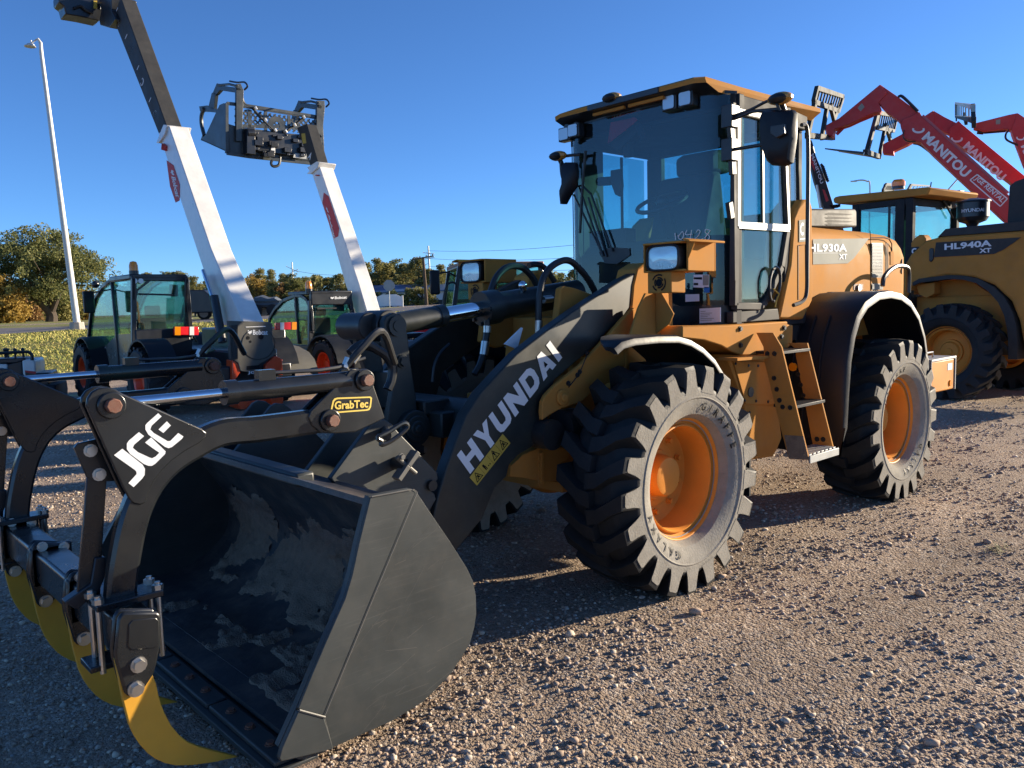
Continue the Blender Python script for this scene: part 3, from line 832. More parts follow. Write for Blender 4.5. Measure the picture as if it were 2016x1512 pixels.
# wipers
mb = MB().tube(W.x(zz('A', (312, 562), (300, 700), (285, 900), (275, 1105)), -.885), .012, 6)
for a_, b_ in (((235, 850), (430, 1255)), ((345, 840), (490, 1225)), ((330, 870), (450, 1260)), ((270, 800), (420, 1230))): mb.tube(W.x(zz('A', a_, b_), -.89), .008, 6)
mb.tube(W.x(zz('A', (225, 800), (290, 790), (345, 845)), -.885), .008, 6)
mb.prism(W.x(zz('A', (400, 1230), (480, 1200), (600, 1205), (605, 1250), (520, 1310), (440, 1305)), -.90), (-.03, 0, 0))
mb.build('wiper', M['hose'], cab)
# door
du = W.y(zz('A', (1305, 300), (1480, 340), (1610, 375), (1640, 1085), (1305, 1062)), .755)
def bars(pts, w, d, mb, n=(0, 1, 0)):
    for i in range(len(pts)): mb.beam(pts[i], pts[(i+1) % len(pts)], w, d, n)
    return mb
dl = W.y(zz('A', (1305, 1085), (1638, 1100), (1600, 1330))+zz('B', (880, 440), (850, 470), (705, 468)), .755)
mb = MB()
dd_ = [du[0], du[1], du[2], du[3]]+dl[2:5]+[dl[5]]
bars(dd_, .05, .045, mb)
mb.prism([(p.x, .765, p.z) for p in W.y(zz('B', (700, 500), (955, 482), (965, 545), (700, 566)), .765)], (0, -.05, 0))
mb.prism([(-1.09, .77, 1.46), (-1.09, .77, 2.90), (-1.03, .765, 2.90), (-1.03, .765, 1.46)], (0, -.03, 0))
door = mb.build('door', M['darkgrey'], cab, bevel=.006)
MB().prism([p+V((0, .004, 0)) for p in du], (0, -.006, 0)).build('door_window', M['teal'], door)
MB().prism([p+V((0, .004, 0)) for p in dl], (0, -.006, 0)).build('door_window', M['teal'], door)
mb = bars([p+V((0, .02, 0)) for p in du], .028, .012, MB())
mb.beam(*[p+V((0, .02, 0)) for p in W.y(zz('A', (1305, 1050), (1640, 1068)), .755)], .035, .016, (0, 1, 0))
mb.build('window_trim', M['alu'], door)
MB().beam(*[p+V((0, .015, 0)) for p in W.y(zz('A', (1465, 345), (1470, 1045)), .755)], .022, .02, (0, 1, 0)).build('sash_bar', M['hose'], door)
mb = MB()
for a_, b_ in (((1270, 390), (1278, 500)), ((1280, 610), (1285, 720)), ((1260, 900), (1275, 1010))):
    c_ = W.y(zz('A', a_, b_), .79); mb.beam(c_[0], c_[1], .05, .03, (0, 1, 0))
mb.build('hinge', M['hose'], door, bevel=.004)
MB().beam(*W.y(zz('A', (1290, 245), (1300, 1420)), .775), .028, .02, (0, 1, 0)).build('hinge_rail', M['darkgrey'], cab)
mb = MB().tube(smooth_path(W.y(zz('B', (925, 262), (950, 250), (968, 300), (960, 380), (935, 440), (912, 420), (908, 330), (922, 268)), .80), 5), .011, 8)
hd_ = mb.build('door_handle', M['hose'], door)
MB().tube(W.y(zz('B', (930, 370), (960, 400), (945, 440), (940, 475)), .82), .006, 5).build('tag_string', M['decaly'], hd_)

# roof
mb = MB()
b0 = [(-.90, .60, 3.0), (-.95, .68, 2.985), (-2.10, .73, 2.945), (-2.10, -.73, 2.945), (-.95, -.68, 2.985), (-.90, -.60, 3.0)]
b1 = [(-.795, .60, 3.034), (-.82, .675, 3.026), (-2.14, .785, 3.0), (-2.14, -.785, 3.0), (-.82, -.675, 3.026), (-.795, -.60, 3.034)]
b2 = [(-.79, .60, 3.062), (-.81, .67, 3.056), (-2.14, .78, 3.03), (-2.14, -.78, 3.03), (-.81, -.67, 3.056), (-.79, -.60, 3.062)]
b3 = [(-.90, .52, 3.105), (-.95, .58, 3.105), (-2.0, .66, 3.07), (-2.0, -.66, 3.07), (-.95, -.58, 3.105), (-.90, -.52, 3.105)]
n = 6
secs = [b0, b1, b2, b3]
for i in range(3):
    for j in range(n):
        mb.add([secs[i][j], secs[i][(j+1) % n], secs[i+1][(j+1) % n], secs[i+1][j]], [(0, 1, 2, 3)], 1 if (i == 0 and j in (0, 4, 5)) else 0)
mb.add(b0, [tuple(range(6))], 1); mb.add(b3, [tuple(range(6))], 0)
roof = mb.build('roof', [M['orange'], M['bodyk']], cab, smooth=0)
mb = MB().box(-.85, -.782, -.32, .32, 3.025, 3.070)
mb.build('roof_lip', M['bodyk'], roof, bevel=.006)
mb = MB().box(-.855, -.835, -.31, -.02, 2.998, 3.018).box(-.855, -.835, .02, .32, 2.998, 3.018); mb.build('trim_strip', M['orange'], roof)
for y_, ky in ((.335, (1400, 365)), (.50, (1590, 318)), (-.53, (175, 735)), (-.42, (280, 690))):
    c_ = W.x(zz('P', ky), -.86)[0]
    o = MB().box(c_.x-.07, c_.x-.004, c_.y-.06, c_.y+.06, c_.z-.052, c_.z+.052).box(c_.x-.05, c_.x-.03, c_.y-.02, c_.y+.02, c_.z+.05, c_.z+.10).build('work_lamp', M['bodyk'], cab, bevel=.006)
    MB().prism([(c_.x-.002, c_.y+a_*.045, c_.z+b_*.042) for a_, b_ in ((-1, -.8), (-.8, -1), (.8, -1), (1, -.8), (1, .8), (.8, 1), (-.8, 1), (-1, .8))], (.006, 0, 0)).build('lens', M['lamp'], o)
def marker(c, par):
    o = MB().sph(c, .06, 14, sc=(.9, 1.35, .62)).build('marker_lamp', M['amber2'], par)
    MB().sph(V(c)+V((.03, 0, -.004)), .05, 12, sc=(.8, 1.2, .62)).cyl(V(c), V(c)-V((.05, 0, .07)), .018, n=10).build('lamp_base', M['hose'], o)
    return o
M['amber2'] = plain('amber_shell', (.55, .26, .04), .3, coat=.3)
marker(W.x(zz('P', (740, 315)), -.81)[0], cab)
# mirrors
mp_ = W.x(zz('A', (1490, 330), (1505, 302), (1600, 293), (1700, 295), (1715, 320), (1712, 480), (1690, 640), (1645, 663), (1565, 660), (1530, 630), (1505, 560), (1488, 420)), -.82)
mb = MB(); c_ = sum(mp_, V())/len(mp_)
mb.loft([mp_, [p+V((.035, 0, 0)) for p in mp_], [c_+(p-c_)*.88+V((.065, 0, 0)) for p in mp_], [c_+(p-c_)*.45+V((.075, 0, 0)) for p in mp_]])
mi_ = mb.build('side_mirror', M['fender'], cab, smooth=50)
MB().prism([c_+(p-c_)*.93+V((-.003, 0, 0)) for p in mp_], (-.002, 0, 0)).build('mirror_glass', M['mirror'], mi_)
mb = MB().prism(W.x(zz('A', (1550, 400), (1640, 385), (1645, 450), (1590, 480), (1550, 450)), -.742), (.03, 0, 0))
p1 = W.y(zz('A', (1275, 335), (1275, 555)), .79)
m1 = W.x(zz('A', (1545, 510), (1600, 300), (1545, 225), (1480, 250)), -.78)
mb.tube([p1[1], m1[0]], .012, 8); mb.tube(smooth_path([p1[0], W.x(zz('A', (1400, 290)), -.9)[0], m1[2], m1[1]], 5), .010, 8)
mb.tube([p1[0]+V((0, 0, -.02)), W.x(zz('A', (1420, 300)), -.88)[0], W.x(zz('A', (1590, 285)), -.78)[0]], .012, 8)
for p in p1: mb.box(p.x-.05, p.x+.04, p.y-.05, p.y+.03, p.z-.07, p.z+.07)
mb.build('mirror_arm', M['hose'], mi_, bevel=.004)
marker(W.x(zz('A', (1600, 215)), -.80)[0], mi_)
m2 = W.x(zz('A', (178, 650), (200, 640), (262, 640), (270, 700), (262, 800), (225, 850), (190, 915), (165, 915), (158, 850), (178, 790)), -.86)
c_ = sum(m2, V())/len(m2)
mb = MB().loft([m2, [p+V((.035, 0, 0)) for p in m2], [c_+(p-c_)*.7+V((.06, 0, 0)) for p in m2]])
mi2 = mb.build('side_mirror', M['fender'], cab, smooth=50)
mb = MB().tube(smooth_path(W.x(zz('A', (280, 585), (220, 590), (155, 610), (152, 700), (165, 760)), -.88), 4), .012, 8); mb.build('mirror_arm', M['hose'], mi2)
marker(W.x(zz('A', (130, 595)), -.86)[0], mi2)
# grab rail behind the door
mb = MB().tube(smooth_path(W.y([(1578, 246), (1588, 250), (1591, 300), (1590, 420), (1589, 520), (1588, 575), (1580, 593), (1562, 601)], .90), 4), .014, 8)
mb.build('grab_rail', M['hose'], cab)

# ================================================================== body behind the cab
cp = W.y([(1556, 520), (1560, 470), (1563, 428), (1572, 407), (1584, 392), (1595, 392), (1600, 408), (1601, 590), (1582, 629), (1533, 629)], .77)
mb = MB().prism(cp, (0, -.22, 0)); mb.mirror().build('rear_pillar_panel', M['orange'], LD, bevel=.02)
cpan = mb.build('rear_pillar_panel', M['orange'], LD, bevel=.02)
q = W.y(zz('A', (1722, 1165), (1765, 1160), (1765, 1015), (1722, 1020)), .772)
e_ = glyphs([[(0, 0), (1, 0), (1, 1), (0, 1)]], q, 'engine_badge', M['decalg'], cpan)
cc = [(.5+.38*math.cos(R(a_)), .58+.30*math.sin(R(a_))) for a_ in range(50, 311, 20)]+[(.5+.2*math.cos(R(a_)), .58+.16*math.sin(R(a_))) for a_ in range(310, 49, -20)]
glyphs([cc, [(.1, .1), (.9, .1), (.9, .16), (.1, .16)]], q, 'emblem', M['decalw'], e_, off=.004)
pp_ = W.y(zz('B', (1070, 125), (1113, 120), (1116, 420), (1070, 432)), .772)
MB().tube(pp_+[pp_[0]], .003, 5).build('flap_seam', M['hose'], cpan)
# bonnet: plan outlines stacked upwards
def plan(w, xr, inset, z, rc=.26, xf=-2.05):
    w -= inset; pts = [(xf, w, z)]
    xr += inset*1.6
    for k in range(7):
        a_ = R(90+15*k); pts.append((xr+rc+rc*math.cos(a_), w-rc+rc*math.sin(a_), z))
    return pts+[(x, -y, z) for x, y, z in reversed(pts)]
mb = MB().loft([plan(.66, -4.24, 0, 1.30), plan(.66, -4.24, 0, 1.75), plan(.66, -4.23, .0, 1.98), plan(.66, -4.20, .01, 2.06), plan(.66, -4.16, .03, 2.13), plan(.66, -4.08, .07, 2.175), plan(.66, -3.95, .14, 2.20), plan(.66, -3.6, .3, 2.21, rc=.2)])
hood = mb.build('engine_hood', M['orange'], LD, smooth=40)
def side(k, pts, y=.662): return W.y(zz(k, *pts), y)
q = side('O', ((110, 760), (480, 748), (548, 690), (705, 482), (110, 490)))
dc = MB().prism([p+V((0, .001, 0)) for p in q], (0, -.004, 0)).build('side_decal', M['decalg'], hood)
q = side('O', ((60, 628), (470, 625), (470, 540), (60, 538)), .664)
text('HL930A', 'lettering', dc, M['decalw'], q[0], q[1]-q[0], q[3]-q[0], (q[3]-q[0]).length, (q[1]-q[0]).length, bold=.035, sp=1.02)
q = side('O', ((385, 706), (472, 704), (472, 647), (385, 648)), .664)
text('XT', 'lettering', dc, M['decalw'], q[0], q[1]-q[0], q[3]-q[0], (q[3]-q[0]).length, (q[1]-q[0]).length, bold=.035)
q = side('O', ((108, 640), (370, 640), (370, 636), (108, 636)), .664)
glyphs([[(0, 0), (1, 0), (1, 1), (0, 1)]], q, 'rule', M['decalw'], dc, off=.001)
gr = MB()
for pts in (((735, 530), (850, 530), (850, 898), (735, 898)), ((735, 962), (850, 962), (850, 1030), (735, 1030))):
    p_ = side('O', pts); gr.prism(p_, (0, -.01, 0))
    for i in range(1, 24 if pts[2][1] < 950 else 5):
        t_ = i/(24 if pts[2][1] < 950 else 5); a_ = p_[0].lerp(p_[3], t_); b_ = p_[1].lerp(p_[2], t_); gr.beam(a_, b_, .008, .012, (0, 1, 0))
gr.build('side_grille', M['hose'], hood)
gr = MB()
for i in range(30):
    for j in (0, 1):
        p_ = side('O', ((882+18*j, 534+i*12.2), (897+18*j, 534+i*12.2), (897+18*j, 542+i*12.2), (882+18*j, 542+i*12.2)), .663); gr.prism(p_, (0, -.004, 0))
gr.build('grille_slots', M['decalk'], hood)
MB().tube(side('O', ((722, 478), (870, 476), (920, 490), (948, 540), (950, 620)), .655)+side('O', ((952, 760), (955, 1040)), .655), .005, 5).tube(side('O', ((718, 400), (722, 478), (725, 1040)), .661), .003, 5).build('panel_seam', M['hose'], hood)
MB().prism(side('O', ((935, 622), (972, 620), (972, 760), (935, 765)), .665), (0, -.02, 0)).build('hinge_plate', M['orange'], hood, bevel=.003)
mb = MB()
for p in side('O', ((1005, 735), (1003, 830)), .62): mb.cyl(p+V((0, -.02, 0)), p+V((-.02, .04, 0)), .035, .03, n=14)
mb.build('latch', M['hose'], hood)
mb = MB().prism(side('O', ((545, 968), (645, 965), (645, 1028), (545, 1028)), .664), (0, -.01, 0)); la_ = mb.build('lock_pocket', M['rust'], hood)
p = side('O', ((598, 1010)), .668) if False else W.y(zz('O', (598, 1010)), .668); mb = MB().cyl(p[0], p[0]+V((0, .01, 0)), .03, n=16); mb.build('lock', M['steel'], la_)
gb = MB().tube(smooth_path(W.y(zz('O', (850, 990), (865, 900), (920, 830), (1000, 780), (1070, 778), (1115, 800), (1128, 850), (1128, 960), (1125, 1060)), .80), 4), .02, 8); gb.build('grab_rail', M['hose'], LD)
# intake box with louvres
p_ = W.y(zz('O', (60, 165), (560, 168), (578, 190), (580, 362), (60, 366)), .50)
mb = MB().prism(p_, (0, -1.0, 0)); ib = mb.build('intake_box', M['darkgrey'], LD, bevel=.015)
mb = MB()
for i, y_ in enumerate((222, 262, 298, 334)):
    mb.prism(W.y(zz('O', (235, y_), (280, y_-14), (540, y_+2), (500, y_+12), (270, y_+14)), .502), (0, -.003, 0))
mb.build('louvre', M['decalk'], ib)
# lower left: valance above the rear wheel, frame pieces seen under the rear fender
mb = MB().prism(W.y(zz('O', (230, 1150), (260, 1090), (320, 1050), (560, 1048), (640, 1070), (640, 1170), (240, 1165)), .70), (0, -.06, 0)); mb.build('wheel_valance', M['darkgrey'], LD, bevel=.01)
mb = MB().box(-4.30, -3.55, .30, .66, .72, 1.35); mb.mirror().build('counterweight', M['orange'], LD, bevel=.03); mb.build('counterweight', M['orange'], LD, bevel=.03)
# tool box hung on the rear left corner
mb = MB().box(-4.22, -3.66, .86, 1.05, .77, 1.05)
tb = mb.build('tool_box', M['rim'], LD, bevel=.012)
MB().box(-4.24, -3.65, .85, 1.06, 1.05, 1.07).box(-3.66, -3.648, .855, 1.06, .765, 1.05).box(-4.235, -4.22, .855, 1.06, .765, 1.05).build('edge_trim', M['alu'], tb, bevel=.003)
MB().tube([(-3.74, .97, 1.06), (-3.74, .97, 1.12), (-3.92, .97, 1.12), (-3.92, .97, 1.06)], .008, 6).build('handle', M['steel'], tb)
MB().box(-4.16, -4.05, 1.051, 1.053, .95, 1.01).build('label_sheet', M['sticker'], tb)
p_ = V((-4.12, 1.05, .83)); MB().cyl(p_, p_+V((0, .01, 0)), .028, n=16).build('reflector', M['amber'], tb)
MB().box(-4.2, -3.6, .60, .87, .80, .90).build('box_bracket', M['orange'], tb)
# ================================================================== grapple bucket on the loader's arms
BK = tag(empty('grapple_bucket', (2.0, 0, 0)), 'black grapple bucket with yellow tines, mounted on the loader in front', 'grapple bucket')
_b0 = set(bpy.data.objects)
prof = W.y(zz('G', (1150, 343), (1330, 311), (1352, 322), (1425, 430), (1500, 540), (1570, 650), (1597, 705), (1610, 770), (1612, 850), (1603, 910), (1585, 975), (1550, 1035), (1500, 1110), (1440, 1172), (1380, 1230), (1250, 1310), (1110, 1372), (985, 1425)), 1.2)
prof = [(p.x, p.z) for p in prof]
bot = [(prof[-1][0]+.02, .075), (2.30, .052), (2.47, .047)]
side_pts = prof + [(2.20, .05), (2.47, .045), (2.50, .06), (2.545, .10)] + [(p.x, p.z) for p in W.y(zz('G', (760, 1420), (835, 1255), (900, 1100), (960, 960), (1040, 780), (1070, 680), (1100, 540), (1130, 420)), 1.2)]
def inside_xz(p, poly):
    c = False; j = len(poly)-1
    for i in range(len(poly)):
        if (poly[i][1] > p[1]) != (poly[j][1] > p[1]) and p[0] < (poly[j][0]-poly[i][0])*(p[1]-poly[i][1])/(poly[j][1]-poly[i][1])+poly[i][0]: c = not c
        j = i
    return c
for s in (1, -1):
    mb = MB().prism([(x, 1.2*s, z) for x, z in side_pts], (0, -.028*s, 0))
    sp_ = mb.build('side_plate', M['bucket'], None, bevel=.004)
    cut = W.y(zz('G', (1148, 347), (1328, 314), (1345, 324), (948, 1283), (838, 1253), (900, 1100), (960, 960), (1040, 780), (1070, 680), (1100, 540), (1130, 420)), 1.2)
    mb = MB().prism([(p.x, 1.212*s, p.z) for p in cut], (0, -.012*s, 0)); c1_ = mb.build('wear_strip', M['bucket'], sp_, bevel=.003)
    cut2 = W.y(zz('G', (835, 1258), (945, 1287), (985, 1420), (880, 1447), (760, 1475), (752, 1460), (764, 1415)), 1.2)
    mb = MB().prism([(p.x, 1.222*s, p.z) for p in cut2], (0, -.022*s, 0)); mb.build('corner_plate', M['bucket'], sp_, bevel=.003)
    sm = W.y(zz('G', (1330, 311), (1350, 322), (1150, 800), (950, 1285), (985, 1422)), 1.2); s2_ = W.y(zz('G', (838, 1255), (948, 1285)), 1.2)
    mb = MB().tube([(p.x, 1.214*s, p.z) for p in sm], .0022, 5).tube([(p.x, 1.222*s, p.z) for p in s2_], .0045, 5).tube([(p.x, 1.215*s, p.z) for p in W.y(zz('G', (1152, 343), (1325, 312)), 1.2)], .003, 5)
    mb.build('weld_bead', M['weld'], sp_)
# long scratches and scuffs cut into the near side plate, as thin bright lines
rnd = random.Random(21); mb = MB()
for i in range(44):
    x = rnd.uniform(1.72, 2.25); z = rnd.uniform(.12, .85); a = R(rnd.gauss(-28, 22)); l = rnd.uniform(.02, .16)*(1 if rnd.random() < .8 else 1.8)
    if not inside_xz((x, z), side_pts) or not inside_xz((x+l*math.cos(a), z+l*math.sin(a)), side_pts): continue
    pts = [(x+l*t*math.cos(a)+.004*math.sin(t*5+i), z+l*t*math.sin(a)) for t in (0, .33, .66, 1)]
    w = rnd.uniform(.0005, .0014)
    for p, q in zip(pts, pts[1:]): mb.poly([(p[0], 1.2005, p[1]-w), (q[0], 1.2005, q[1]-w), (q[0], 1.2005, q[1]+w), (p[0], 1.2005, p[1]+w)])
mb.build('scratches', paint('bare_scratch', (.085, .088, .085), .5, dust=.2, spec=.2), [o for o in bpy.data.objects if o.name.startswith('side_plate') and o not in _b0][0], smooth=0)
# shell: offset a little inside the side plates
def inset(pr, d):
    out = []
    for i, p in enumerate(pr):
        a = pr[max(i-1, 0)]; b = pr[min(i+1, len(pr)-1)]
        t_ = V((b[0]-a[0], b[1]-a[1])).normalized(); out.append((p[0]-t_.y*d, p[1]+t_.x*d))
    return out
shp = [prof[0], (prof[1][0], prof[1][1]-.05), (prof[2][0]-.0, prof[2][1]-.03)]+prof[3:]+bot
sh_o = inset(shp, .012) ; sh_i = inset(shp, .035)
if sum(p[0] for p in sh_o) < sum(p[0] for p in shp): sh_o = inset(shp, -.012); sh_i = inset(shp, -.035)
mb = MB()
mb.loft([[(x, y, z) for x, z in sh_o]+[(x, y, z) for x, z in reversed(sh_i)] for y in (-1.175, 1.175)])
shell = mb.build('bucket_shell', M['dirtin'], None, smooth=40)
mb = MB().box(2.42, 2.60, -1.2, 1.2, .022, .046)
edge = mb.build('cutting_edge', M['bucket'], None, bevel=.004)
for i in range(4):
    y0 = -1.18+i*.59
    o = MB().box(2.49, 2.575, y0+.008, y0+.582, .046, .068).build('edge_segment', M['bucket'], edge, bevel=.006)
    g = MB()
    for k in range(3): g.bolt((2.53, y0+.12+.17*k, .068), (0, 0, 1), .016, .012)
    g.build('bolt', M['rust'], o)
MB().box(2.42, 2.61, 1.10, 1.215, .012, .034).build('muddy_edge_corner', M['mud'], edge)
# stiffener along the top rear lip
mb = MB()
tx, tz = sh_i[0]
mb.box(tx-.12, tx-.03, -1.17, .60, tz-.03, tz+.03)
mb.build('top_stiffener', M['bucket'], shell, bevel=.012)
# caked mud inside: thin lumps where noise is high, over the shell's inner face
def mudpatch(s0, s1, y0, y1, thr, seed, ns=46, ny=80, th=.03):
    L_ = [0]
    for i in range(1, len(sh_i)): L_.append(L_[-1]+math.hypot(sh_i[i][0]-sh_i[i-1][0], sh_i[i][1]-sh_i[i-1][1]))
    def at(s):
        s *= L_[-1]; i = 1
        while i < len(L_)-1 and L_[i] < s: i += 1
        t_ = (s-L_[i-1])/(L_[i]-L_[i-1]); a, b = sh_i[i-1], sh_i[i]
        d = V((b[0]-a[0], b[1]-a[1])).normalized()
        n_ = V((-d.y, d.x))
        if (V((2.3, .5))-V(a)).dot(n_) < 0: n_ = -n_
        return V((a[0]+(b[0]-a[0])*t_, a[1]+(b[1]-a[1])*t_)), n_
    vs = []; ok = []
    for i in range(ns+1):
        p, n_ = at(s0+(s1-s0)*i/ns)
        for j in range(ny+1):
            y = y0+(y1-y0)*j/ny
            q = V((p.x*3.1, y*3.1, p.y*3.1+seed))
            h = noise.fractal(q, 1.0, 2.0, 5)
            edge_ = min(i, ns-i)/6, min(j, ny-j)/8
            h -= max(0, 1-min(edge_))*.8
            e = h-thr
            rr = th*(min(1, max(0, e*4))*.6+.7*max(0, noise.fractal(q*6, 1, 2, 3)))
            ok.append(e > 0)
            p2 = p+n_*(rr-.004)
            vs.append((p2.x, y, p2.y))
    fs = [(i*(ny+1)+j, i*(ny+1)+j+1, (i+1)*(ny+1)+j+1, (i+1)*(ny+1)+j) for i in range(ns) for j in range(ny) if ok[i*(ny+1)+j] or ok[(i+1)*(ny+1)+j+1]]
    return vs, fs
mb = MB()
for a in ((.26, .66, -1.15, .80, -.06, 1.7), (.60, .76, .10, 1.15, -.05, 5.2), (.40, .72, .70, 1.16, -.10, 9.1), (.70, .95, -1.1, 1.1, .12, 3.1)):
    mb.add(*mudpatch(*a))
mb.build('caked_mud', M['mud'], shell, recalc=False)

# hanger ears and hooks
ear = W.y(zz('F', (1195, 545), (1235, 520), (1290, 525), (1340, 560), (1380, 610), (1660, 900), (1665, 950), (1640, 975), (1600, 988), (1600, 1015), (1640, 1050), (1652, 1090), (1630, 1130), (1560, 1260), (1480, 1330), (1230, 1250), (900, 945)), .62)
for y0 in (.62, .40, -.40, -.62):
    yy = y0 if y0 in (.62, -.40) else y0
    mb = MB().prism([(p.x, y0, p.z) for p in ear], (0, -.03 if y0 > 0 else .03, 0))
    e_ = mb.build('hanger_ear', M['bucket'], shell, bevel=.005)
    if y0 == .62:
        mb = MB(); p = W.y(zz('F', (1612, 990)), .62)[0]; mb.cyl(p+V((0, -.02, 0)), p+V((0, .02, 0)), .026, n=18).build('stop_pin', M['hose'], e_)
        a_ = W.y(zz('F', (1395, 840)), .66)[0]
        mb = MB().cyl(a_+V((0, -.05, 0)), a_+V((0, .05, 0)), .03, n=16)
        o = mb.build('locking_pin', M['hose'], e_)
        mb = MB()
        for dx, dz in ((-.028, .028), (.028, -.028)):
            mb.hexa([(a_.x+dx+sx*.028+sz*.008, a_.y+.02, a_.z+dz-sx*.028+sz*.008) for sx, sz in ((-1, -1), (1, -1), (1, 1), (-1, 1))], [(a_.x+dx+sx*.028+sz*.008, a_.y+.075, a_.z+dz-sx*.028+sz*.008) for sx, sz in ((-1, -1), (1, -1), (1, 1), (-1, 1))])
        mb.build('lock_plate', M['weld'], o, bevel=.002)
        mb = MB().cyl(a_+V((-.05, .05, -.045)), a_+V((.05, .05, .045)), .011, n=10); mb.bolt(a_+V((.045, .075, .05)), (0, 1, 0), .012, .02); mb.build('lock_rod', M['weld'], o)
        lp = W.y(zz('F', (1265, 680), (1330, 640), (1420, 580)), .72)
        mb = MB().tube(smooth_path([lp[0], lp[0]+V((.02, 0, .02)), lp[1]+V((.01, 0, .02)), lp[2]+V((0, 0, .02)), lp[2]+V((-.02, 0, -.005)), lp[1]+V((-.012, 0, -.02)), lp[0]+V((0, 0, -.015)), lp[0]], 4), .011, 8)
        mb.cyl(W.y(zz('F', (1290, 600)), .60)[0], W.y(zz('F', (1300, 640)), .72)[0], .022, n=14)
        mb.build('pull_handle', M['grapple'], e_)

# grapple: two arms, each with its own cylinder, on one cross bar
jpl = W.y(zz('I', (492, 230), (500, 185), (525, 150), (565, 128), (620, 122), (660, 132), (700, 158), (1160, 362), (1185, 385), (1180, 405), (1150, 440), (1060, 490), (985, 545), (930, 600), (880, 665), (850, 730), (835, 785), (805, 798), (765, 790), (740, 765), (700, 690)), .815)
gpl = W.y(zz('F', (1005, 225), (1040, 172), (1165, 165), (1185, 195), (1215, 300), (1290, 515), (1200, 560), (1080, 615), (930, 625), (830, 620), (770, 570), (745, 510), (760, 465), (850, 375)), .815)
fp_ = W.y(zz('I', (617, 222)), .78)[0]; rp_ = W.y(zz('F', (1108, 242)), .78)[0]; lp_ = W.y(zz('F', (865, 525)), .78)[0]
base = V((2.93, .78, .66))
path = [lp_]+W.y(zz('F', (400, 590), (120, 620)), .78)+W.y(zz('I', (1080, 470), (960, 550), (860, 660), (790, 790), (745, 930), (715, 1080), (695, 1210)), .78)+[V((2.925, .78, .655))]
path = smooth_path(path, 5)
hw = .05
secs = []
for i, p in enumerate(path):
    d = (path[min(i+1, len(path)-1)]-path[max(i-1, 0)]).normalized(); nn = V((d.z, 0, -d.x))
    c_ = .012
    secs.append([p+nn*a+V((0, b, 0)) for a, b in ((hw, .030-c_), (hw-c_, .030), (-hw+c_, .030), (-hw, .030-c_), (-hw, -.030+c_), (-hw+c_, -.030), (hw-c_, -.030), (hw, -.030+c_))])
def rustpin(c, s, par):
    o = MB().cyl(c+V((0, 0, 0)), c+V((0, .014*s, 0)), .046, n=24).build('pin_collar', M['grapple'], par, bevel=.004)
    q = MB(); q.cyl(c+V((0, .01*s, 0)), c+V((0, .040*s, 0)), .026, n=8); q.build('pin', M['rust'], o, bevel=.003)
    return o
cross = None
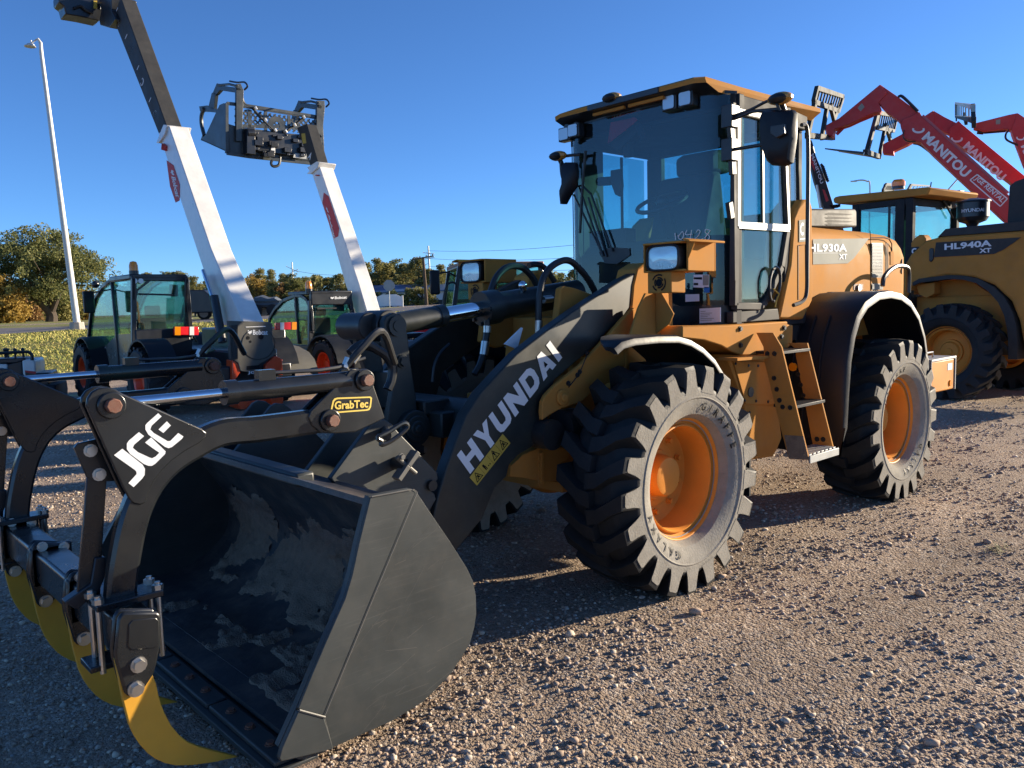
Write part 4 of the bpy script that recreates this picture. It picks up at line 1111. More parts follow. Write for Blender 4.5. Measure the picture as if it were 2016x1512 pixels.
for s in (1, -1):
    f = (lambda m_: m_ if s > 0 else m_.mirror())
    fy = (lambda p: V((p.x, p.y*s, p.z)))
    # both plates of an arm mirror about the arm's own mid plane, so the outer face stays outside
    arm_ = f(MB().loft(secs)).build('grapple_arm', M['grapple'], None, smooth=40)
    for y0, nm in ((.815, 'arm_plate'), (.748, 'arm_plate')):
        o = MB().prism([(p.x, (y0 if s > 0 else y0-1.5625)+0, p.z) for p in jpl], (0, -.014, 0)).build(nm, M['grapple'], arm_, bevel=.005)
        o2 = MB().prism([(p.x, (y0 if s > 0 else y0-1.5625)+0, p.z) for p in gpl], (0, -.014, 0)).build('mount_bracket', M['grapple'], arm_, bevel=.005)
        if y0 > .8:
            yy = .815 if s > 0 else .815-1.5625
            for c in (fp_,): rustpin(V((c.x, yy, c.z)), 1, o)
            for c in (rp_, lp_): rustpin(V((c.x, yy, c.z)), 1, o2)
            if s > 0: jo, go = o, o2
    ym = .7815 if s > 0 else .7815-1.5625
    A = V((fp_.x, ym, fp_.z)); B = V((rp_.x, ym, rp_.z)); d = (B-A).normalized(); L_ = (B-A).length
    gl = W.y(zz('F', (140, 328)), .78)[0]; k = (V((gl.x, ym, gl.z))-A).dot(d)
    cyl = MB().cyl(A+d*(k+.02), B-d*.06, .040, n=24).cyl(A+d*k, A+d*(k+.05), .047, n=24).cyl(B-d*.12, B, .034, n=18)
    cyl.box(A.x+d.x*(k+.17)-.035, A.x+d.x*(k+.17)+.035, ym-.02, ym+.02, A.z+d.z*(k+.17)+.03, A.z+d.z*(k+.17)+.075)
    co_ = cyl.build('grapple_cylinder', M['grapple'], None, smooth=30)
    MB().cyl(A, A+d*(k+.03), .019, n=20).cyl(A-d*.02, A+d*.03, .03, n=16).build('piston_rod', M['chrome'], co_)
    hz_ = MB().tube([A+d*(k+.2)+V((0, 0, .06)), A+d*(k+.4)+V((0, .01, .055)), B-d*.1+V((0, 0, .06)), B+V((-.03, 0, .09))], .008, 6)
    hz_.tube(smooth_path([B+V((.06, 0, .065)), B+V((0, .02, .13)), B+V((-.12, 0, .2)), B+V((-.25, -.1, .05))], 5), .016, 8)
    hz_.build('hose', M['hose'], co_)
    MB().cyl(B+V((.07, 0, .055)), B+V((.05, 0, .095)), .016, n=6).cyl(B+V((.03, 0, .075)), B+V((.0, 0, .11)), .014, n=6).build('hose_fitting', M['steel'], co_)
    # foot plate and clamp on the cross bar
    z1 = .66
    o = MB().box(2.80, 3.02, ym-.05, ym+.075, z1-.012, z1+.012).box(2.80, 3.05, ym-.06, ym+.06, .44, .462).build('clamp_plate', M['grapple'], arm_, bevel=.004)
    g = MB()
    for x_ in (2.815, 3.01):
        for y_ in (ym-.03, ym+.055):
            g.cyl((x_, y_, .43), (x_, y_, .70), .010, n=10); g.cyl((x_, y_, .672), (x_, y_, .69), .019, n=6)
    g.build('clamp_bolt', M['steel'], o)
    # flat link plate hung beside the arm
    lk = W.y(zz('I', (425, 470), (445, 445), (540, 418), (600, 440), (690, 680), (690, 650), (612, 650), (590, 1000), (575, 1330), (440, 1330), (470, 1000), (500, 650)), .71)
    lk1 = W.y(zz('I', (425, 470), (445, 445), (560, 418), (600, 470), (680, 660), (540, 665), (500, 640)), .72)
    lk2 = W.y(zz('I', (498, 640), (612, 660), (590, 1000), (575, 1340), (440, 1330), (470, 1000)), .72)
    yo = 0 if s > 0 else -1.5625
    lo = MB().prism([(p.x, p.y+yo, p.z) for p in lk1], (0, -.02, 0)).prism([(p.x, p.y+yo-.002, p.z) for p in lk2], (0, -.016, 0)).build('hose_guard', M['grapple'], arm_, bevel=.003)
    g = MB()
    for p in W.y(zz('I', (517, 485), (567, 622)), .72): g.bolt((p.x, p.y+yo, p.z), (0, 1, 0), .017, .016)
    g.build('bolt', M['steel'], lo)
    bk_ = W.y(zz('I', (370, 1355), (520, 1250), (545, 1100), (605, 1095), (605, 1200), (570, 1290), (440, 1400)), .73)
    MB().prism([(p.x, p.y+yo, p.z) for p in bk_], (0, -.05, 0)).build('guard_bracket', M['bodyk'], lo, bevel=.004)
# lettering on the near arm
def jge(name, polys, k, par, y=.8165, mt='decalw'):
    mb = MB()
    for pg in polys: mb.poly([p+V((0, 0, 0)) for p in W.y(zz(k, *pg), y)])
    return mb.build(name, M[mt], par, smooth=0)
jge('lettering', [
    [(652, 512), (700, 475), (815, 565), (830, 590), (828, 625), (815, 645), (765, 695), (735, 672), (782, 620), (780, 605), (770, 595)],
    [(795, 380), (825, 403), (768, 452), (760, 470), (790, 495), (855, 525), (870, 530), (890, 520), (912, 498), (878, 475), (830, 440), (865, 410), (948, 490), (945, 505), (890, 560), (870, 573), (850, 573), (822, 562), (745, 505), (726, 478), (726, 445), (738, 428)],
    [(905, 272), (925, 290), (868, 343), (860, 365), (880, 385), (960, 432), (975, 430), (1020, 385), (1050, 405), (1042, 418), (985, 465), (965, 472), (945, 465), (850, 395), (832, 365), (832, 340), (845, 325)],
    [(955, 318), (978, 342), (935, 385), (907, 365)]], 'I', jo)
# maker's badge: yellow frame and word on black
rr = [(930, 376), (950, 370), (1185, 362), (1197, 372), (1190, 435), (1178, 458), (1160, 463), (920, 482), (902, 475), (904, 455), (918, 392)]
ri = [(940, 386), (955, 381), (1178, 372), (1186, 378), (1180, 430), (1170, 448), (1155, 453), (922, 471), (914, 466), (916, 452), (929, 398)]
ring = MB(); a_ = W.y(zz('F', *rr), .8165); b_ = W.y(zz('F', *ri), .8165)
for i in range(len(a_)): ring.poly([a_[i], a_[(i+1) % len(a_)], b_[(i+1) % len(b_)], b_[i]])
ring.build('badge_frame', paint('badge_yellow', (.75, .55, .10), .4, dust=.02), go, smooth=0)
q = W.y(zz('F', (930, 455), (1168, 440), (1168, 382), (930, 396)), .8165)
text('GrabTec', 'lettering', go, bpy.data.materials['badge_yellow'], q[0], q[1]-q[0], q[3]-q[0], (q[3]-q[0]).length, (q[1]-q[0]).length, bold=.03)
# cross bar, collars, tines
mb = MB().box(2.86, 2.985, -1.28, .965, .495, .635)
cross = mb.build('cross_bar', M['grapple'], None, bevel=.014, seg=3)
pl = W.y(zz('E', (780, 740), (800, 705), (830, 690), (1040, 688), (1062, 702), (1068, 730), (1066, 900), (1040, 1030), (1020, 1100), (930, 1240), (900, 1252), (850, 1250), (825, 1225), (765, 1020), (758, 960)), 1.0)
tn = W.y(zz('H', (655, 430), (700, 665), (735, 800), (765, 865), (800, 918), (840, 962), (880, 992), (940, 1020), (1000, 1033), (1100, 1031), (1230, 1012), (1355, 984), (1300, 970), (1200, 945), (1130, 925), (1070, 900), (1020, 860), (975, 805), (940, 740), (920, 690), (905, 640), (890, 570), (868, 515), (830, 440)), .985)
for i, y0 in enumerate((1.0, .42, -.15, -.73)):
    c = MB().prism([(p.x, y0, p.z) for p in pl], (0, -.018, 0))
    c.prism([(p.x, y0-.042, p.z) for p in pl], (0, -.016, 0))
    co_ = c.build('tine_bracket', M['grapple'], cross, bevel=.008)
    if i == 0:
        MB().prism([(p.x, 1.003, p.z) for p in W.y(zz('E', (850, 770), (875, 740), (1030, 725), (1050, 745), (1048, 900), (1025, 925), (870, 940), (845, 915)), 1.0)], (0, -.005, 0)).build('end_cap', M['grapple'], co_, bevel=.003)
    t = MB().prism([(p.x, y0-.02, p.z) for p in tn], (0, -.02, 0))
    tine = t.build('tine', M['yellow'], cross, bevel=.003)
    g = MB()
    for p in W.y(zz('E', (915, 1035), (897, 1195)), 1.0): g.bolt((p.x, y0, p.z), (0, 1, 0), .020, .022)
    for p in W.y(zz('E', (870, 745), (1045, 735)), 1.0):
        if i: g.bolt((p.x, y0, p.z+.01), (0, 1, 0), .016, .018)
    g.build('bolt', M['steel'], co_)
    if i: 
        MB().box(2.84, 3.005, y0-.03, y0+.0, .475, .655).build('collar', M['grapple'], cross, bevel=.01)
# everything built here hangs together
bpy.context.view_layer.update()
for o in [o for o in bpy.data.objects if o not in _b0 and o.parent is None]:
    o.parent = BK; o.matrix_parent_inverse = Matrix.Translation((-2.0, 0, 0))
# ================================================================== machines parked behind
ZO.update(a1=(700, 480, 4.8), a2=(340, 480, 6.72), a3=(1780, 560, 6.3), a4=(0, 660, 12.6))


def frame_at(px, b, th):
    d = ray(px); k = b/d.dot(GF); p = CAM+d*k
    return Frame((p.x, p.y, 0), YAW+R(th))


def mach(name, f, label, cat, group=None):
    return tag(empty(name, f.o, f.h), label, cat, group)


def small_wheel(r, w, rr, mt, par, loc, side=1):
    t = MB(); h = w/2
    t.lathe([(h*.75, rr), (h, rr+.05), (h*1.02, r*.86), (h*.8, r*.96), (0, r*.97), (-h*.8, r*.96), (-h, r*.86), (-h, rr)], n=36)
    n = 18
    for sd in (1, -1):
        for k in range(n):
            a = 2*math.pi*(k+.25*sd)/n; secs = []
            for y, sh in ((h*1.0, 0), (h*.5, -.12), (0, -.22)):
                secs.append([(q*math.cos(a+sh+e), y*sd, q*math.sin(a+sh+e)) for q, e in ((r*.93, -.09), (r*.93, .09), (r*1.0, .06), (r*1.0, -.06))])
            t.loft(secs)
    rim = MB().lathe([(h*.8, rr), (h*.7, rr*.9), (h*.2, rr*.82), (h*.15, rr*.4), (h*.4, rr*.36), (h*.4, .001)], n=28)
    for k in range(8): rim.bolt((rr*.62*math.cos(k*.785), h*.17, rr*.62*math.sin(k*.785)), (0, 1, 0), .016, .02)
    o = rim.build('wheel', mt, par); o.location = loc
    if side < 0: o.rotation_euler = (0, 0, math.pi)
    t.build('tyre', M['rubber'], o, smooth=30)
    return o


def strip(pts_l, pts_m, pts_r=None): return None


def box_boom(f, low, top, y0, y1, name, mt, par, bevel=.015):
    """beam whose left side lies in the plane y0: lower edge points, upper edge points"""
    pts = f.y(low, y0)+list(reversed(f.y(top, y0)))
    return MB().prism(pts, (0, y1-y0, 0)).build(name, mt, par, bevel=bevel, smooth=0)


def bobcat_mark(q, par, nm='lettering'):
    u = q[1]-q[0]; v = q[3]-q[0]
    hd = quadmap(q)
    o = q[0]+u*.26
    text('Bobcat', nm, par, M['decalw'], o, u, v, v.length, u.length*.74, bold=.03)
    glyphs([[(0, .75), (.05, .95), (.08, .75), (.14, .75), (.17, .95), (.22, .75), (.19, .55), (.22, .35), (.15, .3), (.11, .05), (.07, .3), (0, .35), (.03, .55)]], q, 'emblem', M['decalw'], par)


def telehandler_cab(f, root, side_out, side_glass, rear, rear_glass, split, w, zlow):
    """side outlines lie in the plane y = 0, the rear face in x = 0"""
    so = f.y(side_out, 0); sg = f.y(side_glass, 0)
    mb = MB()
    bars(so, .07, .06, mb)
    right = [V((p.x, -w, p.z)) for p in so]
    bars(right, .07, .06, mb)
    zt = max(p.z for p in so)
    xs = [p for p in so if p.z > zt-.12]
    rr = f.x(rear, 0)
    bars(rr, .08, .08, mb, (1, 0, 0))
    sp = f.y(split, 0); mb.beam(sp[0], sp[1], .06, .06, (0, 1, 0))
    xm = max(p.x for p in so)
    mb.box(.0, min(xm, 1.6), -w, 0, zlow, zlow+.08)
    cab = mb.build('cab', M['bodyk'], root, bevel=.01)
    MB().prism([p+V((0, -.012, 0)) for p in sg], (0, -.008, 0)).build('door_glass', M['teal2'], cab)
    MB().prism([V((p.x, -w+.01, p.z)) for p in sg], (0, -.008, 0)).build('side_glass', M['teal2'], cab)
    MB().prism(f.x(rear_glass, .01), (.008, 0, 0)).build('rear_glass', M['teal2'], cab)
    fz = [p for p in so if p.x > xm*.55]
    front = sorted(fz, key=lambda p: p.z)
    fm = MB().loft([[V((p.x+.01, 0, p.z)), V((p.x+.01, -w, p.z))] for p in front], closed=False)
    fm.build('front_glass', M['teal2'], cab)
    return cab, so, zt


def seat_and_wheel(par, x, y, z):
    MB().box(x, x+.45, y-.24, y+.24, z, z+.14).box(x-.08, x+.06, y-.22, y+.22, z+.1, z+.62).box(x-.07, x+.04, y-.13, y+.13, z+.66, z+.84).build('driver_seat', M['seat'], par, bevel=.03)
    c = V((x+.75, y, z+.42)); e1 = V((0, 1, 0)); e2 = V((.5, 0, .86))
    m_ = MB().tube([c+e1*(.19*math.cos(t))+e2*(.19*math.sin(t)) for t in [2*math.pi*i/20 for i in range(21)]], .018, 6)
    m_.cyl(c, c+V((.25, 0, -.5)), .04, n=10).build('steering_wheel', M['bodyk'], par)


def beacon(c, par, r=.075):
    o = MB().cyl(V(c), V(c)+V((0, 0, .11)), r*1.05, n=16).build('beacon', M['bodyk'], par)
    MB().lathe([(.11, r), (.2, r*.97), (.26, r*.7), (.275, .001)], c, (0, 0, 1), n=18).build('beacon_lens', M['amber'], o)


def tail_lamp(f, k, pts, x, par):
    p = f.x(zz(k, *pts), x)
    o = MB().prism(p, (.06, 0, 0)).build('tail_light', M['redlens'], par, bevel=.01)
    a = p[0].lerp(p[1], .02); b = p[0].lerp(p[1], .25); c = p[3].lerp(p[2], .25); d = p[3].lerp(p[2], .02)
    MB().prism([q+V((-.006, 0, 0)) for q in (a, b, c, d)], (.01, 0, 0)).build('turn_lens', M['amber'], o)
    a = p[0].lerp(p[1], .62); b = p[0].lerp(p[1], .8); c = p[3].lerp(p[2], .8); d = p[3].lerp(p[2], .62)
    MB().prism([q+V((-.006, 0, 0)) for q in (a, b, c, d)], (.01, 0, 0)).build('reverse_lens', M['decalw'], o)
    return o


def hex_sign(f, k, pts, y, par):
    p = f.y(zz(k, *pts), y)
    return MB().prism([q+V((0, .004, 0)) for q in p], (0, -.004, 0)).build('maker_sign', M['red'], par, smooth=0)


# ---- first white telehandler, boom up, left of the picture
F1 = frame_at(zz('V', (900, 700))[0], 14, 42)
T1 = mach('telehandler', F1, 'black-cabbed telehandler by the grass bank whose long white boom carries white letters', 'telehandler', 'white boomed telehandlers')
cab1, so1, zt1 = telehandler_cab(F1, T1, zz('V', (350, 1490), (345, 1100), (380, 760), (440, 590), (520, 470), (620, 395), (850, 360), (895, 360), (900, 1490)),
                                 zz('V', (350, 1190), (345, 1100), (385, 760), (445, 590), (525, 475), (620, 400), (850, 370), (890, 370), (890, 1045), (690, 1050), (560, 1195)),
                                 zz('V', (900, 365), (1555, 375), (1600, 960), (1580, 1490), (905, 1490)),
                                 zz('V', (930, 400), (1550, 400), (1590, 950), (1080, 1045), (1000, 1000), (950, 880)), zz('V', (632, 400), (735, 1480)), .90, .45)
sp_ = F1.y(zz('V', (350, 1200), (560, 1200), (690, 1060), (890, 1052), (895, 1480), (350, 1490)), .004)
MB().prism(sp_, (0, -.02, 0)).build('door_panel', paint('door_grey', (.18, .17, .14), .2, coat=.5, dust=.05), cab1)
q = F1.y(zz('V', (480, 1330), (545, 1250), (555, 1215), (485, 1295)), .008)
glyphs([[(0, 0), (1, 0), (1, 1), (0, 1)]], q, 'model_mark', M['decalw'], cab1)
sp_ = F1.y(zz('V', (350, 1205), (430, 1205), (400, 1290), (365, 1290)), .007); MB().prism(sp_, (0, -.005, 0)).build('door_flash', M['bobred'], cab1)
MB().box(-.04, 1.15, -.93, .04, zt1-.03, zt1+.06).build('roof', M['bodyk'], cab1, bevel=.02)
MB().box(-.05, .05, -.92, .02, .45, 1.38).build('rear_panel', M['bodyk'], cab1, bevel=.02)
seat_and_wheel(cab1, .45, -.45, .95)
MB().beam(*F1.x(zz('V', (960, 560), (1390, 570)), -.02), .03, .03).prism(F1.x(zz('V', (1370, 440), (1450, 450), (1450, 590), (1370, 590)), .2), (.1, 0, 0)).build('rear_wiper', M['hose'], cab1)
MB().prism(F1.x(zz('V', (880, 590), (925, 530), (1085, 385), (1130, 385), (960, 520), (930, 640)), -.03), (.02, 0, 0)).build('corner_brace', M['bodyk'], cab1)
p = F1.x(zz('V', (907, 335)), .1)[0]; beacon((p.x, p.y, p.z-.02), cab1)
for kx in ((905, 400), (980, 400)):
    p = F1.x(zz('V', kx), -.02)[0]
    o = MB().cyl(p, p+V((-.05, 0, 0)), .045, n=14).build('work_lamp', M['lamp'], cab1)
p = F1.y(zz('V', (345, 660)), .35)[0]
o = MB().box(p.x-.05, p.x+.05, p.y-.09, p.y+.09, p.z-.2, p.z+.2).build('side_mirror', M['fender'], cab1, bevel=.02)
MB().tube([p+V((0, 0, .15)), V((p.x-.2, .02, p.z+.22))], .012, 6).build('mirror_arm', M['hose'], o)
p = F1.y(zz('V', (430, 440)), .15)[0]; MB().sph(p, .07, 10).build('work_lamp', M['bodyk'], cab1)
ch = MB().box(-1.75, 3.0, -1.75, -.95, .45, 1.0).box(-1.75, 2.9, -2.0, .0, .5, .75).box(-1.3, 1.2, -2.15, -1.6, .6, 1.35)
ch.build('chassis', M['bodyk'], T1, bevel=.03)
for x, y, s in ((2.3, .15, 1), (2.3, -2.0, -1), (-1.0, .15, 1), (-1.0, -2.0, -1)): small_wheel(.56, .38, .30, M['bobred'], T1, (x, y, .56), s)
for y0 in (-.12, -2.18):
    for xw in (2.3, -1.0):
        pts = [(xw+.68*math.cos(R(a)), .56+.68*math.sin(R(a))) for a in range(15, 171, 15)]
        MB().loft([[V((x, y0, z)), V((x, y0+.42, z)), V((x-.02, y0+.42, z-.03)), V((x-.02, y0, z-.03))] for x, z in pts]).build('wheel_guard', M['fender'], T1)
# boom: three nested boxes up to the top of the photo
bL, bM = [(312, 262), (387, 490), (410, 560), (437, 640)], [(332, 247), (415, 490), (445, 560), (483, 645)]
boom1 = box_boom(F1, bL, bM, -1.15, -1.52, 'boom', M['white'], T1)
MB().prism(F1.y(zz('T', (1045, 1418), (1115, 1235), (1150, 1240), (1130, 1330), (1070, 1420)), -1.11), (0, -.46, 0)).build('boom_collar', M['white'], boom1, bevel=.01)
b1e = box_boom(F1, zz('T', (620, 190), (1075, 1340)), zz('T', (690, -30), (1145, 1245)), -1.20, -1.50, 'boom_extension', M['darkgrey'], boom1)
for ch_, pt in (('A', (690, 225)), ('B', (805, 500)), ('C', (922, 822)), ('D', (1043, 1140))):
    f_ = F1.y(zz('T', (pt[0]-18, pt[1]+45), (pt[0]+30, pt[1]+45), (pt[0]+10, pt[1]-45)), -1.198)
    text(ch_, 'lettering', b1e, M['decalw'], f_[0], V((.5, 0, .35)), f_[2]-f_[0], .20, .13, bold=.03)
for pt in ((655, 100), (748, 362), (865, 672), (985, 990)):
    f_ = F1.y(zz('T', (pt[0]-10, pt[1]+22), (pt[0]+10, pt[1]-22)), -1.197); MB().beam(f_[0], f_[1], .02, .004, (0, 1, 0)).build('mark', M['decalw'], b1e)
hs = hex_sign(F1, 'T', ((1150, 1590), (1218, 1640), (1280, 1830), (1280, 1990), (1240, 2010), (1185, 1850)), -1.147, boom1)
q = F1.y([(345, 340), (352, 352), (366, 392), (358, 378)], -1.14)
q = F1.y(zz('T', (1240, 1950), (1180, 1680), (1222, 1690), (1275, 1930)), -1.142)
bobcat_mark([q[1], q[0], q[3], q[2]], hs)
MB().cyl(*F1.y([(327, 285), (326, 295)], -1.147), .09, n=6).build('hex_mark', M['red'], boom1)
p = F1.y(zz('a2', (545, 690), (640, 990)), -1.0); c_ = MB().cyl(p[0], p[1]+V((0, 0, -.4)), .075, n=18).build('lift_cylinder', M['bodyk'], T1)
p2 = F1.y(zz('a2', (520, 690), (400, 350)), -1.0); MB().cyl(p2[0], p2[1], .035, n=14).build('piston_rod', M['chrome'], c_)
# head and the dark attachment at the top
hp = F1.y(zz('T', (470, -40), (500, 110), (480, 200), (490, 250), (580, 275), (640, 190), (600, 100), (600, -40)), -1.10)
hd1 = MB().prism(hp, (0, -.5, 0)).build('boom_head', M['bodyk'], boom1, bevel=.01)
sx = hp[0].x+.15
ap_ = F1.x(zz('T', (75, -60), (80, 20), (130, 60), (150, 140), (300, 165), (480, 205), (600, 100), (600, -60)), sx)
at1 = MB().prism(ap_, (.45, 0, 0)).build('attachment_plate', M['bodyk'], hd1, bevel=.02)
MB().tube(smooth_path(F1.x(zz('T', (230, 80), (300, 60), (350, 100), (420, 130)), sx-.05), 4), .03, 6).build('hose', M['hose'], at1)
MB().prism(F1.x(zz('T', (425, 5), (460, 5), (460, 85), (425, 85)), sx-.02), (.01, 0, 0)).build('warning_label', M['decaly'], at1)
MB().prism(F1.x(zz('T', (492, 40), (535, 40), (535, 92), (492, 90)), sx-.02), (.01, 0, 0)).build('label_sheet', M['sticker'], at1)
# rear: plate with the maker's name, red chassis ends, right mudguard, lamps
tail_lamp(F1, 'V', ((1405, 965), (1710, 965), (1710, 1070), (1405, 1070)), -.12, T1)
tail_lamp(F1, 'X', ((930, 372), (722, 380), (722, 450), (930, 448)), -1.7, T1)
xr = -1.85
rp = MB().prism(F1.x(zz('X', (250, 360), (670, 372), (690, 400), (688, 560), (722, 650), (715, 700), (560, 790), (480, 880), (370, 860), (345, 780), (270, 740)), xr), (.08, 0, 0)).build('rear_plate', M['plate'], T1, bevel=.01)
q = F1.x(zz('X', (440, 500), (640, 500), (640, 455), (440, 450)), xr-.003)
u = q[0]-q[1]
bobcat_mark(q, rp)
q = F1.x(zz('X', (442, 895), (556, 895), (556, 860), (442, 860)), xr-.004); text('JGE', 'lettering', rp, M['decalw'], q[0], q[1]-q[0], q[3]-q[0], (q[3]-q[0]).length, (q[1]-q[0]).length, bold=.03)
c_ = F1.x(zz('X', (550, 590)), xr-.003)[0]
MB().tube([c_+V((0, .29*math.cos(R(a)), .26*math.sin(R(a)))) for a in range(0, 361, 12)], .006, 4).build('hatch_seam', M['hose'], rp)
for kx, r_ in (((575, 520), .045), ((445, 530), .03), ((470, 568), .02), ((335, 545), .025)):
    p = F1.x(zz('X', kx), xr-.004)[0]; MB().cyl(p, p+V((.004, 0, 0)), r_, n=14).build('hole', M['decalk'], rp)
MB().prism(F1.x(zz('X', (285, 405), (345, 400), (345, 740), (290, 740)), xr-.03), (.03, 0, 0)).build('hinge_strip', M['darkgrey'], rp, bevel=.005)
MB().prism(F1.x(zz('X', (435, 810), (560, 800), (560, 840), (435, 848)), xr-.004), (.004, 0, 0)).build('slot', M['decalk'], rp)
for pts in (((290, 750), (350, 770), (372, 870), (310, 960), (290, 950)), ((620, 800), (700, 720), (730, 712), (785, 740), (790, 900), (620, 890)), ((320, 1150), (435, 1140), (440, 1230), (370, 1240)), ((670, 1120), (790, 1105), (790, 1185), (690, 1210))):
    MB().prism(F1.x(zz('X', *pts), xr+.02), (.25, 0, 0)).build('chassis_end', M['bobred'], T1, bevel=.01)
MB().prism(F1.x(zz('X', (290, 760), (790, 740), (800, 1180), (330, 1230)), xr+.2), (.3, 0, 0)).build('rear_axle_carrier', M['bobred'], T1, bevel=.02)
gd = F1.y(zz('X', (690, 600), (760, 585), (850, 590), (950, 615), (1050, 670), (1105, 740), (1130, 810), (1130, 850)), -2.55)
gd = [V((p.x, -2.55, p.z)) for p in gd]
MB().loft([[p, p+V((0, .62, .06)), p+V((-.03, .62, .02)), p+V((-.03, 0, -.05))] for p in gd]).build('mudguard', M['plate'], T1, smooth=40)

# ---- second white telehandler with a raised grapple bucket
F2 = frame_at(zz('X', (1070, 300))[0], 17, 42)
T2 = mach('telehandler', F2, 'telehandler whose raised white boom holds a grapple bucket, its cab right of the other', 'telehandler', 'white boomed telehandlers')
cab2, so2, zt2 = telehandler_cab(F2, T2, zz('X', (690, 600), (650, 420), (665, 330), (720, 240), (800, 160), (920, 110), (980, 115), (1030, 150), (1075, 260), (1085, 460), (1050, 620)),
                                 zz('X', (700, 590), (665, 420), (680, 330), (730, 250), (805, 170), (920, 122), (980, 125), (1025, 155), (1065, 260), (1075, 460), (1045, 610)),
                                 zz('X', (1060, 160), (1450, 120), (1540, 610), (1060, 620)), zz('X', (1115, 210), (1430, 205), (1470, 470), (1110, 480)), zz('X', (915, 120), (950, 590)), .95, .42)
MB().box(-.06, .10, -.98, .0, .42, 1.02).box(-.05, .06, -.98, 0, zt2-.22, zt2+.06).build('rear_panel', M['bodyk'], cab2, bevel=.02)
MB().box(-.05, 1.0, -.98, .0, zt2, zt2+.08).build('roof', M['bodyk'], cab2, bevel=.02)
q = F2.x(zz('X', (1262, 150), (1425, 140), (1425, 112), (1262, 122)), -.06); bobcat_mark(q, cab2)
seat_and_wheel(cab2, .45, -.45, .85)
p = F2.x(zz('X', (1050, 80)), .1)[0]; beacon((p.x, p.y, p.z-.03), cab2, .07)
MB().beam(*F2.x(zz('X', (1130, 240), (1320, 235)), -.02), .03, .03).prism(F2.x(zz('X', (1310, 200), (1400, 200), (1400, 265), (1310, 260)), .1), (.1, 0, 0)).build('rear_wiper', M['hose'], cab2)
MB().box(-1.7, 2.9, -1.75, -.95, .4, .95).box(-1.6, 2.8, -2.0, 0, .45, .7).box(-1.3, 1.0, -2.1, -1.6, .5, 1.2).build('chassis', M['bodyk'], T2, bevel=.03)
for x, y, s in ((2.2, .12, 1), (2.2, -2.0, -1), (-.9, .12, 1), (-.9, -2.0, -1)): small_wheel(.52, .36, .28, M['bobred'], T2, (x, y, .52), s)
for y0 in (-.12, -2.15):
    pts = [(-.9+.66*math.cos(R(a)), .52+.62*math.sin(R(a))) for a in range(10, 171, 16)]
    MB().loft([[V((x, y0, z)), V((x, y0+.44, z)), V((x-.02, y0+.44, z-.03)), V((x-.02, y0, z-.03))] for x, z in pts]).build('wheel_guard', M['fender'], T2)
tail_lamp(F2, 'X', ((1540, 440), (1660, 430), (1658, 515), (1545, 520)), -.2, T2)
boom2 = box_boom(F2, [(604, 330), (614, 342), (646, 438), (680, 560), (712, 650)], [(622, 318), (626, 320), (666, 438), (706.5, 560), (733, 650)], -1.15, -1.50, 'boom', M['white'], T2)
MB().prism(F2.y(zz('U', (1128, 1018), (1235, 900), (1250, 905), (1235, 960), (1165, 1022)), -1.11), (0, -.44, 0)).build('boom_collar', M['white'], boom2, bevel=.01)
b2e = box_boom(F2, zz('U', (1030, 560), (1170, 960)), zz('U', (1125, 522), (1240, 910)), -1.20, -1.47, 'boom_extension', M['darkgrey'], boom2)
MB().prism([p+V((0, .004, 0)) for p in F2.y(zz('U', (1075, 622), (1112, 615), (1125, 715), (1090, 722)), -1.2)], (0, -.004, 0)).build('warning_label', M['decaly'], b2e)
f_ = F2.y(zz('U', (1160, 885), (1190, 885), (1175, 845)), -1.197); text('A', 'lettering', b2e, M['decalw'], f_[0], V((.5, 0, .35)), f_[2]-f_[0], .18, .13, bold=.03)
hs = hex_sign(F2, 'U', ((1298, 1205), (1345, 1240), (1450, 1560), (1440, 1640), (1400, 1660), (1285, 1310)), -1.147, boom2)
q = F2.y(zz('U', (1335, 1360), (1418, 1590), (1395, 1640), (1310, 1330)), -1.142)
bobcat_mark([q[0], q[1], q[1]+(q[0]-q[3]), q[0]+(q[0]-q[3])] if False else [q[3], q[2], q[1], q[0]], hs)
MB().cyl(*F2.y(zz('U', (1243, 1030), (1243, 1040)), -1.146), .07, n=6).build('hex_mark', M['red'], boom2)
# the raised grapple bucket (a tool held by the boom)
XB = 3.4
def bx(*p): return F2.x(zz('U', *p), XB)
c_ = bx((815, 640))[0]
GB = tag(empty('grapple_bucket', tuple(Matrix.Rotation(F2.h, 3, 'Z') @ V((XB, c_.y, c_.z))+F2.o), F2.h), 'dark grapple bucket held up in the sky by the second white boom', 'grapple bucket')
GB0 = V((XB, c_.y, c_.z)); _b0 = set(bpy.data.objects)
gm = paint('grapple_bucket_grey', (.030, .040, .044), .38, dust=.08)
back = bx((335, 320), (480, 335), (1210, 450), (1275, 475), (1275, 690), (1170, 915), (560, 850), (335, 815))
lat = MB()
lowp = bx((470, 560), (740, 590), (1120, 690), (1170, 915), (560, 850), (335, 815), (340, 520)); lat.prism(lowp, (.04, 0, 0))
bars(back, .07, .05, lat, (1, 0, 0))
for a, b in (((480, 345), (1210, 460)), ((430, 545), (1210, 560)), ((555, 380), (560, 560)), ((720, 400), (720, 590)), ((950, 440), (950, 590))): lat.beam(*bx(a, b), .075, .03, (1, 0, 0))
for i in range(17):
    x_ = 415+i*48; y_ = 372+i*7.3
    lat.beam(*bx((x_, y_), (x_+70, y_+75+i*1.0)), .035, .02, (1, 0, 0)); lat.beam(*bx((x_+70, y_+5), (x_, y_+75)), .035, .02, (1, 0, 0))
    lat.beam(*bx((x_, y_+75), (x_+70, y_+145)), .035, .02, (1, 0, 0)); lat.beam(*bx((x_+70, y_+75), (x_, y_+145)), .035, .02, (1, 0, 0))
disc = bx((825, 540))[0]
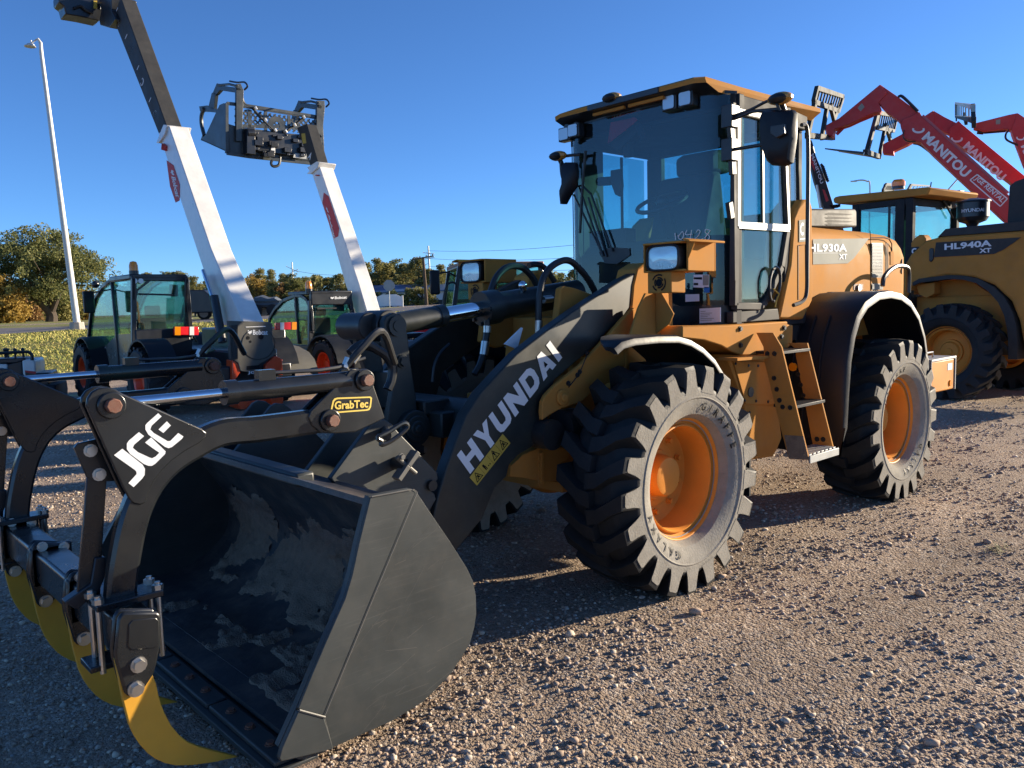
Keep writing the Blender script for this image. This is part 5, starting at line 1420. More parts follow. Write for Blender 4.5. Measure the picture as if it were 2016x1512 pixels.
lat.lathe([(0, .09), (0, .22), (-.02, .22), (-.02, .09)], disc, (1, 0, 0), n=24)
lt_ = lat.build('back_panel', gm, None)
yL = back[0].y+.02; yR = back[3].y
sdp = [F2._on(p, 1, yL) for p in zz('U', (335, 320), (300, 318), (262, 335), (130, 620), (78, 685), (140, 712), (330, 820))]
sdp[0] = V((XB, yL, sdp[0].z)); sdp[-1] = V((XB, yL, sdp[-1].z))
MB().prism(sdp, (0, -.04, 0)).build('side_plate', gm, None, bevel=.005)
MB().prism([V((p.x, yR, p.z)) for p in sdp], (0, -.04, 0)).build('side_plate', gm, None, bevel=.005)
fl = [sdp[-1], sdp[-2], sdp[-3]]
MB().loft([[p, V((p.x, yR, p.z)), V((p.x, yR, p.z+.03)), p+V((0, 0, .03))] for p in fl]).build('floor_plate', gm, None)
for yy in (bx((440, 500))[0].y, bx((1240, 500))[0].y):
    dy = 0
    po = bx((415, 135), (460, 130), (490, 200), (470, 700), (415, 700)) if yy > -1 else bx((1215, 300), (1290, 300), (1295, 360), (1265, 660), (1210, 600))
    o = MB().prism(po, (-.08, 0, 0)).build('grapple_post', gm, None, bevel=.006)
    k = 0 if yy > -1 else 1
    sh = lambda *p: [F2._on(zz('U', q)[0], 1, yL-.25 if k == 0 else yR+.12) for q in p]
    off = (0, 0) if k == 0 else (810, 170)
    P_ = lambda *p: sh(*[(x+off[0], y+off[1]) for x, y in p])
    g = MB()
    pa = P_((430, 200), (390, 195), (250, 160), (235, 140), (195, 230), (250, 200), (260, 185), (380, 215))
    g.prism(P_((440, 165), (260, 140), (235, 120), (190, 225), (225, 235), (265, 190), (430, 215)), (0, -.09, 0))
    g.prism(P_((225, 215), (185, 215), (150, 360), (205, 385)), (0, -.08, 0))
    g.tube(P_((255, 140), (360, 130), (440, 150)), .03, 8)
    g.build('grapple_arm', gm, o, bevel=.005)
    if k == 0:
        t_ = MB().tube(smooth_path(P_((110, 370), (85, 440), (85, 530), (112, 640)), 4), [.05+.0*i for i in range(13)], 8)
        t_.prism(P_((60, 350), (140, 340), (240, 380), (240, 412), (130, 400), (70, 400)), (0, -.1, 0)).prism(P_((90, 640), (130, 640), (140, 710), (75, 685)), (0, -.1, 0))
        t_.build('grapple_tine', gm, o)
    MB().tube(smooth_path(P_((365, 100), (440, 112), (510, 110), (540, 150), (510, 185)), 4), .022, 6).build('hose', M['hose'], o)
hz2 = MB().tube(smooth_path(bx((480, 230), (510, 320), (600, 380), (700, 490), (800, 590), (830, 640)), 4), .03, 6).tube(smooth_path(bx((1085, 470), (1000, 540), (910, 605), (840, 650)), 4), .03, 6)
hz2.tube(smooth_path(bx((850, 760), (865, 850), (850, 930), (800, 945), (775, 920), (785, 880)), 4), .035, 6)
hz2.build('hose', M['hose'], None)
ft = MB()
for kx in ((608, 375), (705, 492), (802, 592), (905, 605), (995, 540), (1085, 462)):
    p = bx(kx)[0]; ft.cyl(p+V((-.06, .02, .03)), p+V((-.06, -.02, -.03)), .045, n=10)
ft.build('hose_fitting', M['steel'], None)
dm = MB()
rnd = random.Random(5)
dm.prism(bx((500, 580), (580, 560), (585, 840), (500, 830)), (-.2, 0, 0)).cyl(bx((505, 625))[0]+V((-.15, 0, 0)), bx((580, 625))[0]+V((-.15, 0, 0)), .1, n=14)
dm.prism(bx((600, 600), (1100, 640), (1120, 860), (620, 800)), (-.12, 0, 0))
for i in range(26):
    p = bx((rnd.uniform(600, 1090), rnd.uniform(610, 860)))[0]; s_ = rnd.uniform(.03, .11)
    dm.box(p.x-.12-s_, p.x-.1, p.y-s_, p.y+s_, p.z-s_*.6, p.z+s_*.6)
cp_ = dm.build('coupler_frame', M['bodyk'], None, bevel=.008)
MB().prism([p+V((-.14, 0, 0)) for p in bx((750, 765), (790, 765), (790, 820), (750, 815))], (.01, 0, 0)).build('label_sheet', M['sticker'], cp_)
MB().prism([p+V((-.13, 0, 0)) for p in bx((980, 825), (1105, 830), (1100, 880), (970, 865))], (.01, 0, 0)).build('bare_plate', M['alu'], cp_)
bpy.context.view_layer.update()
for o in [o for o in bpy.data.objects if o not in _b0 and o.parent is None]:
    o.parent = GB; o.matrix_parent_inverse = Matrix.Translation(-GB0)

# ---- a third machine seen between the loader's arm and its lamp
F3 = frame_at((1066, 600), 13.6, 12)
T3 = mach('telehandler', F3, 'telehandler with a green tinted cab, mostly hidden behind the loader arms and hoses', 'telehandler')
c3 = MB()
rr = F3.x([(905, 524), (1064, 520), (1068, 700), (880, 705)], 0)
bars(rr, .07, .08, c3, (1, 0, 0)); bars([p+V((1.3, 0, 0)) for p in rr], .06, .06, c3, (1, 0, 0))
for p in rr: c3.beam(p, p+V((1.3, 0, 0)), .06, .06)
c3.beam(*F3.x([(968, 524), (975, 700)], 0), .07, .06, (1, 0, 0))
c3.box(-.02, 1.3, rr[1].y, rr[0].y, rr[2].z-.5, rr[2].z)
cab3 = c3.build('cab', M['bodyk'], T3, bevel=.01)
MB().prism(rr, (.008, 0, 0)).build('rear_glass', M['teal2'], cab3); MB().prism([p+V((1.3, 0, 0)) for p in rr], (.008, 0, 0)).build('front_glass', M['teal2'], cab3)
MB().box(-.05, 1.4, rr[1].y-.05, rr[0].y+.03, rr[0].z-.02, rr[0].z+.06).build('roof', paint('tan_roof', (.30, .14, .06), .5), cab3, bevel=.02)
seat_and_wheel(cab3, .5, (rr[0].y+rr[1].y)/2-.2, .95)
p = F3.x([(856, 556)], .1)[0]; o = MB().box(p.x-.05, p.x+.05, p.y-.08, p.y+.08, p.z-.2, p.z+.2).build('side_mirror', M['fender'], cab3, bevel=.03)
MB().tube(smooth_path(F3.x([(860, 540), (878, 536), (900, 545)], .1), 4), .015, 6).build('mirror_arm', M['hose'], o)
MB().tube(smooth_path(F3.x([(871, 640), (873, 590), (880, 562), (893, 556), (902, 565)], -.1), 4), .018, 6).build('grab_rail', M['hose'], cab3)
p = F3.x([(841, 622)], -.1)[0]; MB().box(p.x-.04, p.x+.04, p.y-.11, p.y+.11, p.z-.07, p.z+.06).build('side_mirror', M['fender'], T3, bevel=.03)
tl = F3.x([(815, 643), (850, 639), (850, 657), (815, 661)], -.3); MB().prism(tl, (.05, 0, 0)).build('tail_light', M['redlens'], T3, bevel=.01)
pn = F3.x([(818, 652), (870, 640), (864, 655), (835, 690), (818, 690)], -.25); o = MB().prism(pn, (.03, 0, 0)).build('side_panel', M['white'], T3)
pn = F3.x([(822, 664), (842, 656), (834, 672), (822, 680)], -.255); MB().prism(pn, (.01, 0, 0)).build('red_stripe', M['red'], o)
MB().box(-1.2, 2.5, rr[1].y-.3, rr[0].y+.7, .45, .95).build('chassis', M['bodyk'], T3, bevel=.03)
for x, y, s in ((2.0, rr[0].y+.7, 1), (2.0, rr[1].y-.3, -1), (-.6, rr[0].y+.7, 1), (-.6, rr[1].y-.3, -1)): small_wheel(.5, .36, .28, M['bobred'], T3, (x, y, .5), s)
pts = [(-.6+.64*math.cos(R(a)), .5+.64*math.sin(R(a))) for a in range(10, 171, 16)]
MB().loft([[V((x, rr[0].y+.45, z)), V((x, rr[0].y+.95, z)), V((x-.02, rr[0].y+.95, z-.03)), V((x-.02, rr[0].y+.45, z-.03))] for x, z in pts]).build('wheel_guard', M['fender'], T3)

# ---- small stand-on loader at the left edge
F4 = frame_at((45, 720), 15, 20)
T4 = mach('compact_loader', F4, 'small white compact loader with a black hoop rail in front of the grass', 'compact loader')
def a4(x, *p): return F4.x(zz('a4', *p), x)
zb = .30
pr_ = a4(0, (540, 610), (830, 590), (880, 700), (900, 1200), (580, 1200)); bdy = MB().prism(pr_, (.9, 0, 0)).build('body', M['white'], T4, bevel=.03)
MB().prism(a4(-.01, (620, 880), (885, 905), (895, 1150), (640, 1140)), (.01, 0, 0)).build('side_screen', M['bodyk'], bdy)
MB().prism(a4(-.015, (620, 872), (885, 905), (888, 965), (630, 915)), (.01, 0, 0)).build('red_stripe', M['red'], bdy)
MB().prism(a4(.02, (180, 720), (540, 620), (580, 1200), (190, 1100)), (.8, 0, 0)).build('recess', M['bodyk'], T4, bevel=.02)
MB().prism(a4(0, (-420, 720), (180, 710), (190, 1020), (-420, 1020)), (.8, 0, 0)).build('body_front', M['white'], T4, bevel=.03)
MB().prism(a4(.0, (-420, 600), (630, 560), (640, 610), (400, 690), (-420, 720)), (.7, 0, 0)).build('console', M['bodyk'], T4, bevel=.02)
MB().tube(smooth_path(a4(.02, (-420, 460), (0, 445), (560, 412), (720, 425), (785, 490), (800, 620)), 4), .03, 8).build('hoop_rail', M['hose'], T4)
for kx in ((135, 560), (195, 560), (385, 560), (580, 550)):
    p = a4(.1, kx)[0]; MB().cyl(p, p+V((0, 0, .14)), .02, n=8).sph(p+V((0, 0, .15)), .035, 8).build('control_lever', M['hose'], T4)
for sgn, y_ in ((1, .1), (-1, -.75)):
    tr = [(1.1, .05), (1.2, .2), (1.1, .38), (-.1, .38), (-.2, .2), (-.1, .05)]
    yb = a4(0, (300, 1100))[0].y
    MB().prism([(x, yb+y_+.25, z) for x, z in tr], (0, -.22, 0)).build('rubber_track', M['rubber'], T4, bevel=.03)
MB().box(.0, .95, yb-.6, yb+.2, .2, .6).build('undercarriage', M['bodyk'], T4, bevel=.03)

# ---- the bigger wheel loader on the right
FH = frame_at((1862, 690), 12.5, 35)
H = mach('wheel_loader', FH, 'shaded orange wheel loader parked behind, with a round black air bowl on its hood', 'wheel loader')
def hy(y, *p): return FH.y(zz('S', *p), y)
def hx(x, *p): return FH.x(zz('S', *p), x)
tyd = tyre.data.copy(); tyd.materials.clear(); tyd.materials.append(M['rubber']); tyd.materials.append(M['rubber'])
for x, s in ((0, 1), (0, -1), (3.05, 1), (3.05, -1)):
    w_ = copy_tree(wheel, H)
    y_ = -.17 if s > 0 else -2.2
    w_.location = (x, y_, .74); w_.scale = (1.13, 1.13, 1.13); w_.rotation_euler = (0, 0.4*x, 0 if s > 0 else math.pi)
    for c in list(w_.children):
        if c.name.startswith('tyre'):
            c.data = tyd
            for g in list(c.children): bpy.data.objects.remove(g)
    dk = MB().lathe([(-.02, .29), (.0, .26), (.0, .17), (.03, .165), (.03, .14), (.06, .12), (.07, .05), (.085, .045), (.085, .001)], n=36)
    dk.build('wheel_disc', M['rim'], w_)
YS = -.38
top_ = hy(YS, (1245, 585), (1310, 515), (1330, 510), (2010, 460))
bodyp = hy(YS, (1120, 950), (1120, 760), (1210, 610), (1245, 580), (1600, 560), (2010, 535))
xe = -2.2
zt_ = hy(YS, (2010, 535))[0].z
side_ = [(1.05, 1.2), (1.02, 1.95), (.80, 2.30), (.55, 2.50), (.30, 2.545), (xe+.25, zt_), (xe, zt_-.3), (xe-.05, 1.3), (xe+.2, .8), (-.95, .8), (-.87, 1.2), (-.75, 1.5), (-.5, 1.75), (-.2, 1.88), (.2, 1.93), (.5, 1.88), (.8, 1.75)]
hb = MB().prism([(x, YS, z) for x, z in side_], (0, -1.62, 0)).build('engine_hood', M['orange'], H, bevel=.04)
MB().box(-1.9, 1.9, -1.7, -.7, .6, 1.6).box(xe, -1.0, -2.0, -.4, .7, 1.4).box(1.2, 3.6, -1.6, -.8, .6, 1.3).build('frame', M['orange'], H, bevel=.03)
inner = hy(-.75, (1100, 1250), (1150, 1000), (1500, 960), (1850, 1200), (1930, 1500), (1900, 1700), (1100, 1500))
MB().prism(inner, (0, -.1, 0)).build('wheel_arch_liner', M['orange'], hb)
deck = hy(YS+.01, (1225, 590), (1300, 512), (2010, 445), (2010, 528), (1240, 582))
deck = [V((p.x, YS+.01, p.z)) for p in deck]; dx = deck[2].x; 
deck2 = [deck[0], deck[1], V((xe+.35, YS+.01, deck[2].z+.02)), V((xe+.25, YS+.01, deck[3].z)), deck[4]]
MB().prism(deck2, (0, -1.64, 0)).build('hood_deck', M['darkgrey'], hb, bevel=.03)
tw = hy(-.7, (1860, 460), (1880, 120), (1930, 80), (2070, 30), (2070, 450)); MB().prism(tw, (0, -.8, 0)).build('exhaust_tower', M['darkgrey'], hb, bevel=.02)
q = hy(YS+.012, (1195, 770), (1740, 740), (1830, 700), (1990, 588), (1215, 635))
dch = MB().prism(q, (0, -.006, 0)).build('side_decal', M['darkgrey'], hb)
q = hy(YS+.016, (1292, 705), (1722, 670), (1722, 615), (1292, 648)); text('HL940A', 'lettering', dch, M['decalw'], q[0], q[1]-q[0], q[3]-q[0], (q[3]-q[0]).length, (q[1]-q[0]).length, bold=.035)
q = hy(YS+.016, (1610, 732), (1718, 724), (1718, 685), (1610, 692)); text('XT', 'lettering', dch, M['decalw'], q[0], q[1]-q[0], q[3]-q[0], (q[3]-q[0]).length, (q[1]-q[0]).length, bold=.035)
# arch trim
arch_o = hy(YS+.03, (1000, 1000), (1060, 965), (1320, 932), (1450, 935), (1600, 965), (1740, 1040), (1840, 1140), (1910, 1270), (1945, 1400), (1955, 1520), (1955, 1700))
arch_i = hy(YS+.03, (1000, 1030), (1070, 1000), (1320, 968), (1450, 972), (1580, 1005), (1690, 1080), (1780, 1180), (1835, 1300), (1862, 1430), (1870, 1520), (1870, 1700))
mb = MB()
for i in range(len(arch_o)-1): mb.hexa([arch_o[i], arch_o[i+1], arch_i[i+1], arch_i[i]], [p+V((0, -.32, 0)) for p in (arch_o[i], arch_o[i+1], arch_i[i+1], arch_i[i])])
mb.build('wheel_arch_trim', M['darkgrey'], hb, smooth=40)
MB().prism(hy(-.5, (1030, 1020), (1200, 1000), (1200, 1100), (1130, 1140), (1060, 1110)), (0, -.2, 0)).build('step_box', M['orange'], hb, bevel=.01)
# pillar panel with badge, hood handle
pn = hy(-.42, (985, 940), (985, 640), (1010, 600), (1060, 565), (1095, 565), (1120, 600), (1125, 940)); o = MB().prism(pn, (0, -.2, 0)).build('rear_pillar_panel', M['orange'], H, bevel=.02)
q = hy(-.415, (985, 768), (1060, 765), (1060, 672), (985, 678)); e_ = glyphs([[(0, 0), (1, 0), (1, 1), (0, 1)]], q, 'engine_badge', M['darkgrey'], o)
glyphs([[(.5+.38*math.cos(R(a_)), .58+.30*math.sin(R(a_))) for a_ in range(50, 311, 20)]+[(.5+.2*math.cos(R(a_)), .58+.16*math.sin(R(a_))) for a_ in range(310, 49, -20)], [(.1, .1), (.9, .1), (.9, .16), (.1, .16)]], q, 'emblem', M['decalw'], e_, off=.005)
MB().prism(hy(-.36, (1150, 700), (1165, 685), (1190, 690), (1190, 790), (1165, 815), (1150, 800)), (0, -.04, 0)).build('hood_handle', M['hose'], hb, bevel=.01)
MB().prism(hy(-.40, (1125, 620), (1180, 610), (1150, 690), (1130, 690)), (0, -.5, 0)).build('gap_cover', M['bodyk'], hb)
# cab
XR = .88; YC = -.50
cs = hy(YC, (490, 600), (495, 260), (915, 225), (985, 640))
dl_ = hy(YC, (520, 590), (525, 320), (865, 290), (865, 600))
yr_ = hx(XR, (1385, 400))[0].y
zt_ = 3.22; zc_ = 2.0; xf = cs[0].x
c = MB()
for y in (YC, yr_):
    for x in (XR, xf): c.box(x-.06, x+.06, y-.05, y+.05, 1.4, zt_)
    c.box(XR, xf, y-.04, y+.04, zt_-.10, zt_); c.box(XR, xf, y-.04, y+.04, 1.4, 2.0)
c.box(XR-.03, XR+.03, yr_, YC, zt_-.12, zt_); c.box(XR-.03, XR+.03, yr_, YC, 1.4, 2.2); c.box(xf-.03, xf+.03, yr_, YC, zt_-.1, zt_); c.box(xf-.03, xf+.03, yr_, YC, 1.4, 1.8)
c.box(XR, xf, yr_, YC, 1.35, 1.45)
dp = hy(YC, (890, 600), (900, 280)); c.beam(V((dp[0].x, YC, 1.5)), V((dp[1].x, YC, zt_)), .16, .1, (0, 1, 0))
hc = c.build('cab', M['interior'], H, bevel=.01)
MB().box(XR+.05, xf-.05, YC-.005, YC+.003, 1.9, zt_-.1).build('door_window', M['teal2'], hc); MB().box(XR+.05, xf-.05, yr_-.003, yr_+.005, 1.9, zt_-.1).build('side_window', M['teal2'], hc)
MB().box(XR-.004, XR+.004, yr_+.04, YC-.04, 2.15, zt_-.1).build('rear_window', M['teal2'], hc); MB().box(xf-.004, xf+.004, yr_+.04, YC-.04, 1.8, zt_-.1).build('windshield', M['teal2'], hc)
MB().beam(*[V((hy(YC, (790, 400))[0].x, YC, z)) for z in (1.9, zt_-.1)], .03, .03, (0, 1, 0)).build('sash_bar', M['hose'], hc)
seat_and_wheel(hc, XR+.45, (yr_+YC)/2, 2.05)
rf = hy(YC+.08, (275, 245), (290, 222), (330, 212), (1140, 130), (1165, 140), (1135, 205), (730, 245), (320, 285), (285, 275)); ro = MB().prism(rf, (0, yr_-YC-.16, 0)).build('roof', M['orange'], hc, bevel=.02)
p = hy(-1.0, (873, 150))[0]; o = MB().cyl(p, p+V((0, 0, .05)), .10, n=18).build('beacon', M['bodyk'], hc); MB().lathe([(.05, .11), (.12, .11), (.16, .08), (.17, .001)], p, (0, 0, 1), n=18).build('beacon_lens', M['amber'], o)
bars_ = MB().tube(hx(XR-.12, (1130, 165), (1460, 205)), .02, 6).tube(hx(XR-.12, (1150, 205), (1430, 215)), .015, 6)
bars_.tube(hx(XR-.06, (1260, 210), (1370, 410)), .018, 6).tube(hx(XR-.06, (1300, 215), (1340, 300)), .02, 6).build('rear_wiper', M['hose'], hc)
for kx in ((1180, 180), (1250, 185), (1420, 190), (1385, 290)):
    p = hx(XR-.12, kx)[0]; MB().box(p.x-.06, p.x+.02, p.y-.07, p.y+.07, p.z-.05, p.z+.05).build('work_lamp', M['lamp'], hc, bevel=.01)
MB().tube(hx(1.0, (1325, 155), (1405, 65)), .012, 5).tube(hy(-.8, (1165, 130), (1172, 85)), .01, 5).build('aerial', M['hose'], hc)
MB().prism(hx(xf+.3, (290, 290), (345, 285), (345, 310), (320, 320)), (.1, 0, 0)).build('side_mirror', M['fender'], hc)
# air bowl
c0 = hy(-1.15, (1550, 350))[0]
ab = MB().lathe([(-.32, .10), (-.24, .08), (-.20, .10), (-.16, .20), (-.10, .235), (.13, .235), (.14, .255), (.16, .25), (.20, .10), (.205, .001)], c0, (0, 0, 1), n=32).build('air_bowl', M['bodyk'], hb, smooth=30)
q = [c0+V((-.237, .12, -.02)), c0+V((-.205, -.12, -.02)), c0+V((-.205, -.12, .04)), c0+V((-.237, .12, .04))]
vd = (FH.C-c0); vd.z = 0; vd.normalize(); tv = vd.cross(V((0, 0, 1))); tv = V((0, 0, 1)).cross(vd)
mbx = MB()
tt = text('HYUNDAI', 'lettering', None, M['decalw'], V((0, 0, 0)), V((1, 0, 0)), V((0, 1, 0)), .055, .34, ext=0, bold=.02)
for v_ in tt.data.vertices:
    a_ = (v_.co.x-.17)/.237
    d_ = vd*math.cos(a_)+tv*math.sin(a_)
    v_.co = c0+d_*.238+V((0, 0, -.03+v_.co.y))
tt.parent = ab

# ---- red telehandlers on the right
def red_boom_machine(px, b, th, label, parts, group='red telehandlers with raised booms', name='telehandler'):
    f = frame_at(px, b, th)
    r = mach(name, f, label, 'telehandler', group)
    return f, r
def ry(f, y, *p): return f.y(zz('R', *p), y)
def rx(f, x, *p): return f.x(zz('R', *p), x)
def red_body(f, r, piv, yb):
    """chassis and wheels under the boom foot, hidden behind the loader"""
    x0 = piv.x
    MB().box(x0-.4, x0+3.6, yb-.7, yb+.4, .5, 1.1).box(x0-.3, x0+.3, yb-.45, yb+.05, 1.0, piv.z).build('chassis', M['red'], r, bevel=.03)
    MB().box(x0+.8, x0+2.3, yb+.35, yb+1.2, .7, 1.1).build('cab_floor', M['bodyk'], r, bevel=.02)
    c = MB()
    q = [V((x0+.8, yb+1.2, 1.1)), V((x0+2.3, yb+1.2, 1.1)), V((x0+2.0, yb+1.2, 2.35)), V((x0+.85, yb+1.2, 2.35))]
    bars(q, .08, .06, c); bars([p-V((0, .85, 0)) for p in q], .08, .06, c); c.box(x0+.8, x0+2.1, yb+.33, yb+1.22, 2.33, 2.42)
    c.build('cab', M['bodyk'], r)
    for x in (x0+.3, x0+3.2):
        for y, s in ((yb+.95, 1), (yb-1.2, -1)): small_wheel(.6, .42, .32, M['cream'], r, (x, y, .6), s)
def carriage(f, par, x, quad, legs, foot, fork=None):
    g = MB(); q = rx(f, x, *quad)
    bars(q, .09, .07, g, (1, 0, 0))
    for i in range(1, 10):
        t = i/10; g.beam(q[0].lerp(q[1], t), q[3].lerp(q[2], t), .025, .03, (1, 0, 0))
    o = g.build('fork_carriage', M['fgrey'], par)
    g = MB()
    for a, b_ in legs: p = rx(f, x, a, b_); g.beam(p[0], p[1], .13, .07, (1, 0, 0))
    p = rx(f, x, *foot); g.beam(p[0], p[1], .10, .08, (1, 0, 0))
    g.build('carriage_leg', M['fgrey'], o, bevel=.005)
    return o
def manitou(f, par, q, y):
    q = ry(f, y, *q); text('MANITOU', 'lettering', par, M['decalw'], q[0], q[1]-q[0], q[3]-q[0], (q[3]-q[0]).length, (q[1]-q[0]).length, bold=.04)
def swoosh(f, par, c, s, y):
    pts = [(c[0]+s*math.cos(R(a)), c[1]+s*.62*math.sin(R(a))) for a in range(-20, 201, 20)]+[(c[0]+s*.68*math.cos(R(a)), c[1]-s*.06+s*.36*math.sin(R(a))) for a in range(200, -21, -20)]
    MB().poly(ry(f, y, *pts)).build('emblem', M['decalw'], par, smooth=0)

# nearest one: knuckle jib and carriage at its tip, big lettering
fa, ra = red_boom_machine(zz('R', (1080, 370))[0], 16, 62, 'red telehandler boom in front, its bent jib holding the leftmost grey fork carriage', None)
ob = ry(fa, 0, (890, 450), (905, 400), (1065, 325), (1090, 370), (1870, 1075), (2400, 1550), (2330, 1700), (1830, 1310), (1190, 715), (1075, 600), (930, 570))
bo = MB().prism(ob, (0, -.36, 0)).build('boom', M['red'], ra, bevel=.012, smooth=0)
MB().beam(ry(fa, -.08, (1090, 362))[0], ry(fa, -.08, (1870, 1068))[0], .06, .05, (0, 1, 0)).build('sunlit_edge', paint('sunlit_edge_red', (.50, .10, .10), .4), bo)  # paler red strip: sunlight on the boom's top edge put into the colour
ib_ = MB().prism(ry(fa, -.05, (705, 75), (880, 195), (1060, 330), (1010, 420), (930, 480), (870, 400), (770, 330), (690, 240), (680, 130)), (0, -.26, 0)).build('inner_boom', M['red'], bo, bevel=.01, smooth=0)
jb = MB().prism(ry(fa, -.02, (705, 75), (775, 150), (690, 240), (715, 290), (700, 325), (640, 335), (420, 440), (290, 480), (270, 550), (215, 530), (205, 450), (260, 420), (330, 385), (590, 170)), (0, -.32, 0)).build('jib', M['red'], bo, bevel=.01, smooth=0)
MB().prism([p+V((0, .004, 0)) for p in ry(fa, -.02, (500, 290), (540, 245), (565, 280), (530, 320))], (0, -.004, 0)).build('label_sheet', M['decalg'], jb)
MB().cyl(*ry(fa, -.2, (640, 340), (400, 440)), .07, n=12).cyl(*ry(fa, -.2, (400, 440), (310, 530)), .035, n=10).build('tilt_cylinder', M['red'], jb)
carriage(fa, jb, 1.72, ((130, 110), (368, 188), (325, 320), (100, 235)), (((115, 230), (45, 540)), ((225, 270), (175, 560)), ((320, 300), (285, 380)), ((255, 270), (285, 390))), ((40, 540), (280, 562)))
manitou(fa, bo, ((1080, 570), (1470, 930), (1560, 850), (1150, 500)), .006)
swoosh(fa, bo, (1055, 485), 58, .006)
q = ry(fa, .006, (1525, 945), (1800, 1185), (1865, 1115), (1590, 895)); g = MB()
for i in range(4): g.beam(q[i], q[(i+1) % 4], .02, .004, (0, 1, 0))
bdg = g.build('badge_frame', M['decalw'], bo)
q = ry(fa, .006, (1550, 945), (1800, 1160), (1845, 1115), (1600, 905)); text('JGE RENTAL', 'lettering', bdg, M['decalw'], q[0], q[1]-q[0], q[3]-q[0], (q[3]-q[0]).length, (q[1]-q[0]).length, bold=.02)
hsA = MB().tube(smooth_path(ry(fa, .02, (870, 190), (900, 180), (960, 230), (1050, 320)), 4), .03, 6).tube(smooth_path(ry(fa, .03, (925, 490), (915, 550), (950, 590), (1030, 595)), 4), .012, 6); hsA.build('hose', M['hose'], bo)
red_body(fa, ra, V((ob[5].x-.6, 0, 1.5)), -.3)
# second: behind the first
fb, rb = red_boom_machine(zz('R', (1450, 430))[0], 17.8, 62, 'red telehandler boom behind the first, with its fork carriage and one long fork reaching left', None)
ob2 = ry(fb, 0, (1330, 480), (1420, 405), (1450, 435), (2000, 890), (2500, 1300), (2430, 1440), (1880, 960), (1340, 560))
bo2 = MB().prism(ob2, (0, -.38, 0)).build('boom', M['red'], rb, bevel=.012, smooth=0)
MB().beam(ry(fb, -.08, (1440, 462))[0], ry(fb, -.08, (2000, 945))[0], .06, .05, (0, 1, 0)).build('sunlit_edge', bpy.data.materials['sunlit_edge_red'], bo2)  # sunlit upper edge painted on this boom too, as a paler strip
MB().prism(ry(fb, -.05, (1190, 312), (1290, 370), (1430, 440), (1340, 530), (1200, 460), (1140, 350)), (0, -.28, 0)).build('inner_boom', M['red'], bo2, bevel=.01, smooth=0)
jb2 = MB().prism(ry(fb, -.02, (1190, 312), (1200, 420), (1060, 560), (960, 620), (830, 680), (830, 710), (730, 700), (730, 620), (900, 530), (960, 470), (1130, 350)), (0, -.32, 0)).build('jib', M['red'], bo2, bevel=.01, smooth=0)
ca2 = carriage(fb, jb2, 1.62, ((690, 335), (860, 365), (830, 500), (665, 465)), (((680, 340), (585, 690)), ((755, 450), (705, 700)), ((800, 490), (790, 570)), ((760, 460), (800, 580))), ((570, 690), (700, 735)))
g = MB(); a, b_ = rx(fb, 1.62, (570, 710), (690, 735)); 
for s_, e_ in (((560, 705), (205, 660)), ((685, 735), (330, 685))):
    p = rx(fb, 1.62, s_)[0]; q_ = fb.y(zz('R', e_), p.y)[0]; g.beam(p, q_, .11, .05, w2=.05, h2=.015)
g.build('fork', M['bodyk'], ca2)
manitou(fb, bo2, ((1455, 650), (1800, 960), (1885, 880), (1515, 590)), .006)
swoosh(fb, bo2, (1405, 570), 55, .006)
MB().tube(smooth_path(ry(fb, .02, (1010, 610), (1060, 620), (1110, 650), (1200, 720)), 4), .03, 6).build('hose', M['hose'], bo2)
red_body(fb, rb, V((ob2[5].x+.4, 0, 1.5)), -.3)
# third, cut by the right edge
fc, rc = red_boom_machine(zz('R', (1940, 520))[0], 16.6, 62, 'red telehandler boom holding the upright pale fork carriage, rightmost of the red booms', None)
ob3 = ry(fc, 0, (1910, 520), (1900, 480), (1960, 335), (2100, 430), (2400, 1200), (2250, 1300), (2016, 800))
bo3 = MB().prism(ob3, (0, -.36, 0)).build('boom', M['red'], rc, bevel=.012, smooth=0)
jb3 = MB().prism(ry(fc, -.02, (1960, 335), (2010, 390), (1900, 490), (1850, 480), (1650, 500), (1560, 470), (1560, 430), (1880, 350)), (0, -.3, 0)).build('jib', M['red'], bo3, bevel=.01, smooth=0)
MB().prism([p+V((0, .004, 0)) for p in ry(fc, -.02, (1760, 400), (1800, 390), (1800, 435), (1760, 440))], (0, -.004, 0)).build('label_sheet', M['decalg'], jb3)
ca3 = carriage(fc, jb3, .79, ((1392, 245), (1555, 280), (1555, 390), (1392, 365)), (((1400, 250), (1400, 400)), ((1550, 280), (1560, 440)), ((1470, 350), (1490, 420))), ((1395, 370), (1560, 400)))
for o in (ca3,): o.data.materials[0] = M['cream']
MB().cyl(*ry(fc, -.2, (1590, 505), (1650, 510)), .05, n=10).cyl(*ry(fc, -.2, (1650, 510), (1850, 495)), .035, n=10).build('tilt_cylinder', M['bodyk'], jb3)
swoosh(fc, bo3, (1985, 560), 40, .006)
q = ry(fc, .006, (1985, 640), (2120, 1000), (2190, 960), (2050, 610)); text('MANITOU', 'lettering', bo3, M['decalw'], q[0], q[1]-q[0], q[3]-q[0], (q[3]-q[0]).length, (q[1]-q[0]).length, bold=.04)
MB().tube(smooth_path(ry(fc, .03, (1880, 490), (1850, 530), (1860, 580), (1960, 630)), 4), .02, 6).build('hose', M['hose'], bo3)
red_body(fc, rc, V((ob3[4].x-.3, 0, 1.5)), -.3)
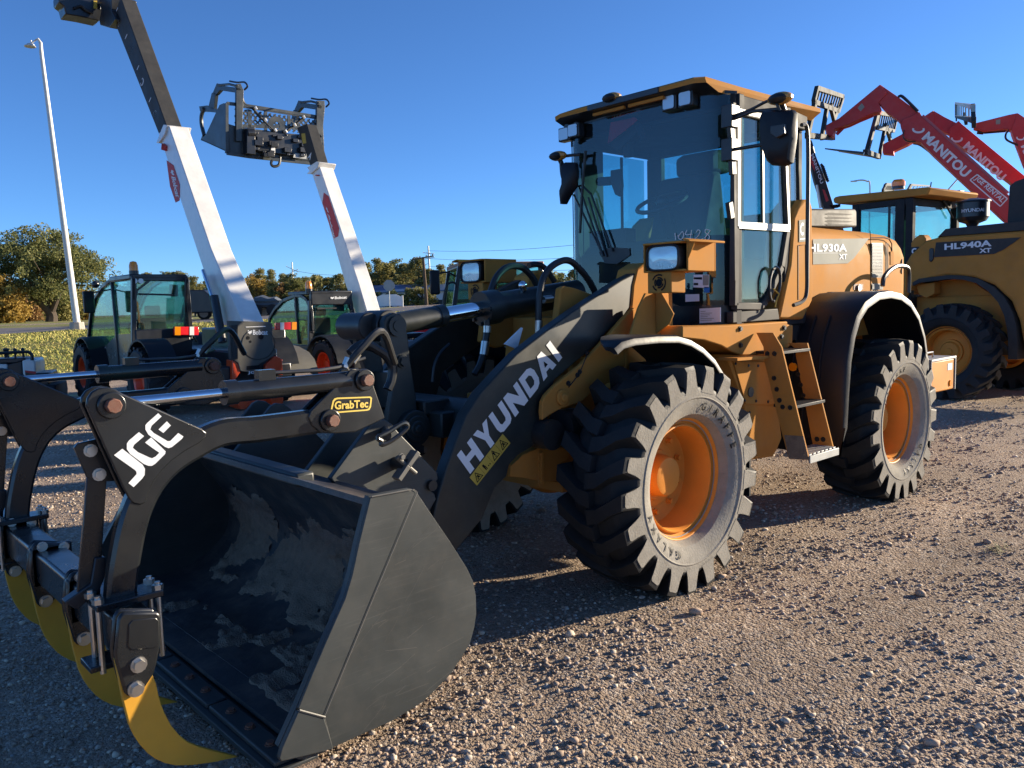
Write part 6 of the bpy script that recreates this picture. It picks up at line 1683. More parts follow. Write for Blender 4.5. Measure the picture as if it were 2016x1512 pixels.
# black and red rotating boom seen just behind the foreground cab
fd, rd = red_boom_machine(zz('R', (160, 900))[0], 18, 75, 'telehandler with a narrow dark boom and white lettering, right behind the foreground cab', None, name='telehandler')
ob4 = ry(fd, 0, (40, 660), (60, 610), (75, 610), (205, 930), (290, 1200), (420, 1500), (340, 1500), (180, 1160), (110, 950))
bo4 = MB().prism(ob4, (0, -.30, 0)).build('boom', M['darkgrey'], rd, bevel=.01, smooth=0)
MB().prism([p+V((0, .004, 0)) for p in ry(fd, 0, (45, 670), (70, 690), (110, 820), (110, 870), (75, 790))], (0, -.004, 0)).build('red_flash', M['red'], bo4)
MB().prism([p+V((0, .004, 0)) for p in ry(fd, 0, (180, 1030), (200, 1035), (240, 1130), (215, 1145))], (0, -.004, 0)).build('red_flash', M['red'], bo4)
q = ry(fd, .006, (75, 720), (165, 985), (190, 975), (100, 700)); text('MANITOU', 'lettering', bo4, M['decalw'], q[0], q[1]-q[0], q[3]-q[0], (q[3]-q[0]).length, (q[1]-q[0]).length, bold=.02)
g = MB()
for i in range(8): g.beam(*ry(fd, -.1, (165+i*6, 800+i*18), (195+i*6, 835+i*18)), .05, .04, (0, 1, 0))
g.build('cable_chain', M['hose'], bo4)
MB().cyl(*ry(fd, .0, (130, 990), (165, 1200)), .03, n=8).build('piston_rod', M['steel'], bo4)
MB().tube(smooth_path(ry(fd, -.1, (50, 620), (60, 590), (80, 600), (110, 720), (130, 810)), 4), .02, 6).build('hose', M['hose'], bo4)
red_body(fd, rd, V((ob4[5].x, 0, 1.5)), -.2)
# one more carriage over the roof of the parked loader, on a boom that its cab hides
fe, re_ = red_boom_machine(zz('R', (950, 1010))[0], 30, 62, 'telehandler hidden by the parked orange loader, only its dark carriage grids show over the roof', None)
bo5 = MB().prism(ry(fe, -.2, (800, 1040), (1150, 1025), (1150, 1060), (900, 1070), (900, 1480), (820, 1480), (820, 1070)), (0, -.3, 0)).build('boom', M['red'], re_, bevel=.01, smooth=0)
carriage(fe, bo5, .5, ((760, 985), (835, 990), (820, 1050), (730, 1045)), (((750, 1000), (735, 1060)),), ((735, 1050), (830, 1060)))
carriage(fe, bo5, .0, ((985, 990), (1170, 1000), (1150, 1035), (960, 1035)), (((990, 995), (965, 1040)),), ((960, 1035), (1150, 1040)))
red_body(fe, re_, V((bo5.data.vertices[4].co.x-.1, 0, 1.5)), -.2)
# ================================================================== ground, grass, road
def sst(a, b, x):
    t = min(1, max(0, (x-a)/(b-a))); return t*t*(3-2*t)


def ab(x, y):
    d = V((x-CAM.x, y-CAM.y, 0)); return d.dot(GR), d.dot(GF)


def terrain(x, y):
    a, b = ab(x, y)
    z37 = .92+(a+22)/16*.50
    z37 = min(1.55, max(.72, z37))
    fade = 1-sst(6, 26, a)                       # the bank dies out to the right, behind the machines
    h = sst(21, 37, b)*z37+max(0, min(b, 62)-37)*.016*(1 if b > 37 else 0)
    h *= fade
    return h


def sheet(name, xs, ys, dz, mt, bump=0, keep=None):
    """grid over (right, ahead) ranges measured on the ground"""
    vs = []; fs = []; n = len(xs)
    for b in ys:
        for a in xs:
            p = ground(a, b); z = terrain(p.x, p.y)+dz
            if bump: z += bump*noise.fractal(V((p.x*.9, p.y*.9, 3.3)), 1, 2, 4)
            vs.append((p.x, p.y, z))
    for j in range(len(ys)-1):
        for i in range(n-1): fs.append((j*n+i, j*n+i+1, (j+1)*n+i+1, (j+1)*n+i))
    mb = MB(); mb.add(vs, fs)
    return mb.build(name, mt, recalc=False, smooth=60)


def gravel_mat():
    m, t, b = nodes('gravel'); L = t.links.new
    tc = nd(t, 'TexCoord')
    def nz(s, d=5, r=.6):
        n = nd(t, 'TexNoise', Scale=s, Detail=float(d), Roughness=r); L(tc.outputs['Object'], n.inputs['Vector']); return n
    v1 = nd(t, 'TexVoronoi', Scale=62.0); L(tc.outputs['Object'], v1.inputs['Vector'])
    v2 = nd(t, 'TexVoronoi', Scale=150.0); L(tc.outputs['Object'], v2.inputs['Vector'])
    v3 = nd(t, 'TexVoronoi', Scale=24.0); L(tc.outputs['Object'], v3.inputs['Vector'])
    sep = nd(t, 'SeparateColor'); L(v1.outputs['Color'], sep.inputs[0])
    cr = nd(t, 'ValToRGB'); L(sep.outputs[0], cr.inputs[0])
    e = cr.color_ramp.elements; e[0].position = 0; e[0].color = (.24, .18, .13, 1); e[1].position = 1; e[1].color = (.60, .49, .375, 1)
    for p, c in ((.35, (.35, .265, .19, 1)), (.6, (.44, .325, .235, 1)), (.8, (.39, .335, .28, 1))):
        k = e.new(p); k.color = c
    big = nz(.35, 6, .6)
    mr = nd(t, 'MapRange'); L(big.outputs['Fac'], mr.inputs[0])
    for i, v in ((1, .3), (2, .7), (3, .78), (4, 1.15)): mr.inputs[i].default_value = v
    mul = nd(t, 'VectorMath', operation='MULTIPLY'); L(cr.outputs[0], mul.inputs[0]); L(mr.outputs[0], mul.inputs[1])
    mpw = nd(t, 'Mapping'); L(tc.outputs['Object'], mpw.inputs[0]); mpw.inputs['Rotation'].default_value = (0, 0, R(-62)); mpw.inputs['Scale'].default_value = (.10, .85, 1)
    lane = nd(t, 'TexNoise', Scale=1.0, Detail=3.0); L(mpw.outputs[0], lane.inputs['Vector'])
    lr = nd(t, 'MapRange'); L(lane.outputs['Fac'], lr.inputs[0])
    for i, v in ((1, .42), (2, .6), (3, .80), (4, 1.12)): lr.inputs[i].default_value = v
    mul2 = nd(t, 'VectorMath', operation='MULTIPLY'); L(mul.outputs[0], mul2.inputs[0]); L(lr.outputs[0], mul2.inputs[1]); mul = mul2
    fine = nz(2.2, 8, .7)
    mx = nd(t, 'Mix', data_type='RGBA'); L(mul.outputs[0], mx.inputs[6]); mx.inputs[7].default_value = (.35, .262, .185, 1)
    m2 = nd(t, 'MapRange'); L(fine.outputs['Fac'], m2.inputs[0])
    for i, v in ((1, .42), (2, .66), (3, 0), (4, .7)): m2.inputs[i].default_value = v
    L(m2.outputs[0], mx.inputs[0]); L(mx.outputs[2], b.inputs['Base Color'])
    b.inputs['Roughness'].default_value = .92; b.inputs['Specular IOR Level'].default_value = .15
    # pebbles, grit and soft hollows
    def inv(v, s):
        q = nd(t, 'MapRange'); L(v.outputs['Distance'], q.inputs[0])
        for i, x in ((1, 0), (2, .75), (3, s), (4, 0)): q.inputs[i].default_value = x
        return q
    h1 = inv(v1, .010); h2 = inv(v2, .0045); h3 = inv(v3, .012)
    a1 = nd(t, 'Math', operation='ADD'); L(h1.outputs[0], a1.inputs[0]); L(h2.outputs[0], a1.inputs[1])
    gate = nz(3.0, 4); g = nd(t, 'MapRange'); L(gate.outputs['Fac'], g.inputs[0])
    for i, x in ((1, .5), (2, .62), (3, 0), (4, 1)): g.inputs[i].default_value = x
    h3g = nd(t, 'Math', operation='MULTIPLY'); L(h3.outputs[0], h3g.inputs[0]); L(g.outputs[0], h3g.inputs[1])
    a2 = nd(t, 'Math', operation='ADD'); L(a1.outputs[0], a2.inputs[0]); L(h3g.outputs[0], a2.inputs[1])
    lo = nz(7.0, 6, .65); l2 = nd(t, 'Math', operation='MULTIPLY'); L(lo.outputs['Fac'], l2.inputs[0]); l2.inputs[1].default_value = .028
    a3 = nd(t, 'Math', operation='ADD'); L(a2.outputs[0], a3.inputs[0]); L(l2.outputs[0], a3.inputs[1])
    bp = nd(t, 'Bump', Strength=.85, Distance=1.0); L(a3.outputs[0], bp.inputs['Height']); L(bp.outputs[0], b.inputs['Normal'])
    return m


GM = gravel_mat()
# one sheet from under the camera to the horizon, finest where it is near
rings = [0.0]; r_ = .35
while r_ < 4500: rings.append(r_); r_ *= 1.045 if r_ < 14 else (1.10 if r_ < 120 else 1.35)
NA = 288
O_ = V((CAM.x, CAM.y, 0))
def bumpz(x, y, r):
    if r > 30: return 0
    q = V((x, y, 0))
    z = .022*noise.fractal(q*.8, 1, 2, 4)+.009*noise.fractal(q*2.7, 1, 2, 4)
    return (z-.006)*(1-sst(14, 30, r))
vs = []; fs = []
for r in rings[1:]:
    for k in range(NA):
        a = 2*math.pi*k/NA; x = O_.x+r*math.cos(a); y = O_.y+r*math.sin(a)
        vs.append((x, y, terrain(x, y)+bumpz(x, y, r)))
vs.append((O_.x, O_.y, 0)); c_ = len(vs)-1
nr = len(rings)-1
for i in range(nr-1):
    for k in range(NA): fs.append((i*NA+k, i*NA+(k+1) % NA, (i+1)*NA+(k+1) % NA, (i+1)*NA+k))
for k in range(NA): fs.append((c_, (k+1) % NA, k))
mb = MB(); mb.add(vs, fs)
gr = tag(mb.build('ground', GM, smooth=180), kind='structure')

# loose stones: one mesh of many small lumps, densest near the camera
def stones():
    rng = np.random.default_rng(11)
    bm = bmesh.new(); bmesh.ops.create_icosphere(bm, subdivisions=1, radius=1); 
    base = np.array([v.co[:] for v in bm.verts]); tri = np.array([[v.index for v in f.verts] for f in bm.faces]); bm.free()
    protos = []
    for k in range(8):
        s = base*(1+rng.normal(0, .16, (len(base), 1)))*np.array([1, rng.uniform(.65, 1), rng.uniform(.45, .75)])
        protos.append(s)
    n = 105000
    b = .9+12*rng.random(n)**1.55
    a = (rng.random(n)*2-1)*(.72*b+.5)
    x = CAM.x+GR.x*a+GF.x*b; y = CAM.y+GR.y*a+GF.y*b
    size = np.exp(rng.normal(math.log(.0062), .40, n))*(1+b*.06)
    big = rng.random(n) < .008; size[big] *= rng.uniform(1.5, 2.3, big.sum())
    # stones lie in drifts
    w = np.array([noise.fractal(V((x[i]*1.3, y[i]*1.3, 8)), 1, 2, 3) for i in range(n)])
    keep = (rng.random(n) < np.clip(.62+w*1.1, .12, 1)); x, y, size = x[keep], y[keep], size[keep]; n = len(x)
    z = np.array([bumpz(x[i], y[i], math.hypot(x[i]-O_.x, y[i]-O_.y)) for i in range(n)])
    th = rng.random(n)*2*np.pi; c, s = np.cos(th), np.sin(th)
    pk = rng.integers(0, 8, n); P = np.array(protos)[pk]*size[:, None, None]
    vx = P[:, :, 0]*c[:, None]-P[:, :, 1]*s[:, None]+x[:, None]
    vy = P[:, :, 0]*s[:, None]+P[:, :, 1]*c[:, None]+y[:, None]
    vz = P[:, :, 2]+z[:, None]+size[:, None]*.18
    co = np.stack([vx, vy, vz], -1).reshape(-1, 3)
    nv = len(base); F = (tri[None]+np.arange(n)[:, None, None]*nv).reshape(-1, 3)
    me = bpy.data.meshes.new('loose_stones')
    me.vertices.add(len(co)); me.vertices.foreach_set('co', co.ravel())
    me.loops.add(F.size); me.loops.foreach_set('vertex_index', F.ravel().astype(np.int32))
    me.polygons.add(len(F)); me.polygons.foreach_set('loop_start', np.arange(0, F.size, 3, dtype=np.int32))
    me.update(calc_edges=True)
    m, t, bs = nodes('stone'); L = t.links.new
    g = nd(t, 'NewGeometry'); cr = nd(t, 'ValToRGB'); L(g.outputs['Random Per Island'], cr.inputs[0])
    e = cr.color_ramp.elements; e[0].color = (.22, .175, .14, 1); e[1].color = (.68, .57, .44, 1)
    for p, c_ in ((.3, (.37, .275, .20, 1)), (.55, (.45, .33, .24, 1)), (.75, (.36, .335, .30, 1)), (.9, (.53, .43, .32, 1))): k = e.new(p); k.color = c_
    L(cr.outputs[0], bs.inputs['Base Color']); bs.inputs['Roughness'].default_value = .85; bs.inputs['Specular IOR Level'].default_value = .2
    me.materials.append(m)
    o = bpy.data.objects.new('loose_stones', me); COL.objects.link(o)
    return tag(o, 'loose gravel stones scattered over the lot', 'gravel', kind='stuff')
stones()

def mottled(name, cols, s=1.2, rough=.95, bump=.3, sc2=30):
    m, t, b = nodes(name); L = t.links.new
    tc = nd(t, 'TexCoord'); n = nd(t, 'TexNoise', Scale=s, Detail=8.0, Roughness=.65); L(tc.outputs['Object'], n.inputs['Vector'])
    cr = nd(t, 'ValToRGB'); L(n.outputs['Fac'], cr.inputs[0]); e = cr.color_ramp.elements
    e[0].position = .32; e[0].color = (*cols[0], 1); e[1].position = .68; e[1].color = (*cols[-1], 1)
    for i, c in enumerate(cols[1:-1]): k = e.new(.32+.36*(i+1)/(len(cols)-1)); k.color = (*c, 1)
    L(cr.outputs[0], b.inputs['Base Color']); b.inputs['Roughness'].default_value = rough; b.inputs['Specular IOR Level'].default_value = .15
    n2 = nd(t, 'TexNoise', Scale=float(sc2), Detail=4.0); L(tc.outputs['Object'], n2.inputs['Vector'])
    bp = nd(t, 'Bump', Strength=bump, Distance=.03); L(n2.outputs['Fac'], bp.inputs['Height']); L(bp.outputs[0], b.inputs['Normal'])
    return m

XS = [-75+3*i for i in range(36)]
lawn = tag(sheet('lawn', XS, [22.5, 23.5, 25, 27, 29, 31, 33, 35, 36.5], .012, mottled('lawn_grass', [(.26, .20, .07), (.32, .29, .08), (.42, .38, .11), (.24, .26, .06)], 1.0), bump=.02), kind='structure')
far = tag(sheet('far_lawn', [-220+10*i for i in range(36)], [52.5, 58, 66, 80, 100, 130, 200, 330], .014, mottled('far_grass', [(.20, .20, .07), (.30, .28, .10), (.24, .26, .08)], .12)), kind='structure')
road = tag(sheet('road', [-220+6*i for i in range(60)], [37.0, 40, 44, 48, 52.0], .03, mottled('asphalt', [(.16, .15, .145), (.22, .205, .195)], .5)), kind='structure')
# grass blades on the bank that can be seen
def grass():
    rng = np.random.default_rng(4); n = 34000
    b = 22.6+13.8*rng.random(n); a = -.66*b+rng.random(n)*(.62*b)
    x = CAM.x+GR.x*a+GF.x*b; y = CAM.y+GR.y*a+GF.y*b
    z = np.array([terrain(x[i], y[i]) for i in range(n)])
    h = rng.uniform(.03, .09, n)*np.array([.6+1.0*max(0, .5+noise.fractal(V((x[i]*.35, y[i]*.35, 1)), 1, 2, 3)) for i in range(n)]); w = .015+rng.random(n)*.025
    th = rng.random(n)*2*np.pi; le = rng.normal(0, .06, (n, 2))
    v = np.zeros((n, 3, 3))
    v[:, 0] = np.stack([x-w*np.cos(th), y-w*np.sin(th), z], -1); v[:, 1] = np.stack([x+w*np.cos(th), y+w*np.sin(th), z], -1)
    v[:, 2] = np.stack([x+le[:, 0], y+le[:, 1], z+h], -1)
    me = bpy.data.meshes.new('grass'); me.vertices.add(n*3); me.vertices.foreach_set('co', v.ravel())
    me.loops.add(n*3); me.loops.foreach_set('vertex_index', np.arange(n*3, dtype=np.int32)); me.polygons.add(n); me.polygons.foreach_set('loop_start', np.arange(0, n*3, 3, dtype=np.int32)); me.update(calc_edges=True)
    m, t, bs = nodes('grass_blade'); L = t.links.new
    g = nd(t, 'NewGeometry'); cr = nd(t, 'ValToRGB'); L(g.outputs['Random Per Island'], cr.inputs[0]); e = cr.color_ramp.elements
    e[0].color = (.24, .27, .06, 1); e[1].color = (.58, .46, .17, 1); k = e.new(.55); k.color = (.42, .39, .10, 1)
    L(cr.outputs[0], bs.inputs['Base Color']); bs.inputs['Roughness'].default_value = .9
    me.materials.append(m); o = bpy.data.objects.new('grass', me); COL.objects.link(o)
    return tag(o, 'short yellow green grass on the bank beyond the lot', 'grass', kind='stuff')
grass()

# ================================================================== trees
def leafmat(name, c1, c2, c3):
    m, t, b = nodes(name); L = t.links.new
    g = nd(t, 'NewGeometry'); tc = nd(t, 'TexCoord')
    n = nd(t, 'TexNoise', Scale=.35, Detail=3.0); L(tc.outputs['Object'], n.inputs['Vector'])
    ad = nd(t, 'Math', operation='ADD'); L(g.outputs['Random Per Island'], ad.inputs[0]); L(n.outputs['Fac'], ad.inputs[1])
    hf = nd(t, 'MapRange'); L(ad.outputs[0], hf.inputs[0])
    for i, v in ((1, .35), (2, 1.3), (3, 0), (4, 1)): hf.inputs[i].default_value = v
    cr = nd(t, 'ValToRGB'); L(hf.outputs[0], cr.inputs[0]); e = cr.color_ramp.elements
    e[0].color = (*c1, 1); e[1].color = (*c3, 1); k = e.new(.5); k.color = (*c2, 1)
    L(cr.outputs[0], b.inputs['Base Color']); b.inputs['Roughness'].default_value = .7; b.inputs['Specular IOR Level'].default_value = .25
    tl = nd(t, 'BsdfTranslucent'); L(cr.outputs[0], tl.inputs[0]); ms = nd(t, 'MixShader', Fac=.38); L(b.outputs[0], ms.inputs[1]); L(tl.outputs[0], ms.inputs[2]); L(ms.outputs[0], t.nodes['Material Output'].inputs['Surface'])
    return m
LEAF = dict(
    green=leafmat('leaf_green', (.07, .09, .032), (.14, .16, .055), (.25, .24, .085)),
    olive=leafmat('leaf_olive', (.10, .105, .036), (.19, .185, .06), (.32, .28, .10)),
    yellow=leafmat('leaf_yellow', (.20, .13, .03), (.34, .22, .045), (.46, .31, .08)),
    rust=leafmat('leaf_rust', (.16, .085, .04), (.26, .14, .055), (.34, .22, .08)),
    spruce=leafmat('leaf_spruce', (.04, .06, .034), (.07, .10, .048), (.12, .14, .06)))
BARK = paint('bark', (.075, .06, .048), .95, dust=.15, scale=3, bump=.5, spec=.1)
def leaves(centres, radii, n, s, rng, name, mt, par, droop=.2):
    """small leaf faces spread through overlapping clumps"""
    centres = np.array(centres, float); radii = np.array(radii, float)
    w = radii**2; w /= w.sum()
    k = rng.choice(len(centres), n, p=w)
    d = rng.normal(size=(n, 3)); d /= np.linalg.norm(d, axis=1)[:, None]
    rad = rng.random(n)**.45
    p = centres[k]+d*(radii[k]*rad)[:, None]*np.array([1, 1, .8])
    sz = s*rng.uniform(.55, 1.35, n)
    u = rng.normal(size=(n, 3)); u /= np.linalg.norm(u, axis=1)[:, None]
    q = rng.normal(size=(n, 3)); v = np.cross(u, q); v /= np.linalg.norm(v, axis=1)[:, None]
    V4 = np.stack([p-u*sz[:, None], p-v*(sz*.55)[:, None], p+u*sz[:, None], p+v*(sz*.55)[:, None]], 1)
    me = bpy.data.meshes.new(name); me.vertices.add(n*4); me.vertices.foreach_set('co', V4.ravel())
    me.loops.add(n*4); me.loops.foreach_set('vertex_index', np.arange(n*4, dtype=np.int32)); me.polygons.add(n); me.polygons.foreach_set('loop_start', np.arange(0, n*4, 4, dtype=np.int32)); me.update(calc_edges=True)
    me.materials.append(mt); o = bpy.data.objects.new(name, me); o.parent = par; COL.objects.link(o)
    return o
def trunk_mesh(paths):
    mb = MB()
    for pts, r0, r1 in paths:
        p = smooth_path(pts, 3); mb.tube(p, [r0+(r1-r0)*i/(len(p)-1) for i in range(len(p))], 8)
    return mb
# the big wind-swept tree on the left: its crown outline measured on its own upright plane
def on_far(b, k, *pts):
    """points of the photo on an upright plane b metres ahead, in metres: (right of the plane's own origin, up)"""
    out = []
    for p in zz(k, *pts):
        d = ray(p); q = CAM+d*(b/d.dot(GF)); a, _ = ab(q.x, q.y); out.append((a, q.z))
    return out
def inside(p, poly):
    c = False; j = len(poly)-1
    for i in range(len(poly)):
        if (poly[i][1] > p[1]) != (poly[j][1] > p[1]) and p[0] < (poly[j][0]-poly[i][0])*(p[1]-poly[i][1])/(poly[j][1]-poly[i][1])+poly[i][0]: c = not c
        j = i
    return c
def crown_tree(b, k, outline, base, limbs, mt, label, nclump, rc, nleaf, sz, depth, seed, name='tree', group=None, tr=.35):
    rng = np.random.default_rng(seed)
    bp_ = on_far(b, k, base)[0]; g = ground(bp_[0], b); z0 = terrain(g.x, g.y)
    root = tag(empty(name, (g.x, g.y, z0), YAW-math.pi/2), label, 'tree', group)     # own x axis: right of the view
    ol = [(a-bp_[0], z-z0) for a, z in on_far(b, k, *outline)]
    xs = [p[0] for p in ol]; zs = [p[1] for p in ol]; c = []; rr = []; cx = sum(xs)/len(xs)
    while len(c) < nclump:
        p = (rng.uniform(min(xs), max(xs)), rng.uniform(min(zs), max(zs)))
        if inside(p, ol):
            t = 1-min(1, abs(p[0]-cx)/(max(xs)-min(xs))*1.6)
            c.append((p[0], rng.normal(0, depth*.45)*(.4+.6*t), p[1])); rr.append(rc*rng.uniform(.5, 1.25))
    leaves(c, rr, nleaf, sz, rng, 'crown', mt, root)
    paths = []
    for l in limbs:
        pts = [(a-bp_[0], z-z0) for a, z in on_far(b, k, *l[0])]
        paths.append(([V((x, rng.uniform(-.5, .5)*i, z if i or l is not limbs[0] else min(z, -.1))) for i, (x, z) in enumerate(pts)], l[1], l[2]))
    if not limbs: paths = [([V((0, 0, -.2)), V((0, 0, max(zs)*.7))], tr, tr*.3)]
    # twigs into the clumps
    for i in range(0, nclump, max(1, nclump//26)):
        s = V((cx*.45, 0, max(zs)*.33)); e = V(c[i]); paths.append(([s.lerp(e, .1), s.lerp(e, .55)+V((0, 0, .2)), e], tr*.28, tr*.06))
    trunk_mesh(paths).build('trunk', BARK, root)
    return root
crown_tree(84, 'Y', ((-120, 330), (0, 290), (60, 290), (110, 240), (190, 225), (215, 180), (300, 145), (420, 150), (520, 200), (560, 240), (640, 285), (720, 340), (830, 385), (860, 440), (950, 505), (930, 560), (850, 590), (780, 650), (640, 690), (520, 690), (470, 760), (420, 800), (380, 770), (300, 740), (230, 690), (120, 680), (60, 560), (-60, 520)),
           (452, 955), [(((452, 965), (445, 880), (400, 800), (330, 700), (230, 560)), .62, .16), (((440, 870), (430, 700), (400, 500), (330, 300)), .40, .08), (((450, 860), (540, 700), (640, 560), (720, 430)), .36, .07), (((400, 800), (300, 690), (150, 600)), .26, .06)],
           LEAF['green'], 'large dark green wind-swept tree behind the street lamp at the left', 230, 1.0, 34000, .125, 5.5, 3)
crown_tree(80, 'Y', ((-60, 560), (20, 560), (70, 590), (120, 650), (150, 760), (205, 840), (200, 900), (150, 945), (60, 930), (-60, 950)), (82, 968), [], LEAF['yellow'], 'small yellow tree left of the large dark green one', 60, .95, 5000, .17, 2.5, 8, tr=.16)
crown_tree(95, 'Y', ((500, 700), (560, 660), (640, 690), (665, 800), (660, 920), (600, 950), (500, 945), (480, 850)), (580, 955), [], LEAF['olive'], 'yellow green bush between the large tree and the lamp post', 50, 1.0, 4200, .18, 2.5, 9, name='bush', tr=.14)
crown_tree(100, 'Y', ((690, 720), (740, 700), (800, 740), (830, 850), (800, 920), (700, 925)), (750, 935), [], LEAF['yellow'], 'orange yellow bush just right of the lamp post', 40, 1.1, 3500, .19, 2.5, 12, name='bush', tr=.14)
crown_tree(105, 'Y', ((130, 760), (200, 730), (300, 780), (330, 850), (300, 930), (180, 930), (140, 860)), (230, 945), [], LEAF['rust'], 'reddish brown bush low under the left side of the large tree', 40, 1.1, 3200, .2, 2.5, 15, name='bush', tr=.12)
crown_tree(118, 'Y', ((250, 800), (340, 770), (420, 830), (430, 900), (300, 930), (230, 900)), (330, 945), [], LEAF['green'], 'dark rounded bush behind the trunk of the large tree', 40, 1.3, 3200, .22, 3, 17, name='bush', tr=.12)
# belt of mixed trees along the far side of the road: five kinds, each copied as single trees
kinds = []
for i, (kind, shape, H_) in enumerate((('green', 'oval', 9.5), ('olive', 'oval', 8.5), ('yellow', 'round', 7.0), ('spruce', 'cone', 10), ('olive', 'narrow', 10.5), ('rust', 'round', 6.0))):
    rng = np.random.default_rng(40+i); c = []; rr = []
    for k in range(46):
        t = rng.random()
        wd = {'oval': 2.3*math.sin(math.pi*min(1, .12+.88*t))**.7, 'round': 2.6*math.sin(math.pi*(.1+.9*t))**.6, 'cone': 2.4*(1-t)+.15, 'narrow': 1.25*math.sin(math.pi*min(1, .15+.85*t))**.6}[shape]
        a = rng.random()*2*math.pi; q = wd*rng.random()**.5
        c.append((q*math.cos(a), q*math.sin(a), H_*(.14+.80*t))); rr.append((.55+.35*rng.random())*(1 if shape != 'cone' else .3+.7*(1-t)))
    root = empty('roadside_tree', (0, 0, 0)); leaves(c, rr, 4200, .155, rng, 'crown', LEAF[kind], root)
    trunk_mesh([([V((0, 0, -.3)), V((.1, 0, H_*.3)), V((0, .1, H_*.7))], .17, .04)]+[([V((0, 0, H_*.3)), V(c[j])*.6+V((0, 0, H_*.12)), V(c[j])], .06, .015) for j in range(0, 46, 5)]).build('trunk', BARK, root)
    kinds.append((root, kind, shape, H_))
rnd = random.Random(3)
desc = {'green': 'dark green leafy tree', 'olive': 'olive green leafy tree', 'yellow': 'yellow autumn tree', 'spruce': 'dark pointed conifer', 'rust': 'low rusty brown tree'}
places = ((255, 'just right of the tall street lamp'), (375, 'over the first telehandler cab'), (440, 'left of the long white boom'), (560, 'just right of the long white boom'), (625, 'over the second telehandler cab'), (700, 'left of the shorter white boom'),
          (770, 'just right of the shorter white boom'), (850, 'behind the wooden utility pole'), (930, 'behind the loader right lamp'), (1000, 'behind the tall hose loops'), (2000, 'behind the foreground cab'))
used = set(); k_ = 0
# (px across the photo, tree top in px)
tops = [(232, 560), (262, 548), (292, 538), (322, 532), (352, 535), (380, 545), (405, 548), (492, 538), (512, 530), (533, 532), (556, 540), (578, 536), (600, 546), (622, 543), (646, 547), (668, 540), (690, 535), (722, 518), (742, 510), (764, 520), (786, 506), (806, 524), (822, 508), (846, 530), (868, 522), (890, 520), (912, 524), (934, 530), (958, 534), (985, 520), (1010, 528), (1040, 536), (1075, 532), (1105, 538), (1135, 530), (200, 590), (180, 600)]
tops = [(px, ty) for px, ty in tops]+[(px+rnd.uniform(8, 14), ty+rnd.uniform(6, 24)) for px, ty in tops[:-2]]+[(px+rnd.uniform(3, 8), ty+rnd.uniform(12, 40)) for px, ty in tops[:-2]]
for px, ty in tops:
    b = rnd.uniform(118, 150)
    d = ray((px, ty)); q = CAM+d*(b/d.dot(GF)); a, _ = ab(q.x, q.y); g = ground(a, b); z0 = terrain(g.x, g.y)
    hh = q.z-z0
    i = rnd.choice([0, 1, 1, 1, 3, 4, 4, 0, 4, 2, 5 if hh < 6 else 1])
    root, kind, shape, H_ = kinds[i]
    o = root if i not in used else copy_tree(root)
    used.add(i)
    o.location = (g.x, g.y, z0); s_ = hh/(H_*.97); o.scale = (s_*rnd.uniform(1.1, 1.6), s_*rnd.uniform(1.1, 1.6), s_); o.rotation_euler = (0, 0, rnd.uniform(0, 6.28))
    pl_ = [q_ for x_, q_ in places if px < x_][0]; tag(o, desc[kind]+' across the road, '+pl_, 'tree', kind+' trees across the road '+pl_)
for i, (root, *_r) in enumerate(kinds):
    if i not in used:
        for c in list(root.children): bpy.data.objects.remove(c)
        bpy.data.objects.remove(root)
# undergrowth closing the belt's foot
rng = np.random.default_rng(77); c = []; rr = []
for k in range(300):
    a = rng.uniform(-98, 22); b = rng.uniform(138, 158); g = ground(a, b); c.append((g.x, g.y, terrain(g.x, g.y)+rng.uniform(.3, 5.4))); rr.append(rng.uniform(.9, 1.9))
tag(leaves(c, rr, 24000, .32, rng, 'thicket', LEAF['olive'], None), 'dense scrub closing the foot of the far tree belt', 'thicket', kind='stuff')

# ================================================================== things along the road
def far_pt(px, b, z=None):
    d = ray(px); q = CAM+d*(b/d.dot(GF)); a, _ = ab(q.x, q.y); g = ground(a, b)
    return V((g.x, g.y, terrain(g.x, g.y) if z is None else z)), q
# tall street lamp
b_ = 36.2; p0, q0 = far_pt((152, 645), b_); pt, qt = far_pt((78, 76), b_); 
LP = tag(empty('street_lamp', p0, YAW-math.pi/2), 'tall galvanised street lamp on a concrete foot at the left', 'street lamp')
dx = (qt-p0).dot(GR); hz_ = qt.z-p0.z
tp = V((dx, 0, hz_))
MB().tube([V((0, 0, .35)), V((dx*.5, 0, hz_*.5)), V((dx*.965, 0, hz_*.955)), tp+V((.03, 0, -.18)), tp+V((-.08, 0, 0))], [.15, .115, .08, .07, .05], 14).build('pole', M['galv'], LP)
MB().tube([tp+V((-.08, 0, -.0)), tp+V((-.36, 0, -.17))], .03, 8).build('arm', M['galv'], LP)
h = MB().sph(tp+V((-.42, 0, -.26)), .17, 14, sc=(1, .8, .5)).lathe([(-.06, .2), (-.10, .23), (-.115, .22), (-.11, .02)], tp+V((-.44, 0, -.22)), (0, 0, 1), n=18)
h.cyl(tp+V((-.38, 0, -.18)), tp+V((-.38, 0, -.06)), .03, n=8).build('lamp_head', M['galv'], LP)
MB().cyl((0, 0, -.3), (0, 0, .38), .36, .30, n=8).build('foot', M['concrete'], LP, bevel=.02)
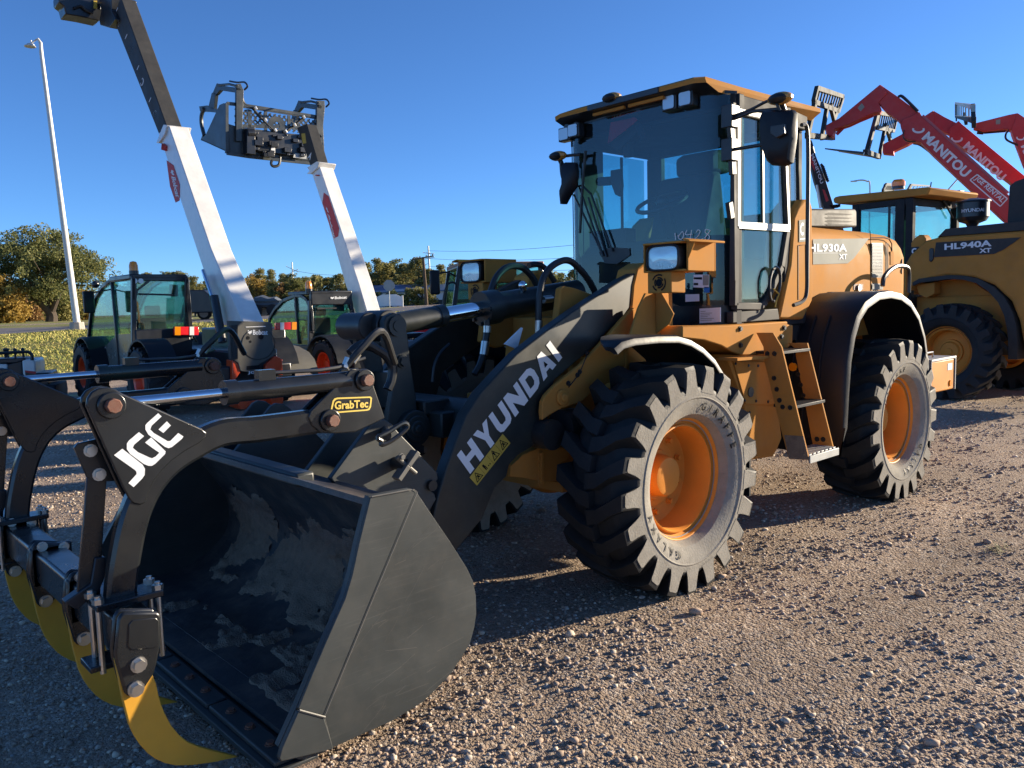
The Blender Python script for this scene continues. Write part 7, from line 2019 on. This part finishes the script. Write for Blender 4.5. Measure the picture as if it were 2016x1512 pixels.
# far street lamp on the right
b_ = 75; p0, q0 = far_pt((1711, 460), b_, 0); _, qt = far_pt((1711, 356), b_); L2 = tag(empty('street_lamp', p0, YAW-math.pi/2), 'thin distant street lamp with a curved arm above the parked orange loader', 'street lamp')
hz_ = qt.z
MB().tube(smooth_path([V((0, 0, 0)), V((0, 0, hz_*.6)), V((0, 0, hz_-.5)), V((-.25, 0, hz_-.05)), V((-.8, 0, hz_+.08)), V((-1.5, 0, hz_))], 4), .07, 8).build('pole', M['galv'], L2)
MB().box(-1.75, -1.2, -.1, .1, hz_-.06, hz_+.05).build('lamp_head', M['galv'], L2, bevel=.03)
# wooden pole with a cross arm, two steel line towers, wires
wood = paint('weathered_wood', (.10, .065, .04), .9, dust=.1)
def pole_at(base, top, b, label, arms, mt, r, name='utility_pole', g=None):
    p0, q0 = far_pt(base, b); _, qt = far_pt(top, b); o = tag(empty(name, p0, YAW-math.pi/2), label, 'utility pole', g)
    T = V(((qt-p0).dot(GR), 0, qt.z-p0.z)); MB().tube([V((0, 0, -.3)), T*.5, T], [r*1.2, r, r*.75], 8).build('pole', mt, o)
    g_ = MB()
    for t, w, sl in arms: c = T*t; g_.beam(c+V((-w, 0, sl*w)), c+V((w, 0, -sl*w)), .12, .12); [g_.cyl(c+V((x*w, 0, -sl*x*w)), c+V((x*w, 0, -sl*x*w+.22)), .05, n=6) for x in (-.9, -.3, .3, .9)]
    g_.build('crossarm', mt, o)
    return p0+GR*T.x+V((0, 0, T.z))
pole_at((840, 600), (833, 506), 78, 'leaning wooden utility pole with one crossarm', [(.985, 1.0, -.14)], wood, .15)
tA = pole_at((849, 600), (843, 484), 170, 'tall thin steel line pole beside the leaning wooden one', [(.80, 1.2, -.15), (.88, 1.2, .15), (.55, .9, 0)], M['galv'], .2)
tB = pole_at((577, 585), (575, 516), 210, 'distant steel line pole rising over the trees left of the second boom', [(.86, 1.6, .5), (.80, 1.5, -.5)], M['galv'], .2)
tC = far_pt((1400, 430), 110)[1]
for i, dz in enumerate((0, -1.6, -3.2)):
    w_ = MB().tube([tB+V((0, 0, dz-2))+(tA-tB)*t+V((0, 0, -4*2.5*t*(1-t))) for t in [j/12 for j in range(13)]], .05, 4)
    w_.tube([tA+V((0, 0, dz-1))+(tC-tA)*t+V((0, 0, -4*1.2*t*(1-t)+dz*.4*t)) for t in [j/12 for j in range(13)]], .04, 4)
    tag(w_.build('power_line', M['hose']), 'thin power line strung high across the sky behind the cab, '+('uppermost', 'middle', 'lowest')[i]+' of three', 'power line', 'power lines')
# long pale building with a blue roof
b_ = 115
cL = on_far(b_, 'a1', (100, 560))[0][0]; cR = on_far(b_, 'a1', (1150, 560))[0][0]
g = ground((cL+cR)/2, b_); z0 = terrain(g.x, g.y)
BD = tag(empty('long_building', (g.x, g.y, z0), YAW-math.pi/2), 'long low pale building with a blue metal roof across the road', 'building')
wz = on_far(b_, 'a1', (400, 455))[0][1]-z0; rz_ = on_far(b_+4, 'a1', (400, 385))[0][1]-z0; hw = (cR-cL)/2
MB().box(-hw, hw, 0, 9, -.5, wz).build('wall', paint('pale_cladding', (.50, .56, .62), .6, dust=.05, scale=.4), BD)
rf = MB().prism([(-hw-.4, -.5, wz-.05), (-hw-.4, -.5, wz+.1), (-hw-.4, 4.5, rz_), (-hw-.4, 9.5, wz+.1), (-hw-.4, 9.5, wz-.05)], (2*hw+.8, 0, 0))
rf.build('roof', paint('blue_metal_roof', (.045, .11, .24), .4, dust=.05, scale=.5), BD)
for i in range(9):
    x = -hw+2+i*(2*hw-4)/8; MB().box(x-.9, x+.9, -.03, 0, .3, wz*.45).build('door' if i % 3 == 0 else 'window', M['darkgrey'], BD)
# conifers and shrubs in front of it
for i, (pts, base, kind, lab, n_) in enumerate((
        (((330, 440), (345, 430), (380, 500), (395, 560), (275, 565), (290, 500)), (335, 572), 'spruce', 'small conifer behind the round road sign', 'small_tree'),
        (((475, 450), (540, 420), (620, 395), (700, 410), (750, 460), (745, 540), (690, 570), (560, 565), (545, 520)), (640, 575), 'olive', 'spreading leafy tree in front of the long pale building', 'small_tree'),
        (((175, 490), (215, 480), (235, 560), (180, 575)), (205, 578), 'spruce', 'narrow dark shrub at the left end of the long building', 'shrub'),
        (((410, 520), (440, 500), (480, 510), (495, 560), (400, 565)), (450, 572), 'green', 'low dark shrub between the sign and the spreading tree', 'shrub'),
        (((860, 520), (885, 480), (905, 520), (900, 560), (860, 565)), (880, 570), 'green', 'dark shrub at the right end of the pale building', 'shrub'))):
    crown_tree(100, 'a1', pts, base, [], LEAF[kind], lab, 40, .55, 3200, .13, 1.6, 60+i, name=n_, tr=.14)
# round sign seen from the back, low white sign
p0, q0 = far_pt((767, 600), 58); _, qt = far_pt((766, 562), 58); o = tag(empty('road_sign', p0, YAW-math.pi/2), 'octagonal road sign seen from its grey back, beyond the second boom', 'road sign')
T = V(((qt-p0).dot(GR), 0, qt.z-p0.z)); MB().beam(V((0, 0, -.3)), T+V((0, 0, .3)), .08, .05).build('post', M['galv'], o)
MB().prism([T+V((.42*math.cos(R(22.5+45*k)), -.05, .42*math.sin(R(22.5+45*k)))) for k in range(8)], (0, .01, 0)).build('sign_plate', M['alu'], o)
p0, q0 = far_pt((766, 602), 60); o = tag(empty('low_sign', p0, YAW-math.pi/2), 'low white entrance sign on two posts near the grey road sign', 'sign')
MB().prism([(-.95, 0, .1), (.95, 0, .1), (.95, 0, .75), (.5, 0, .95), (-.5, 0, .95), (-.95, 0, .75)], (0, .12, 0)).build('sign_plate', M['decalw'], o)
MB().box(-1.05, -.93, -.02, .14, -.2, .85).box(.93, 1.05, -.02, .14, -.2, .85).build('post', M['white'], o)
# dark pickup and trailer on the road
p0, q0 = far_pt(zz('V', (1700, 920))[0], 47)
PK = tag(empty('pickup_truck', p0+GF*.5, YAW-math.pi/2), 'dark pickup with a bright alloy wheel, seen past the first telehandler cab', 'pickup truck')
def car(root, col, L_=5.4):
    MB().prism([(-2.7, -.9, .45), (2.6, -.9, .45), (2.7, -.9, .95), (2.3, -.9, 1.12), (1.2, -.9, 1.18), (.6, -.9, 1.75), (-.9, -.9, 1.78), (-1.15, -.9, 1.15), (-2.7, -.9, 1.12)], (0, 1.8, 0)).build('body', col, root, bevel=.06)
    MB().prism([(1.05, -.91, 1.2), (.55, -.91, 1.68), (-.8, -.91, 1.70), (-1.0, -.91, 1.2)], (0, 1.82, 0)).build('window', M['bodyk'], root)
    for x in (-1.75, 1.75):
        for y in (-.8, .8):
            t = MB().lathe([(-.12, .22), (-.13, .38), (.13, .38), (.12, .22)], (x, y, .38), (0, 1, 0), n=24); w = t.build('wheel', M['rubber'], root)
            r = MB().lathe([(-.13, .25), (-.125, .05)], (x, y, .38), (0, 1, 0), n=24)
            for k in range(6): a = R(60*k); r.beam((x, y-.13, .38), (x+.24*math.cos(a), y-.13, .38+.24*math.sin(a)), .05, .02, (0, 1, 0))
            r.build('rim', M['alu'], w)
    MB().box(2.62, 2.72, -.85, -.5, .8, .98).build('headlight', M['lamp'], root); MB().box(-2.72, -2.66, -.88, -.65, .75, 1.05).build('tail_light', M['redlens'], root)
car(PK, M['bodyk'])
p0, q0 = far_pt(zz('V', (1780, 860))[0], 50); P2 = tag(empty('pickup_truck', p0+GF*.8+GR*1.6, YAW-math.pi/2+.3), 'white pickup just right of the dark one with the alloy wheel', 'pickup truck'); car(P2, M['white'])
p0, q0 = far_pt(zz('a2', (1250, 870))[0], 50); TR = tag(empty('flatbed_trailer', p0, YAW-math.pi/2), 'dark flatbed trailer with a covered load on the road behind the second telehandler', 'trailer')
MB().box(-2.2, 2.2, -.6, .9, .55, .68).box(-2.2, 2.2, -.6, -.54, .85, .93).box(-2.2, -2.12, -.6, -.54, .6, 1.2).box(2.12, 2.2, -.6, -.54, .6, 1.2).build('bed', M['bodyk'], TR)
MB().loft([[V((x, y, .68+zz_)) for y, zz_ in ((-.5, 0), (-.45, h_*.8), (0, h_), (.5, h_*.85), (.7, 0))] for x, h_ in ((-.9, .25), (-.7, .5), (-.2, .62), (.2, .45), (.6, .5), (.9, .25))]).build('covered_load', paint('grey_tarp', (.10, .12, .14), .6, dust=.1, bump=.4), TR)
for x in (-.5, .5): MB().cyl((x, -.66, .36), (x, -.46, .36), .36, n=20).build('wheel', M['rubber'], TR)
# a weed tuft on the open gravel at the right
rng = np.random.default_rng(9); g = W.z([(1962, 1082)], 0)[0]; mb = MB()
for i in range(46):
    a = rng.random()*6.28; r = rng.random()*.13; x, y = g.x+r*math.cos(a), g.y+.6*r*math.sin(a); l = rng.normal(0, .03, 2); h = rng.uniform(.015, .05); d = .006
    mb.add([(x-d, y, -.005), (x+d, y+.002, -.005), (x+l[0], y+l[1], h)], [(0, 1, 2)])
tag(mb.build('weed_tuft', LEAF['green'], recalc=False), 'small green weed tuft growing alone in the open gravel', 'weed')
# ================================================================== light and sky
SUN_AZ, SUN_EL = R(180-21), R(13)
sd = V((math.cos(SUN_AZ)*math.cos(SUN_EL), math.sin(SUN_AZ)*math.cos(SUN_EL), math.sin(SUN_EL)))
sl = bpy.data.lights.new('sun', 'SUN'); sl.energy = 3.3; sl.angle = R(.53); sl.color = (1.0, .85, .64)
so = bpy.data.objects.new('sun', sl); COL.objects.link(so)
so.rotation_euler = sd.to_track_quat('Z', 'Y').to_euler(); so.location = (-20, 10, 12)
w = bpy.data.worlds.new('World'); SC.world = w; w.use_nodes = True
t = w.node_tree; bg = t.nodes['Background']
sky = t.nodes.new('ShaderNodeTexSky'); sky.sky_type = 'NISHITA'; sky.sun_disc = False
sky.sun_elevation = SUN_EL; sky.sun_rotation = math.pi/2-SUN_AZ
sky.altitude = 300; sky.air_density = .65; sky.dust_density = 0.15; sky.ozone_density = 5.9
t.links.new(sky.outputs[0], bg.inputs[0]); bg.inputs[1].default_value = .066
SC.view_settings.view_transform = 'Standard'; SC.view_settings.look = 'None'
SC.view_settings.exposure = 1.78; SC.view_settings.gamma = 1.0
SC.cycles.max_bounces = 8; SC.cycles.transparent_max_bounces = 16
SC.cycles.use_denoising = True
